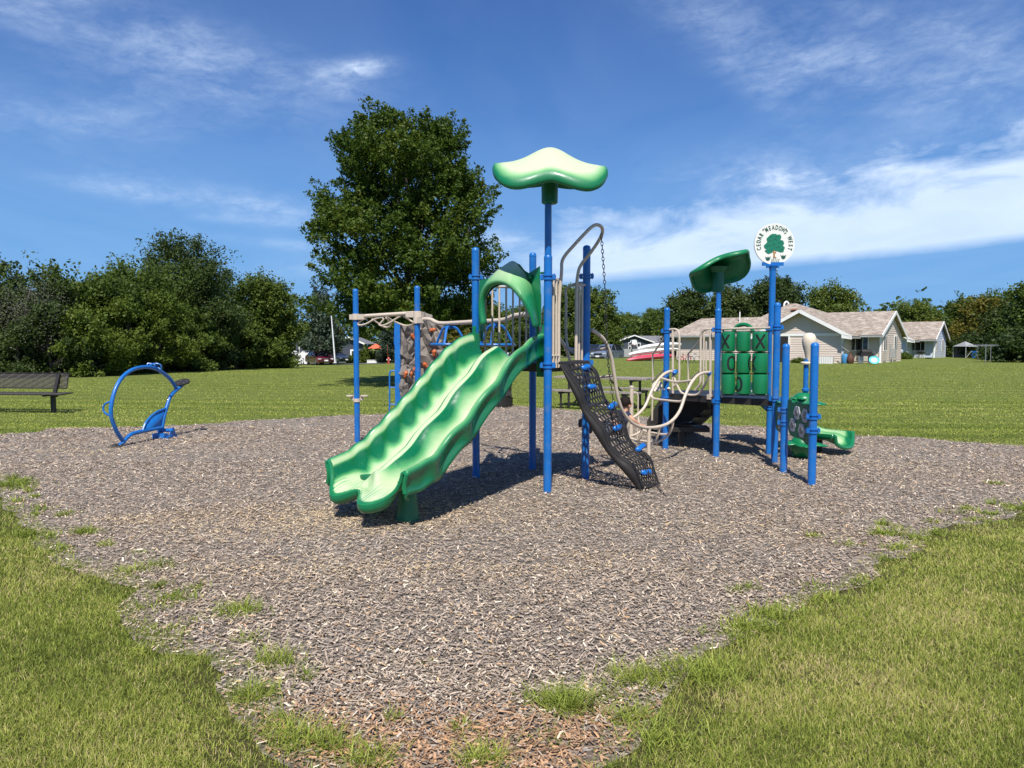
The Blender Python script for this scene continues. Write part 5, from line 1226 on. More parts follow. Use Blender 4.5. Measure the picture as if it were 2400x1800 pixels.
def hairf(a, b):
    t = 2 * pi * a; p_ = pi * b * .62; dirv = Vector((sin(p_) * cos(t), sin(p_) * sin(t), cos(p_))); ff = dirv.dot(fwd)
    r = .090 * (1 + .05 * sin(9 * t) * sin(p_) + .03 * sin(23 * t + 5 * b))
    if ff > .45 and p_ > .9: r *= .80
    return head + Vector((0, 0, .012)) - fwd * .012 + Vector((dirv.x * r * .92, dirv.y * r * .92, dirv.z * r * 1.02))
hm.grid(hairf, 28, 14, True); h_o = hm.build('hair', 'hair', boy, smooth=80)
for s_i in (-1, 1): mb = MB(); mb.lathe([(.004, -.01), (.016, -.006), (.018, .004), (.008, .01)], head + side * (s_i * .080) - Vector((0, 0, .018)) - fwd * .005, 10, axis=side); mb.build('ear', 'skin', boy)
mb = MB(); fc_ = head + fwd * .078
mb.lathe([(.002, .022), (.010, .006), (.012, -.006), (.004, -.012)], fc_ + fwd * .012 - Vector((0, 0, .01)), 8); mb.build('nose', 'skin', boy)
for s_i in (-1, 1): mb = MB(); mb.lathe([(.001, -.004), (.009, 0), (.001, .004)], fc_ + side * (s_i * .03) + Vector((0, 0, .008)) - fwd * .004, 8, axis=fwd); mb.build('eye', 'hair', boy)
mb = MB(); mb.box(fc_ - Vector((0, 0, .042)) - fwd * .004, (.008, .03, .006), atan2(fwd.y, fwd.x)); mb.build('mouth', simple('lips', (.35, .12, .09), .5), boy)
# ------------------------------------------------------------------ trees
def sprigs(rg, C, D, ln, per, leaf, spread, tint0, upb=.6):
    n = len(C) * per; k = np.repeat(np.arange(len(C)), per); t = rg.random(n)
    P = C[k] + D[k] * (t * ln[k])[:, None] + rg.normal(0, 1, (n, 3)) * (spread * ln[k] * (1.05 - .65 * t))[:, None]
    nr = rg.normal(0, 1, (n, 3)) + D[k] * .5 + np.array([0, 0, upb]); nr /= np.linalg.norm(nr, axis=1)[:, None]
    a = rg.normal(0, 1, (n, 3)); a -= nr * (a * nr).sum(1)[:, None]; a /= np.linalg.norm(a, axis=1)[:, None]; b = np.cross(nr, a)
    s = leaf * rg.uniform(.6, 1.25, n)[:, None]; dn = -nr * s * .18
    V = np.stack([P - a * s, P - b * s * .62 + dn, P + a * s * 1.05, P + b * s * .62 + dn], 1).reshape(-1, 3)
    T = np.repeat(np.clip(tint0[k] + rg.normal(0, .13, n), 0, 1), 4)
    return V, T
def crown(rg, h, w, prof, ncl, ln, base=.0, lump=.22, d=None, shell=.55, clus=0, clr=.7):
    if clus:
        C0, o0, l0, q0, r0 = crown(rg, h, w, prof, clus, ln, base, lump, d, shell); k = rg.integers(0, clus, ncl)
        of = rg.normal(0, 1, (ncl, 3)); of /= np.linalg.norm(of, axis=1)[:, None]; of *= (rg.random(ncl) ** .4)[:, None]; of[:, 2] *= .62
        C = C0[k] + of * clr * np.array([1, 1, 1.]); C[:, 2] = np.maximum(C[:, 2], base * .8)
        D = o0[k] * .6 + of * .7 + rg.normal(0, .25, (ncl, 3)); D[:, 2] = np.abs(D[:, 2]) * .8 + .1; D /= np.linalg.norm(D, axis=1)[:, None]
        return C, D, ln * rg.uniform(.5, 1.2, ncl), q0[k], r0[k]
    """sprig starting points and directions through an uneven crown volume"""
    out = []; dirs = []; ph = rg.uniform(0, 6.28, 8); d = d or w
    hs = np.array([p[0] for p in prof]); rs = np.array([p[1] for p in prof])
    hh = []
    while len(hh) < ncl:
        q = rg.random(ncl); r = np.interp(q, hs, rs); hh += list(q[rg.random(ncl) < (r + .12)])
    q = np.array(hh[:ncl]); th = rg.uniform(0, 2 * pi, ncl); r = np.interp(q, hs, rs)
    lum = 1 + lump * (np.sin(3 * th + ph[0] + 7 * q) * .5 + np.sin(5 * th + ph[1] - 11 * q) * .35 + np.sin(2 * th + ph[2] + 17 * q) * .4 + .35 * np.sin(9 * th + 23 * q + ph[3]))
    rad = shell + (1 - shell) * np.sqrt(rg.random(ncl)); R = r * lum * rad
    z = base + q * (h - base); C = np.stack([R * np.cos(th) * w / 2, R * np.sin(th) * d / 2, z], 1)
    o = np.stack([np.cos(th) * (.35 + r), np.sin(th) * (.35 + r), .25 + 1.1 * q + .35 * rg.random(ncl)], 1) + rg.normal(0, .28, (ncl, 3)); o /= np.linalg.norm(o, axis=1)[:, None]
    return C, o, ln * rg.uniform(.6, 1.35, ncl), q, rad
PROF = dict(maple=[(0, .72), (.12, .95), (.32, 1), (.52, .95), (.72, .84), (.88, .70), (.96, .52), (1, .34)], round=[(0, .45), (.12, .8), (.3, 1), (.55, .98), (.78, .78), (.92, .5), (1, .18)], oval=[(0, .5), (.1, .85), (.35, 1), (.6, .86), (.85, .6), (.95, .42), (1, .2)],
            bush=[(0, .9), (.2, 1), (.5, .95), (.8, .72), (.93, .45), (1, .2)], cone=[(0, 1), (.3, .8), (.6, .5), (.85, .22), (1, .03)], vase=[(0, .35), (.2, .55), (.45, .8), (.7, 1), (.88, .75), (1, .3)], column=[(0, .8), (.3, 1), (.7, .9), (.9, .6), (1, .15)])
def make_tree(name, label, x, y, h, w, prof, ncl, per, leaf, ln, mat, seed, trunk=.0, group=None, tint=.45, lump=.22, base=0., d=None, spread=.30, z=None, cat='tree', limbs=6, shell=.55, upb=.6, clus=0, clr=.7):
    rg = np.random.default_rng(seed); z = TZ(x, y) if z is None else z
    t = thing(name, label, cat, (x, y, z), group)
    C, D, Ls, q, rad = crown(rg, h - ln * 1.15, w - ln * 1.1, PROF[prof], ncl, ln, base, lump, d, shell, clus, clr)
    tn = np.clip(tint + rg.normal(0, .10, ncl) + .12 * np.sin(C[:, 0] * 1.7 + seed) * np.sin(C[:, 2] * 1.3), 0, 1)
    V, T = sprigs(rg, C, D, Ls, per, leaf, spread, tn, upb)
    V[:, 2] = np.maximum(V[:, 2], .02)
    np_mesh('crown' if cat == 'tree' else 'foliage', V, np.arange(len(V)).reshape(-1, 4), mat, {'tint': ('FLOAT', T)}, parent=t)
    r0 = trunk or h * .022; mb = MB(); rnd_ = random.Random(seed)
    top = Vector((0, 0, base + (h - base) * .72)); ax_ = crom([(0, 0, -.2), (rnd_.uniform(-.1, .1), 0, base * .6 + .3), (rnd_.uniform(-.2, .2), rnd_.uniform(-.2, .2), (base + h) * .45), top], 5)
    mb.tube([Vector(p) for p in ax_], [r0 * (1.25 if i == 0 else 1) * (1 - .85 * i / (len(ax_) - 1)) + .01 for i in range(len(ax_))], 8)
    idx = rg.choice(ncl, min(ncl, limbs * 3), replace=False)
    for k in idx:
        e = Vector(C[k]); zz = max(base * .7, min(top.z * .9, e.z * .55)); s = Vector((0, 0, zz)); m_ = s.lerp(e, .5) + Vector((0, 0, -.06 * (e - s).length))
        rr = r0 * .34 * (1 - zz / h); mb.tube(crom([s, m_, e], 4), [rr * (1 - .8 * i / 8) + .008 for i in range(9)], 5, cap=False)
    mb.build('trunk' if cat == 'tree' else 'stems', 'bark', parent=t, smooth=60, loc=(0, 0, 0))
    return t
def at_u(u, Y): return (u - 1200) / FPX * Y * cos(PITCH)
def hgt(v, Y, z=0.): return AT(1200, v, Y).z - z
# the big maple
mx_, my_ = at_u(955, 27.5), 27.5
make_tree('maple_tree', 'tall broad maple in dark green leaf standing alone on the lawn behind the horizontal ladder', mx_, my_, hgt(252, my_), 6.9, 'maple', 2900, 60, .060, .50, 'leaf_maple', 11, .21, None, .42, .20, 2.1, 6.8, .26, 0, limbs=13, shell=.35, clus=250, clr=.70)
mt = [c for c in bpy.data.objects if c.name.startswith('maple_tree')][0]
# row of trees and scrub beyond the left lawn edge
LG = 'trees along the left edge of the lawn'
def lt(name, label, u, Y, vtop, wpx, prof, mat, seed, leaf=.11, ln=.8, dens=1., per=34, **kw):
    x = at_u(u, Y); z = TZ(x, Y); h = hgt(vtop, Y) - z; w = wpx / FPX * Y
    if per == 34: leaf *= .72; per = 56; ln *= 1.05; kw.setdefault('spread', .24); kw.setdefault('clus', max(14, int(16 * dens * (w * h) ** .95 / 15))); kw.setdefault('clr', .13 * w)
    n = int(max(120, 16 * dens * (w * h) ** .95)); kw.setdefault('group', LG)
    return make_tree(name, label, x, Y, h, w, prof, n, per, leaf, ln, mat, seed, z=z, **kw)
lt('leafy_tree', 'dark tree cut off by the left edge of the photo, above the metal bench', 5, 38, 584, 130, 'oval', 'leaf_dark', 21, base=.6)
lt('bare_tree', 'half bare grey twiggy tree second from the left', 78, 34, 606, 150, 'round', 'leaf_grey', 22, leaf=.035, ln=1.2, dens=.9, per=30, base=.9, limbs=16, shell=.3)
lt('leafy_tree', 'bright green rounded tree right of the grey twiggy one', 175, 38, 620, 140, 'round', 'leaf_bright', 23, dens=1.3, base=.3)
lt('leafy_tree', 'bright green tree with feathery upright shoots left of the tallest tree', 285, 43, 594, 190, 'vase', 'leaf_bright', 24, ln=1.2, dens=1.1, base=.3)
lt('leafy_tree', 'tallest dark tree with upswept pointed branches in the left tree line', 438, 50, 518, 235, 'oval', 'leaf_dark', 25, leaf=.12, ln=1.5, dens=.85, base=.8, spread=.22, tint=.5)
lt('leafy_tree', 'broad mid green tree with spiky top right of the tallest tree', 590, 60, 622, 150, 'bush', 'leaf_mid', 26, leaf=.15, ln=1.3, dens=.8, base=.2)
lt('leafy_tree', 'mid green tree at the right end of the left tree line', 640, 60, 632, 115, 'bush', 'leaf_mid', 27, leaf=.15, ln=1.2, dens=.9, base=.2, tint=.6)
lt('spruce_tree', 'thin ragged spruce between the left tree line and the maple', 752, 80, 648, 100, 'cone', 'needles', 28, leaf=.16, ln=1.9, dens=.35, per=26, base=1.5, spread=.13, tint=.6)
lt('leafy_tree', 'dull brown green small tree behind the leaning pale pole', 755, 86, 735, 90, 'round', 'leaf_autumn', 29, leaf=.17, ln=1.1, dens=.9, base=1.5, tint=.15)
SGp = 'shrubs along the foot of the left tree line'
for k, (u, Y, vt, w_, mt_, lab) in enumerate(((40, 33.5, 735, 150, 'leaf_dark', 'dark tangled shrub behind the bench backrest'), (120, 34, 690, 150, 'leaf_dark', 'dark shrub with brown twigs right of the bench'), (215, 35, 700, 150, 'leaf_bright', 'bright green shrub left above the blue hoop rocker'),
        (300, 38, 690, 150, 'leaf_bright', 'bright green spreading shrub directly behind the blue hoop rocker'), (372, 41, 668, 150, 'leaf_bright', 'tall leafy shrub just right of the hoop rocker top'), (440, 46, 690, 130, 'leaf_mid', 'mid green shrub below the tallest dark tree'),
        (500, 51, 705, 120, 'leaf_dark', 'darker shrub right of the foot of the tallest tree'), (556, 57, 715, 110, 'leaf_mid', 'shrub in the middle of the receding hedge line'), (615, 61, 700, 110, 'leaf_mid', 'shrub near the far end of the receding hedge line'), (632, 60, 722, 80, 'leaf_mid', 'last shrub of the hedge line left of the white garden fence'))):
    lt('shrub', lab, u, Y, vt, w_, 'bush', mt_, 40 + k, leaf=.10 if Y < 45 else .14, ln=.8, dens=1.25, group=SGp, cat='shrub', tint=.5, base=0)
# dense scrub behind that row, one mass
def thicket(name, label, pts, depth, hts, n, leaf, ln, mat, seed, per=22, tint=.35, kind='stuff'):
    rg = np.random.default_rng(seed); P = np.array(pts, float); seg = np.linalg.norm(P[1:] - P[:-1], axis=1); cs = np.concatenate([[0], np.cumsum(seg)]); s = rg.uniform(0, cs[-1], n)
    x = np.interp(s, cs, P[:, 0]); y = np.interp(s, cs, P[:, 1]); H = np.interp(s, cs, hts) * (1 + .10 * np.sin(s * 1.1) + .07 * np.sin(s * 2.7 + 1) + .06 * np.sin(s * 6.1))
    q = rg.random(n); nn = np.array([np.interp(s, cs, np.gradient(P[:, 1], cs)), -np.interp(s, cs, np.gradient(P[:, 0], cs))]); nn /= np.linalg.norm(nn, axis=0) + 1e-9
    off = (rg.random(n) - .5) * depth + (q ** 2) * depth * .3 + .7 * np.sin(s * 1.9 + 5 * q)
    x = x + nn[0] * off; y = y + nn[1] * off; z = np.array([TZ(a, b) for a, b in zip(x, y)]) + q * (H - ln * .6)
    C = np.stack([x, y, z], 1); D = rg.normal(0, .5, (n, 3)) + np.array([0, -.35, .6]); D /= np.linalg.norm(D, axis=1)[:, None]
    V, T = sprigs(rg, C, D, ln * rg.uniform(.6, 1.4, n), per, leaf, .3, np.clip(tint + rg.normal(0, .1, n) + .15 * np.sin(s * 1.3), 0, 1))
    o = np_mesh(name, V, np.arange(len(V)).reshape(-1, 4), mat, {'tint': ('FLOAT', T)}); tag(o, label, 'thicket', kind=kind); return o
thicket('hedge_thicket', 'dense unbroken scrub filling in under and behind the left tree line', [(-42, 32), (-31, 34), (-24.5, 36.5), (-22.5, 40), (-24, 48), (-25, 56), (-24, 61), (-22.3, 64)], 3., [5.0, 5.0, 5.2, 5.7, 6.6, 7.2, 7.0, 6.3], 4600, .10, .9, 'leaf_mid', 61, 34, .25)
thicket('distant_woodland', 'far off band of woodland closing the horizon behind the lawn', [(-150, 130), (-70, 128), (-30, 126), (0, 170), (40, 175), (70, 120), (100, 110), (150, 90)], 9, [9, 9, 8.5, 9.0, 9.0, 8.5, 9, 9], 5200, .42, 2.2, 'leaf_mid', 62, 12, .4)
# trees behind the tower and the right of the picture
BG = 'trees beyond the houses'
for k, (nm, lab, u, Y, vt, w_, pr, mt_, kw) in enumerate((
    ('leafy_tree', 'dark purple leaved tree at the right foot of the big maple', 1062, 62, 700, 110, 'round', 'leaf_purple', dict(tint=.5)),
    ('leafy_tree', 'yellowing shrubby tree between the climbing rock and the slide top', 1072, 48, 752, 170, 'bush', 'leaf_autumn', dict(tint=.45)),
    ('leafy_tree', 'rounded tree seen through the middle of the green arch', 1150, 95, 700, 100, 'oval', 'leaf_mid', {}),
    ('leafy_tree', 'pointed tree seen through the right side of the green arch', 1222, 100, 706, 90, 'oval', 'leaf_mid', dict(tint=.55)),
    ('cypress_tree', 'small narrow evergreen in front of the terracotta roof', 1160, 80, 772, 20, 'column', 'leaf_mid', dict(tint=.7)),
    ('leafy_tree', 'leafy tree between the front tower post and the beige bars', 1325, 98, 657, 110, 'oval', 'leaf_mid', dict(tint=.55)),
    ('leafy_tree', 'feathery topped tree behind the hanging chain', 1400, 100, 664, 110, 'oval', 'leaf_mid', dict(tint=.65)),
    ('leafy_tree', 'low rounded tree left above the blue grey house', 1470, 185, 724, 90, 'round', 'leaf_mid', dict(tint=.5)),
    ('leafy_tree', 'low rounded tree right above the blue grey house', 1540, 180, 714, 90, 'round', 'leaf_mid', dict(tint=.45)),
    ('leafy_tree', 'dark egg shaped tree at the left end of the beige house roof', 1612, 84, 668, 105, 'oval', 'leaf_dark', dict(tint=.6)),
    ('leafy_tree', 'broad dark tree directly behind the small tilted leaf roof', 1718, 82, 655, 140, 'oval', 'leaf_dark', dict(tint=.75)),
    ('leafy_tree', 'dark spiky tree behind the round white sign post', 1815, 80, 636, 140, 'oval', 'leaf_dark', dict(tint=.5)),
    ('leafy_tree', 'bright round tree rising alone behind the beige house', 1952, 92, 652, 122, 'round', 'leaf_mid', dict(tint=.75)),
    ('leafy_tree', 'pale green rounded tree above the roof of the light blue house', 2138, 110, 698, 130, 'round', 'leaf_mid', dict(tint=.85)),
    ('leafy_tree', 'low yellow green bush tree right of the light blue house', 2205, 100, 740, 90, 'bush', 'leaf_autumn', dict(tint=.6)))):
    lt(nm, lab, u, Y, vt, w_, pr, mt_, 70 + k, leaf=.16 if Y > 60 else .10, ln=1.4 if Y > 60 else .9, dens=.8 if Y > 60 else 1.2, per=42, group=BG, base=.6, lump=.12, clus=80, clr=.13 * w_ / FPX * Y, **kw)
RG = 'woodland trees along the right edge'
for k, (lab, u, Y, vt, w_, mt_, tn) in enumerate((
    ('leftmost tall tree of the woodland beyond the clothes line', 2262, 98, 690, 130, 'leaf_mid', .6), ('reddish brown tinged tree in the right woodland', 2305, 86, 690, 120, 'leaf_autumn', .5),
    ('domed tree of the right woodland behind the brown tinged one', 2345, 92, 672, 130, 'leaf_mid', .55), ('dark tree of the right woodland reaching down to the lawn', 2372, 72, 700, 110, 'leaf_dark', .6),
    ('tall tree cut off by the right edge of the photo', 2418, 66, 628, 120, 'leaf_mid', .5), ('low dark tree in deep shade at the foot of the right woodland', 2318, 80, 765, 110, 'leaf_dark', .3), ('lower dark tree under the right edge of the photo', 2400, 60, 755, 120, 'leaf_dark', .35))):
    lt('woodland_tree', lab, u, Y, vt, w_, 'bush', mt_, 90 + k, leaf=.15, ln=1.4, dens=.8, per=42, group=RG, tint=tn, base=0, clus=34, clr=.17 * w_ / FPX * Y)
make_tree('leafy_tree', 'tree just outside the right edge whose shadow falls on the lawn', 24.2, 24.2, 7.5, 5.5, 'round', 260, 30, .13, .9, 'leaf_mid', 120, base=2.)
lt('spruce_shrub', 'dense dark spruce shrub left of the climbing rock ladder, behind the hydrant', 915, 84, 745, 70, 'cone', 'needles', 121, leaf=.12, ln=.8, dens=1.6, tint=.25, group=None, base=.1)
# ------------------------------------------------------------------ houses
def sidemat(name, col): return simple(name, col, .6, 0, .05, 2, .05, 30)
M['side_beige'] = sidemat('beige_siding', (.63, .53, .45)); M['side_blue'] = sidemat('pale_blue_siding', (.55, .61, .71)); M['side_slate'] = sidemat('slate_siding', (.040, .050, .068))
M['trim'] = simple('white_fascia', (.80, .79, .76), .5, 0, .03, 2); M['panel_beige'] = sidemat('smooth_panel', (.50, .44, .37)); M['panel_blue'] = sidemat('smooth_panel_blue', (.50, .54, .60))
def shingle(name, c0, c1, c2):
    m, t_, b = newmat(name); co = objco(t_); mp = N(t_, 'ShaderNodeMapping'); mp.inputs['Scale'].default_value = (2.2, 2.2, 7); L(t_, co, mp.inputs['Vector'])
    vo = N(t_, 'ShaderNodeTexVoronoi'); vo.inputs['Scale'].default_value = 1.6; L(t_, mp.outputs[0], vo.inputs['Vector']); sc = N(t_, 'ShaderNodeSeparateColor'); L(t_, vo.outputs['Color'], sc.inputs[0])
    c = ramp(t_, sc.outputs[0], [(0, c0), (.5, c1), (1, c2)]); c = mixc(t_, ramp(t_, noise(t_, 1.2, co, 4, .6), [(.4, 0.), (.8, .3)]), c, c0)
    L(t_, c, b.inputs['Base Color']); b.inputs['Roughness'].default_value = .95; b.inputs['Specular IOR Level'].default_value = .1
    bn = N(t_, 'ShaderNodeBump'); bn.inputs['Strength'].default_value = .5; bn.inputs['Distance'].default_value = .03; L(t_, sc.outputs[1], bn.inputs['Height']); L(t_, bn.outputs[0], b.inputs['Normal']); return m
M['shingle'] = shingle('tan_shingles', (.22, .178, .142), (.31, .26, .212), (.42, .365, .305)); M['shingle_grey'] = shingle('grey_shingles', (.12, .12, .125), (.17, .17, .175), (.23, .23, .235)); M['shingle_red'] = shingle('terracotta_shingles', (.32, .14, .08), (.40, .19, .11), (.46, .24, .15))
def siding(mb, p, q, z0, zt, lap=.19, proud=.03, outw=None):
    """lapped boards on the wall from p to q; zt(t) gives wall height at t in 0..1"""
    d = q - p; n = outw; z = z0; zmax = max(zt(k / 20) for k in range(21))
    while z < zmax - .01:
        z2 = z + lap
        ts = [k / 40 for k in range(41) if zt(k / 40) >= z + lap * .5]
        if not ts: break
        t0, t1 = ts[0], ts[-1]; a, b = p + d * t0, p + d * t1; z2 = min(z2, max(zt(t0), zt(t1), zt((t0 + t1) / 2)))
        o = len(mb.v); mb.v += [tuple(up(a + n * proud, z)), tuple(up(b + n * proud, z)), tuple(up(b + n * .004, z2)), tuple(up(a + n * .004, z2)), tuple(up(a, z)), tuple(up(b, z))]
        mb.f += [(o, o + 1, o + 2, o + 3), (o + 4, o + 5, o + 1, o)]; z += lap
    k = len(mb.v); N_ = 40; mb.v += [tuple(up(p + d * (i / N_) - n * .01, z0)) for i in range(N_ + 1)] + [tuple(up(p + d * (i / N_) - n * .01, zt(i / N_))) for i in range(N_ + 1)]
    mb.f += [(k + i, k + i + 1, k + N_ + 1 + i + 1, k + N_ + 1 + i) for i in range(N_)]
def slab(mb, a, b, c, d, th=.14):
    o = len(mb.v); n = (b - a).cross(d - a).normalized(); n = n if n.z > 0 else -n
    mb.v += [tuple(x) for x in (a, b, c, d)] + [tuple(x - n * th) for x in (a, b, c, d)]; mb.f += [(o, o + 1, o + 2, o + 3), (o + 7, o + 6, o + 5, o + 4)] + [(o + i, o + 4 + i, o + 4 + (i + 1) % 4, o + (i + 1) % 4) for i in range(4)]
def house(O, z0, ex, ey, dims, sid, pan, label, seed=0, extras=True):
    al, ar, w2, b2 = dims['al'], dims['ar'], dims['w2'], dims['b2']; HS = thing('house', label, 'house', (O.x, O.y, z0), 'tan roofed bungalows')
    def W_(a, b, z): q = O + ex * a + ey * b; return Vector((q.x, q.y, z0 + z))
    ze, zr = 2.5, dims['zr']; am = al / 2; nb = -ey
    def wall(nm, a0, b0, a1, b1, zt, n): mb = MB(); siding(mb, W_(a0, b0, 0), W_(a1, b1, 0), z0, lambda t: z0 + zt(t), outw=n); return mb.build(nm, sid, HS, smooth=0)
    gz = lambda t: ze + (zr - ze) * (1 - abs(2 * t - 1)) - .05
    wall('front_wall', al, 0, 0, 0, gz, nb)
    wall('side_wall', 0, 0, 0, b2, lambda t: ze, ex)
    wall('recessed_wall', 0, b2, ar, b2, lambda t: ze, nb)
    wall('gable_wall', ar, b2, ar, b2 + w2, gz, ex)
    wall('wing_wall', dims['wl'], 3.2, al, 3.2, lambda t: 2.35, nb)
    mb = MB(); mb.bar(W_(al, -.045, 2.32), W_(0, -.045, 2.32), .05, .22); mb.build('trim_band', 'trim', HS)
    for a, b in ((0, 0), (ar, b2)): mb = MB(); mb.bar(W_(a + .03, b - .03, 0), W_(a + .03, b - .03, ze), .14, .14); mb.build('corner_board', 'trim', HS)
    # roofs
    ov = .8; sl_k = (zr - ze) / abs(am); rf = MB()
    zl = ze - sl_k * ov
    slab(rf, W_(al - ov, -.6, zl + .12), W_(am, -.6, zr + .12), W_(am, 9, zr + .12), W_(al - ov, 9, zl + .12)); slab(rf, W_(am, -.6, zr + .12), W_(ov, -.6, zl + .12), W_(ov, 9, zl + .12), W_(am, 9, zr + .12))
    k2 = (zr - ze) / (w2 / 2); zl2 = ze - k2 * ov; bm = b2 + w2 / 2
    slab(rf, W_(-3, b2 - ov, zl2 + .125), W_(ar + .3, b2 - ov, zl2 + .125), W_(ar + .3, bm, zr + .125), W_(-3, bm, zr + .125)); slab(rf, W_(-3, bm, zr + .125), W_(ar + .3, bm, zr + .125), W_(ar + .3, b2 + w2 + ov, zl2 + .125), W_(-3, b2 + w2 + ov, zl2 + .125))
    roof = rf.build('roof', 'shingle', HS, smooth=0)
    # raised central hip
    hp = MB(); zh = dims['zh']; a0, a1, b0, b1 = al * 1.35, -.2, 2.9, 15.; c0, c1 = W_(am - 3.7, 8.2, zh), W_(am - 3.0, 8.2, zh); P_ = [W_(a0 - 2.0, b0, 2.62), W_(a1 + 1, b0, 2.62), W_(a1 + 1, b1, 2.62), W_(a0 - 2.0, b1, 2.62)]
    hp.v = [tuple(p) for p in P_ + [c0, c1]]; hp.f = [(0, 1, 5, 4), (1, 2, 5), (2, 3, 4, 5), (3, 0, 4)]; hp.build('upper_roof', 'shingle', HS, smooth=0)
    if dims['wl'] < al:
        wl = dims['wl']; wf = MB(); e0, e1 = 2.6, 10.; zw = dims['zw']
        wf.v = [tuple(p) for p in (W_(wl - .9, e0, 2.32), W_(al + 1, e0, 2.32), W_(al + 1, 6.6, zw), W_(wl + 1.0, 6.6, zw), W_(al + 1, e1, 2.32), W_(wl - .9, e1, 2.32))]
        wf.f = [(0, 1, 2, 3), (3, 2, 4, 5), (5, 0, 3)]; wf.build('wing_roof', 'shingle', HS, smooth=0)
        g_ = MB(); g_.bar(W_(wl - .9, e0 - .03, 2.26), W_(al - ov, e0 - .03, 2.26), .09, .16); g_.build('gutter', 'side_blue' if sid == 'side_blue' else 'pale_steel', HS, smooth=0)
    # white bargeboards
    def barge(pts, nm='bargeboard'):
        m_ = MB()
        for a, b in zip(pts, pts[1:]): m_.bar(a, b, .06, .26)
        m_.build(nm, 'trim', HS, smooth=0)
    barge([W_(al - ov, -.64, zl), W_(am, -.64, zr), W_(ov, -.64, zl)]); barge([W_(ar + .34, b2 - ov, zl2), W_(ar + .34, bm, zr), W_(ar + .34, b2 + w2 + ov, zl2)])
    m_ = MB(); m_.prism([(ov - .7, zl - .05), (ov + .05, zl - .16), (ov + .05, zl + .12), (ov - .7, zl + .28)], W_(0, -.63, 0) , ex, (0, 0, 1), .08); m_.build('eave_return', 'trim', HS, smooth=0)
    m_ = MB(); m_.bar(W_(ov, -.5, zl - .02), W_(ov, b2 - ov, zl - .02), .12, .14); m_.bar(W_(ov - .0, b2 - ov - .05, zl2), W_(ar + .3, b2 - ov - .05, zl2), .12, .14); m_.tube([W_(.5, -.2, zl - .1), W_(.12, -.1, zl - .5), W_(.12, -.1, .1)], .045, 6); m_.build('gutter', 'pale_steel', HS, smooth=0)
    def window(a, b, z_, w_, h_, alongb=False):
        n = ex if alongb else nb; t_ = ey if alongb else ex; c = W_(a, b, 0) + n * .06
        m_ = MB(); m_.prism([(-w_ / 2 - .1, z_ - .1), (w_ / 2 + .1, z_ - .1), (w_ / 2 + .1, z_ + h_ + .1), (-w_ / 2 - .1, z_ + h_ + .1)], c, t_, (0, 0, 1), .05); f_ = m_.build('window', 'trim', HS, smooth=0)
        m_ = MB(); m_.prism([(-w_ / 2, z_), (w_ / 2, z_), (w_ / 2, z_ + h_), (-w_ / 2, z_ + h_)], c + n * .022, t_, (0, 0, 1), .03); m_.build('pane', 'glass', f_, smooth=0)
        m_ = MB(); m_.bar(c + n * .045 + Vector((0, 0, z_)), c + n * .045 + Vector((0, 0, z_ + h_)), .05, .03); m_.build('mullion', 'trim', f_, smooth=0)
        m_ = MB(); m_.prism([(-w_ / 2 - .1, .12), (w_ / 2 + .1, .12), (w_ / 2 + .1, z_ - .12), (-w_ / 2 - .1, z_ - .12)], c, t_, (0, 0, 1), .03); m_.build('infill_panel', pan, HS, smooth=0)
    for f in dims['win_f']: window(ar * f, b2, 1.05, .75, 1.15)
    for f in dims['win_g']: window(ar, b2 + w2 * f, 1.05, .95, 1.15, True)
    m_ = MB(); m_.prism([(0, .0), (.78, .0), (.78, 2.15), (0, 2.15)], W_(-5.0, -.03, .0) , ex, (0, 0, 1), .08) ; m_.build('entrance', 'black', HS, smooth=0)
    m_ = MB(); m_.prism([(-.12, 0), (0, 0), (0, 2.2), (-.12, 2.2)], W_(-4.1, -.04, 0), ex, (0, 0, 1), .1); m_.build('door_post', 'trim', HS, smooth=0)
    # vents and flues on the roof
    for a, b, z in ((am - 2.7, 6.6, zh - .62), (am - 1.2, 7.0, zh - .85)):
        m_ = MB(); m_.box(W_(a, b, z), (.55, .4, .14), atan2(ex.y, ex.x)); m_.build('roof_vent', 'shingle_red', HS, smooth=0)
    if extras:
        m_ = MB(); q = W_(al - 4.2, 5.6, 3.1); m_.tube([q, q + Vector((0, 0, 1.5))], .055, 8); m_.tube(crom([q + Vector((0, 0, .55)), q + Vector((.35, 0, .5)), q + Vector((.5, 0, .6)), q + Vector((.5, 0, .9))], 4), .04, 8); m_.tube([q + Vector((.75, 0, 0)), q + Vector((.75, 0, .95))], .04, 8); m_.build('flue', 'trim', HS)
        m_ = MB(); q = W_(am - 4.4, 9., zh - .5); m_.tube(crom([q, q + Vector((0, 0, .5)), q + Vector((.2, 0, .75)), q + Vector((.4, 0, .6)), q + Vector((.4, 0, .45))], 5), .09, 8); m_.build('vent_pipe', 'trim', HS)
        m_ = MB(); m_.box(W_(ar + .16, b2 + w2 * .48, .75), (.5, .3, .7), atan2(ex.y, ex.x)); m_.tube([W_(ar + .14, b2 + w2 * .42, .2), W_(ar + .14, b2 + w2 * .42, 1.5)], .05, 6); m_.build('meter_box', 'pale_steel', HS, smooth=0)
    return HS, W_
ex_, ey_ = Vector((.775, -.632, 0)), Vector((.632, .775, 0))
def solve_a(O, b, u):
    r = (u - 1200) / FPX * cos(PITCH); return (r * (O.y + ey_.y * b) - (O.x + ey_.x * b)) / (ex_.x - r * ex_.y)
def solve_b(O, a, u):
    r = (u - 1200) / FPX * cos(PITCH); return (r * (O.y + ex_.y * a) - (O.x + ex_.x * a)) / (ey_.x - r * ey_.y)
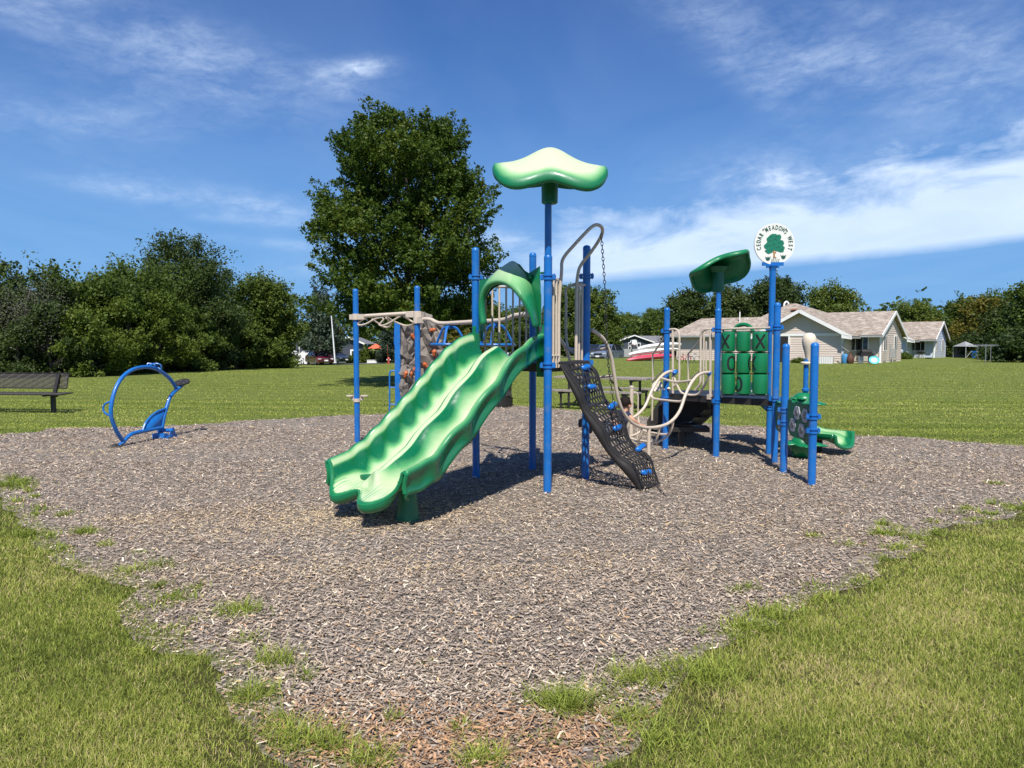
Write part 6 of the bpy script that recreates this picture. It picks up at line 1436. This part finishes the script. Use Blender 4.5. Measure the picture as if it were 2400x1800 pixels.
O1 = Vector((at_u(1974, 57), 57, 0)); b2_ = 3.0; ar_ = solve_a(O1, b2_, 2062); w2_ = solve_b(O1, ar_, 2112) - b2_; al_ = solve_a(O1, 0, 1786); wl_ = solve_a(O1, 3.2, 1586)
print('house dims', al_, ar_, w2_, wl_, TZ(O1.x, O1.y))
dim = dict(al=al_, ar=ar_, w2=w2_, b2=b2_, zr=4.25, zh=5.35, wl=wl_, zw=4.1, win_f=(.13, .40), win_g=(.20, .68))
h1, W1 = house(O1, 0., ex_, ey_, dim, 'side_beige', 'panel_beige', 'beige bungalow with long tan roof and two white edged gables')
O2 = Vector((at_u(2126, 78), 78, 0)); dim2 = dict(dim); dim2['wl'] = al_; dim2['zh'] = 4.6
h2, W2 = house(O2, -.25, ex_, ey_, dim2, 'side_blue', 'panel_blue', 'light blue bungalow with tan roof right of the beige one', extras=False)
# slate house with the cluster of small windows
def simple_house(name, label, u0, u1, vap, ve, Y, zg, sid, rf_m, ridge_u1, wins=(), wallv=None, flip=False):
    H_ = thing(name, label, 'house', (at_u((u0 + u1) / 2, Y), Y, zg)); x0, x1 = at_u(u0, Y), at_u(u1, Y); xm = (x0 + x1) / 2; za = hgt(vap, Y); zv = hgt(ve, Y); ovh = (x1 - x0) * .07
    mb = MB(); siding(mb, Vector((x0 + ovh, Y, 0)), Vector((x1 - ovh, Y, 0)), zg, lambda t: zv + (za - zv) * (1 - abs(2 * t - 1)) - .05, .25, .035, Vector((0, -1, 0))); mb.build('front_wall', sid, H_, smooth=0)
    rf = MB(); xr = at_u(ridge_u1, Y + 4)
    slab(rf, Vector((x0, Y - .5, zv)), Vector((xm, Y - .5, za)), Vector((xm, Y + 9, za)), Vector((x0, Y + 9, zv)), .12); slab(rf, Vector((xm, Y - .5, za)), Vector((x1, Y - .5, zv)), Vector((x1, Y + 9, zv)), Vector((xm, Y + 9, za)), .12)
    if ridge_u1 > u1: slab(rf, Vector((xm, Y + 1.5, zv)), Vector((xr, Y + 1.5, zv)), Vector((xr, Y + 6, za - .02)), Vector((xm, Y + 6, za - .02)), .12); 
    rf.build('roof', rf_m, H_, smooth=0)
    if ridge_u1 > u1: mb = MB(); siding(mb, Vector((x1 - ovh, Y + 2.2, 0)), Vector((xr, Y + 2.2, 0)), zg, lambda t: zv, .25, .03, Vector((0, -1, 0))); mb.build('wing_wall', sid, H_, smooth=0)
    mb = MB(); th = .22
    for a, b in (((x0, zv), (xm, za)), ((xm, za), (x1, zv))): mb.bar((a[0], Y - .55, a[1]), (b[0], Y - .55, b[1]), .07, th)
    mb.build('bargeboard', 'trim', H_, smooth=0)
    for u, v, w_, h_ in wins:
        q = AT(u, v, Y - .06); ww, hh = w_ / FPX * Y, h_ / FPX * Y; mb = MB(); mb.box(q, (ww, .08, hh)); f_ = mb.build('window', 'trim', H_, smooth=0); mb = MB(); mb.box(q - Vector((0, .05, 0)), (ww * .66, .03, hh * .66)); mb.build('pane', 'glass', f_, smooth=0)
    return H_
Hs = simple_house('house', 'slate blue house with white gable edge and a cluster of small white windows', 1438, 1534, 786, 803, 150, TZ(20, 150), 'side_slate', 'shingle_grey', 1585, [(1482, 802, 9, 11), (1476, 815, 7, 8), (1476, 806, 6, 7), (1497, 808, 9, 9), (1489, 802, 5, 12)])
simple_house('house', 'grey cabin with pale roof edge right of the leaning pole', 778, 856, 790, 806, 105, TZ(-25, 105), 'side_slate', 'shingle_grey', 800, [(832, 830, 22, 22)])
simple_house('house', 'small house with terracotta roof seen through the arch bars', 1150, 1212, 764, 783, 125, TZ(-2, 125), 'trim', 'shingle_red', 1215, [])
simple_house('house', 'brick red roofed house almost hidden in the left trees', 690, 738, 778, 792, 120, TZ(-35, 120), 'side_slate', 'shingle_red', 700, [])
# ------------------------------------------------------------------ road
rd_ = MB()
for i in range(60):
    x = -75 + i * 1.6
    for y in (80.5, 86.5): rd_.v.append((x, y, TZ(x, y) + .05))
for i in range(59): a = i * 2; rd_.f.append((a, a + 2, a + 3, a + 1))
M['asphalt'] = simple('asphalt', (.13, .13, .135), .9, 0, .15, 2, .3, 20); tag(rd_.build('road', 'asphalt', smooth=0), kind='structure')
# ------------------------------------------------------------------ cars
def paint(name, col): return simple(name, col, .22, .3, .05, 3, 0, 20, 1.)
M['p_maroon'] = paint('maroon_paint', (.17, .014, .04)); M['p_navy'] = paint('navy_paint', (.012, .016, .028)); M['p_silver'] = paint('blue_silver_paint', (.20, .24, .32)); M['p_dark'] = paint('dark_grey_paint', (.03, .033, .038))
M['lamp'] = simple('lamp_glass', (.75, .76, .78), .1, .3, .05, 9); M['chrome'] = simple('chrome', (.6, .6, .6), .2, .9, .05, 9); M['plate'] = simple('number_plate', (.8, .8, .8), .5, 0, .03, 5)
def car(label, u, v, Y, zg, head, mat, suv=False, name='parked_car'):
    x = at_u(u, Y); C_0 = Vector((x, Y, zg)); h = Vector((head[0], head[1], 0)).normalized(); s = Vector((-h.y, h.x, 0)); T = thing(name, label, 'car', tuple(C_0), 'parked cars')
    Lh, Wh = (2.35, .92); 
    def Q(a, b, z): return C_0 + h * a + s * b + Vector((0, 0, z))
    if suv: low = [(-2.3, .35), (-2.34, .75), (-2.28, 1.08), (.75, 1.10), (1.1, 1.08), (2.05, .98), (2.28, .80), (2.34, .5), (2.25, .28)]; top = [(-2.2, 1.08), (-1.95, 1.62), (-1.3, 1.72), (-.2, 1.72), (.25, 1.62), (.98, 1.08)]
    else: low = [(-2.35, .38), (-2.38, .70), (-2.25, .98), (-1.7, 1.02), (.85, .97), (1.5, .90), (2.2, .75), (2.40, .55), (2.3, .25)]; top = [(-1.85, 1.0), (-1.1, 1.38), (-.5, 1.45), (.2, 1.43), (1.15, .95)]
    low += [(1.85, .25), (1.75, .45), (1.55, .62), (1.25, .62), (1.05, .45), (.98, .22), (-1.0, .22), (-1.08, .45), (-1.28, .62), (-1.58, .62), (-1.78, .45), (-1.86, .25)]
    mb = MB(); k = len(low); secs = [(-1, .93, .0), (-.97, 1, 0), (-.80, 1, .015), (0, 1, .03), (.80, 1, .015), (.97, 1, 0), (1, .93, 0)]
    for f, sc, dz in secs:
        for a, z in low: mb.v.append(Q(a * (.985 if abs(f) == 1 else 1) - (.10 * (abs(f) ** 3) if a > 2 else -.05 * abs(f) ** 3 if a < -2 else 0), f * Wh, z + (dz if z > .8 else 0)))
    for j in range(len(secs) - 1):
        for i in range(k): mb.f.append((j * k + i, j * k + (i + 1) % k, (j + 1) * k + (i + 1) % k, (j + 1) * k + i))
    mb.f.append(tuple(range(k))); mb.f.append(tuple((len(secs) - 1) * k + i for i in range(k - 1, -1, -1))); body = mb.build('body', mat, T, smooth=35)
    mb = MB(); k = len(top)
    for b, ins in ((-.86, 0), (.86, 0)):
        for a, z in top: mb.v.append(Q(a, b * (1 - .24 * ((z - 1.0) / .6)), z))
    mb.f = [tuple(range(k)), tuple(range(2 * k - 1, k - 1, -1))] + [(i, k + i, k + i + 1, i + 1) for i in range(k - 1)]; mb.build('windows', 'glass', T, smooth=0)
    mb = MB(); tt_ = top[1:-1]; z_m = max(z for a, z in tt_)
    rp_ = [(a, z) for a, z in top if z > z_m - .12]; rp_ = [(rp_[0][0] + .02, rp_[0][1] + .01)] + [(a, z + .018) for a, z in rp_] + [(rp_[-1][0] + .06, rp_[-1][1] - .02)]; k = len(rp_)
    for b in (-.69, .69):
        for a, z in rp_: mb.v.append(Q(a, b, z))
    mb.f = [(i, k + i, k + i + 1, i + 1) for i in range(k - 1)]
    for sgn_ in (-1, 1):
        for a0_, z0_, a1__, z1__ in ((top[0][0], top[0][1], top[1][0], top[1][1]), (top[-1][0], top[-1][1], top[-2][0], top[-2][1]), (-.35, 1.0, -.35, z_m)): mb.bar(Q(a0_, sgn_ * .865, z0_), Q(a1__, sgn_ * .865 * (1 - .24 * ((z1__ - 1.0) / .6)), z1__ + .01), .06, .06)
    mb.build('roof', mat, T, smooth=35)
    for a in (1.42, -1.42):
        for b in (-1, 1):
            mb = MB(); mb.lathe([(.22, -.10), (.335, -.09), (.345, -.04), (.345, .04), (.335, .09), (.22, .10)], Q(a, b * (Wh - .10), .345), 20, axis=s); wl__ = mb.build('wheel', 'rubber', T)
            mb = MB(); mb.lathe([(.02, -.02), (.21, -.015), (.23, .02), (.21, .025), (.05, .01)], Q(a, b * (Wh - .01), .345), 14, axis=s * b); mb.build('rim', 'chrome', wl__)
    fz = .78 if suv else .68
    for b in (-1, 1):
        mb = MB(); mb.box(Q(2.18, b * .66, fz), (.22, .38, .13), atan2(h.y, h.x) - b * .25); mb.build('headlight', 'lamp', T)
        mb = MB(); mb.box(Q(-2.3, b * .7, .85), (.1, .28, .16), atan2(h.y, h.x)); mb.build('tail_light', 'orange', T)
        mb = MB(); mb.box(Q(.75, b * 1.0, 1.05), (.14, .18, .13), atan2(h.y, h.x)); mb.build('mirror', mat, T)
    mb = MB(); mb.box(Q(2.27, 0, fz - .04), (.12, .95, .17), atan2(h.y, h.x)); mb.build('grille', 'black', T); mb = MB(); mb.box(Q(2.33, 0, .40), (.06, 1.5, .14), atan2(h.y, h.x)); mb.build('bumper_intake', 'black', T)
    mb = MB(); mb.box(Q(2.385, 0, .50), (.03, .42, .16), atan2(h.y, h.x)); mb.build('number_plate', 'plate', T); mb = MB(); mb.box(Q(2.34, 0, fz + .02), (.05, .8, .03), atan2(h.y, h.x)); mb.build('chrome_strip', 'chrome', T)
    return T
car('dark maroon sedan parked at the left with its front facing the lawn', 748, 853, 80, TZ(-22, 80) + .03, (.545, -.838), 'p_maroon')
car('dark grey car half hidden behind the leaning pale pole', 786, 845, 93, TZ(-23, 93), (.75, -.65), 'p_dark')
car('blue grey off road car parked between the tower and the slate house', 1424, 848, 76, TZ(10, 76) - .25, (-.55, -.83), 'p_silver', True)
car('navy off road car behind the right tower post', 1392, 845, 80, TZ(9, 80) - .25, (-.35, -.94), 'p_navy', True)
# ------------------------------------------------------------------ kayaks on a rack
M['canoe_white'] = simple('white_gelcoat', (.72, .71, .68), .35, 0, .05, 2); M['canoe_red'] = simple('red_kayak', (.62, .05, .09), .35, 0, .08, 2); M['canoe_grey'] = simple('grey_kayak', (.15, .14, .15), .4, 0, .1, 2)
def canoe(label, p, q, mat, up_side=True):
    T = thing('canoe' if mat != 'canoe_red' else 'kayak', label, 'boat', tuple(p.lerp(q, .5)), 'boats on the trailer'); d_ = (q - p); Ln = d_.length; d_.normalize(); s = d_.cross(Vector((0, 0, 1))).normalized(); u_ = s.cross(d_)
    mb = MB()
    def fn(a, b):
        t = b; w = .38 * max(.02, sin(pi * t)) ** .45; hh = .24 * max(.1, sin(pi * t)) ** .25; th = 2 * pi * a
        return p + d_ * (Ln * t) + s * (w * cos(th)) + u_ * (hh * sin(th) + .10 * abs(2 * t - 1) ** 3 * -1)
    mb.grid(fn, 16, 21, True); mb.build('hull', mat, T, smooth=60); 
    for a_ in (0, .5): m_ = MB(); m_.tube([fn(a_, t / 20) for t in range(1, 20)], .02, 6); m_.build('gunwale', 'canoe_grey', T)
canoe('white canoe lying topmost on the trailer by the beige house', AT(1494, 815, 65), AT(1596, 805, 66), 'canoe_white')
canoe('white canoe with grey end lying below the topmost one', AT(1473, 829, 64.6), AT(1590, 816, 66), 'canoe_white')
canoe('bright red kayak lying lowest on the trailer', AT(1470, 842, 64.3), AT(1580, 832, 65.5), 'canoe_red')
TR = thing('boat_trailer', 'low boat trailer with a rack carrying canoes beside the beige house', 'trailer', (at_u(1525, 65.5), 65.5, 0))
mb = MB(); za_ = TZ(13, 65)
for u in (1500, 1550):
    x = at_u(u, 65.6); mb.bar((x, 65.3, .3), (x, 65.3, 1.35), .06, .06); mb.bar((x, 66.3, .3), (x, 66.3, 1.35), .06, .06)
    for z in (.35, .95, 1.3): mb.bar((x, 65.1, z), (x, 66.5, z), .06, .06)
mb.bar((at_u(1490, 65.6), 65.6, .3), (at_u(1580, 65.6), 65.6, .3), .1, .1); mb.build('rack', 'canoe_grey', TR)
for u in (1520, 1556): mb = MB(); mb.lathe([(.1, -.08), (.28, -.07), (.28, .07), (.1, .08)], (at_u(u, 65.2), 65.2, .2), 16, axis=(0, 1, 0)); mb.build('wheel', 'canoe_white', TR)
# ------------------------------------------------------------------ basketball hoop
bh = Vector((at_u(1481, 72), 72, TZ(12, 72))); BH = thing('basketball_hoop', 'black basketball hoop on a thin pole in front of the slate house', 'basketball hoop', tuple(bh))
mb = MB(); mb.tube([bh, up(bh, hgt(806, 72))], .05, 8); mb.build('pole', 'black', BH); mb = MB(); q = AT(1487, 802, 71.6); mb.box(q, (.5, .04, .32)); mb.build('backboard', 'white', BH); mb = MB(); q2 = AT(1487, 809, 71.3); mb.tube([q2 + Vector((.2 * cos(t), .2 * sin(t), 0)) for t in [2 * pi * k / 16 for k in range(16)]], .02, 6, closed=True); mb.build('ring', 'orange', BH)
# ------------------------------------------------------------------ bicycles
def bike(label, u, Y, mat, flip=1):
    c = Vector((at_u(u, Y), Y, 0)); T = thing('bicycle', label, 'bicycle', tuple(c), 'bicycles by the beige wall'); ax_ = Vector((.9 * flip, -.3, 0)).normalized(); R_ = .27
    for k in (-.42, .42):
        mb = MB(); o = c + ax_ * k + Vector((0, 0, R_)); mb.tube([o + ax_ * (R_ * cos(t)) + Vector((0, 0, R_ * sin(t))) for t in [2 * pi * i / 20 for i in range(20)]], .026, 6, closed=True); mb.build('wheel', 'rubber', T)
    P_ = lambda a, z: c + ax_ * a + Vector((0, 0, z)); mb = MB()
    for a, b in (((-.42, R_), (-.12, .28)), ((-.12, .28), (-.22, .68)), ((-.22, .62), (.28, .66)), ((-.12, .28), (.28, .62)), ((.42, R_), (.26, .82)), ((-.42, R_), (-.2, .58))): mb.tube([P_(*a), P_(*b)], .022, 6)
    mb.build('frame', mat, T); mb = MB(); mb.box(P_(-.23, .72), (.22, .12, .06), atan2(ax_.y, ax_.x)); mb.build('saddle', 'black', T); s = Vector((-ax_.y, ax_.x, 0)); mb = MB(); mb.tube([P_(.26, .84) - s * .25, P_(.26, .84) + s * .25], .018, 6); mb.build('handlebar', 'chrome', T)
bike('small red bicycle leaning by the beige wall', 1607, 58.5, 'canoe_red'); bike('small white bicycle right of the red one by the beige wall', 1624, 59, 'canoe_white', -1)
# ------------------------------------------------------------------ leaning pole, hydrant, parasol and garden bits on the left
pp_ = G(785, 851, 0); Yp = 76.; a = AT(785.5, 851, Yp); b = AT(775, 720, Yp + 2.5); mb = MB(); mb.tube([a, a.lerp(b, .5), b], [.10, .085, .05], 12); LP = thing('leaning_pole', 'tall pale metal pole leaning left beside the maroon car', 'pole', tuple(a)); mb.build('shaft', 'pale_steel', LP); mb = MB(); mb.lathe([(.2, 0), (.2, .05), (.14, .12)], a, 14); mb.build('base', 'pale_steel', LP)
M['hyd'] = simple('hydrant_red', (.42, .06, .04), .5, 0, .1, 8)
hy = AT(911, 853, 78); HY = thing('fire_hydrant', 'small red fire hydrant with a thin marker rod by the road', 'hydrant', tuple(hy)); mb = MB(); mb.lathe([(.17, 0), (.17, .05), (.12, .06), (.12, .5), (.16, .52), (.16, .58), (.12, .66), (.05, .74), (.04, .78)], hy, 16); mb.build('barrel', 'hyd', HY)
for s_i in (-1, 1): mb = MB(); mb.lathe([(.07, -.05), (.07, .05)], hy + Vector((.17 * s_i, 0, .45)), 10, axis=(1, 0, 0)); mb.build('outlet_cap', 'white', HY)
if 1: mb = MB(); mb.tube([hy + Vector((-.1, 0, .7)), hy + Vector((-.1, 0, 2.1))], .012, 6); mb.build('marker_rod', 'orange', HY)
M['umb'] = simple('orange_canvas', (.75, .13, .06), .8, 0, .06, 4)
um = Vector((at_u(881, 88), 88, TZ(-17, 88))); UM = thing('garden_parasol', 'open orange parasol in the garden across the road', 'parasol', tuple(um)); zt_ = hgt(805, 88); zb__ = hgt(817, 88); mb = MB()
for k in range(8):
    t0, t1 = 2 * pi * k / 8, 2 * pi * (k + 1) / 8; o_ = len(mb.v); R_ = 1.05; mb.v += [(um.x, um.y, zt_), (um.x + R_ * cos(t0), um.y + R_ * sin(t0), zb__), (um.x + R_ * .93 * cos((t0 + t1) / 2), um.y + R_ * .93 * sin((t0 + t1) / 2), zb__ + .06), (um.x + R_ * cos(t1), um.y + R_ * sin(t1), zb__)]; mb.f.append((o_, o_ + 1, o_ + 2, o_ + 3))
mb.build('canopy', 'umb', UM, smooth=0); mb = MB(); mb.tube([um, up(um, zt_)], .03, 8); mb.build('pole', 'wood_old', UM)
pl_ = Vector((at_u(872, 86.9), 86.9, TZ(-17, 87))); PLT = thing('planter_box', 'long white planter box below the orange parasol', 'planter', tuple(pl_)); mb = MB(); mb.box(pl_ + Vector((0, 0, .2)), (1.2, .4, .4)); mb.build('box', 'white', PLT, smooth=0); mb = MB(); mb.box(pl_ + Vector((0, 0, .41)), (1.26, .46, .04)); mb.build('rim', 'white', PLT, smooth=0)
lt('shrub', 'low bright garden shrub beside the orange parasol', 852, 89, 818, 60, 'bush', 'leaf_bright', 130, leaf=.09, ln=.4, dens=6, cat='shrub', group=None)
gf = Vector((at_u(706, 84), 84, TZ(-25, 84))); GF = thing('garden_fence', 'white arched garden fence panels left of the maroon car', 'fence', tuple(gf))
for k, u in enumerate((681, 702, 724)): mb = MB(); q = AT(u, 842, 84); mb.box((q.x, q.y, (gf.z + hgt(815, 84)) / 2), (.11, .11, hgt(815, 84) - gf.z)); mb.lathe([(.09, 0), (.02, .1)], (q.x, q.y, hgt(815, 84)), 8); mb.build('post', 'white', GF)
for u0, u1 in ((682, 701), (703, 723)):
    a, b = AT(u0, 840, 84), AT(u1, 840, 84); mb = MB(); zt_ = hgt(829, 84); zz = gf.z; pl = [(0, zz), ((b - a).x, zz)] + [((b - a).x * (1 - t / 12), zt_ + .35 * sin(pi * t / 12)) for t in range(13)]; mb.prism(pl, (a.x, 84, 0), (1, 0, 0), (0, 0, 1), .05); mb.build('panel', 'white', GF, smooth=0)
# ------------------------------------------------------------------ things by the beige house
M['teal'] = simple('turquoise_plastic', (.06, .52, .55), .4, 0, .1, 3); M['tarp'] = simple('blue_tarpaulin', (.05, .22, .42), .6, 0, .2, 8); M['terracotta'] = simple('rusty_chiminea', (.09, .035, .02), .7, 0, .3, 8)
def gp_(u, Y, v=850): return Vector((at_u(u, Y), Y, 0))
q = gp_(2030, 55.2); T = thing('barbecue', 'black covered barbecue on the patio of the beige house', 'barbecue', tuple(q)); mb = MB(); mb.box(q + Vector((0, 0, .72)), (.95, .5, .22)); mb.lathe([(.02, -.4), (.24, -.38), (.26, 0), (.24, .38), (.02, .4)], q + Vector((0, 0, .9)), 14, axis=(1, 0, 0)); mb.build('hood', 'black', T)
for s_i in (-1, 1):
    mb = MB(); mb.bar(q + Vector((.38 * s_i, 0, .05)), q + Vector((.38 * s_i, 0, .65)), .05, .4); mb.build('leg', 'steel', T)
q = gp_(2050, 54.6); T = thing('paddling_pool', 'turquoise and white paddling pool leaning on its edge by the patio', 'pool', tuple(q)); mb = MB(); mb.lathe([(.05, .0), (.30, .01), (.36, .05), (.37, .10), (.34, .10), (.3, .05), (.05, .04)], q + Vector((0, 0, .27)), 26, axis=(-.25, -.75, .62)); mb.build('shell', 'teal', T); mb = MB(); mb.lathe([(.05, .055), (.2, .058)], q + Vector((0, 0, .27)), 24, axis=(-.25, -.75, .62)); mb.build('lining', 'canoe_white', T)
q = gp_(1994, 56.); T = thing('chiminea', 'rusty brown clay chiminea at the patio corner', 'chiminea', tuple(q)); mb = MB(); mb.lathe([(.2, 0), (.24, .08), (.28, .3), (.22, .55), (.12, .65), (.09, .85), (.11, .87)], q, 16); mb.build('body', 'terracotta', T)
q = gp_(1981, 56.3); T = thing('water_butt', 'blue barrel against the white corner board of the beige house', 'barrel', tuple(q)); mb = MB(); mb.lathe([(.2, 0), (.23, .1), (.24, .4), (.22, .68), (.17, .75), (.05, .77)], q, 16); mb.build('shell', 'tarp', T); mb = MB(); mb.tube([q + Vector((.2, -.3, .9)), q + Vector((-.25, .1, 1.35))], .03, 6); mb.build('handle', 'wood_old', T)
q = gp_(1933, 55.9); q.z = 0; T = thing('slatted_box', 'low white slatted box against the beige gable wall', 'box', tuple(q)); 
for i in range(9): mb = MB(); mb.box(q + ex_ * ((i - 4) * .14) + Vector((0, 0, .28)), (.11, .04, .56), atan2(ex_.y, ex_.x)); mb.build('slat', 'white', T, smooth=0)
mb = MB(); mb.box(q + ey_ * .2 + Vector((0, 0, .27)), (1.25, .35, .5), atan2(ex_.y, ex_.x)); mb.build('box', 'panel_beige', T, smooth=0)
lt('shrub', 'small weedy shrub at the foot of the beige gable wall', 1871, 57.6, 836, 22, 'bush', 'leaf_bright', 131, leaf=.06, ln=.35, dens=20, cat='shrub', group=None)
lt('shrub', 'round green shrub between the beige and the light blue house', 2122, 72, 824, 24, 'bush', 'leaf_bright', 132, leaf=.08, ln=.4, dens=12, cat='shrub', group=None)
q = gp_(2160, 74); T = thing('barbecue', 'small black barbecue on legs in front of the light blue house', 'barbecue', tuple(q)); mb = MB(); mb.lathe([(.04, 0), (.34, .12), (.36, .24), (.05, .36)], q + Vector((0, 0, .5)), 16); mb.build('bowl', 'black', T)
for k in range(3): mb = MB(); mb.tube([q + Vector((.1 * cos(k * 2.1), .1 * sin(k * 2.1), .55)), q + Vector((.3 * cos(k * 2.1), .3 * sin(k * 2.1), -.2))], .02, 6); mb.build('leg', 'black', T)
q = gp_(2178, 74); T = thing('fire_pit', 'low black fire pit bowl on the lawn by the light blue house', 'fire pit', tuple(q)); mb = MB(); mb.lathe([(.1, -.2), (.3, -.02), (.34, .12), (.30, .12), (.05, .0)], q, 16); mb.build('bowl', 'black', T)
# garden canopy tent
q = gp_(2264, 79); T = thing('canopy_tent', 'grey mesh garden tent with white top right of the light blue house', 'tent', tuple(q)); x0, x1 = at_u(2251, 79), at_u(2279, 79); ze_ = hgt(812, 79); zt_ = hgt(800, 79)
mb = MB(); mb.v = [(x0, 78, ze_), (x1, 78, ze_), (x1, 80.4, ze_), (x0, 80.4, ze_), ((x0 + x1) / 2, 79.2, zt_)]; mb.f = [(0, 1, 4), (1, 2, 4), (2, 3, 4), (3, 0, 4)]; mb.build('top', 'pale_steel', T, smooth=0)
mb = MB()
for x in (x0 + .05, x1 - .05):
    for y in (78.1, 80.3): mb.bar((x, y, -.4), (x, y, ze_), .06, .06)
mb.bar((x0, 78.08, -.1), ((x0 + x1) / 2, 78.08, ze_ * .6), .05, .05); mb.bar((x1, 78.08, -.1), ((x0 + x1) / 2, 78.08, ze_ * .6), .05, .05); mb.build('pole_frame', 'pale_steel', T, smooth=0); mb = MB(); mb.box(((x0 + x1) / 2, 80.2, ze_ / 2 - .15), (x1 - x0 - .2, .03, ze_)); mb.build('mesh_wall', 'canoe_grey', T, smooth=0)
q = gp_(2284, 78); T = thing('blue_bin', 'tall bright blue bin beside the garden tent', 'bin', tuple(q)); mb = MB(); mb.lathe([(.22, -.3), (.27, .6), (.28, .68), (.2, .72), (.03, .73)], q, 14); mb.build('shell', 'blue_plastic', T)
# clothes line frame
q = gp_(2311, 62); T = thing('washing_line', 'steel washing line posts with cross arms on the lawn before the right woodland', 'washing line', tuple(q))
for u, Y in ((2311, 57), (2293, 68)):
    x = at_u(u, Y); zt_ = hgt(809, Y); mb = MB(); mb.tube([(x, Y, -.1), (x, Y, zt_ + .1)], .035, 8); mb.tube([(x - 1.0, Y, zt_), (x + 1.0, Y, zt_)], .03, 8); mb.build('post', 'steel', T)
for u, Y in ((2334, 60), (2324, 70)):
    x = at_u(u, Y) - .4; zt_ = hgt(811, Y); mb = MB(); mb.tube([(x, Y, -.1), (x, Y, zt_)], .035, 8); mb.tube([(x - .9, Y, zt_), (x + .9, Y, zt_)], .03, 8); mb.build('post', 'steel', T)
mb = MB()
for k in (-.8, 0, .8): mb.tube([(at_u(2311, 57) + k, 57, hgt(809, 57)), (at_u(2293, 68) + k, 68, hgt(809, 68))], .008, 4)
mb.build('wire', 'steel', T)
# grey plank fence left of the slate house
q = gp_(1466, 135); T = thing('board_fence', 'pale grey board fence below the slate house', 'fence', tuple(q)); x0, x1 = at_u(1446, 135), at_u(1560, 135); zg_ = TZ(20, 135); zt_ = hgt(818, 135); mb = MB(); n_ = 60
for i in range(n_): mb.box((x0 + (x1 - x0) * (i + .5) / n_, 135, (zg_ + zt_) / 2), ((x1 - x0) / n_ * .93, .04, zt_ - zg_))
mb.build('boards', 'pale_steel', T, smooth=0)
for i in range(6): mb = MB(); mb.box((x0 + (x1 - x0) * i / 5, 135.1, (zg_ + zt_) / 2), (.14, .14, zt_ - zg_ + .1)); mb.build('post', 'pale_steel', T, smooth=0)
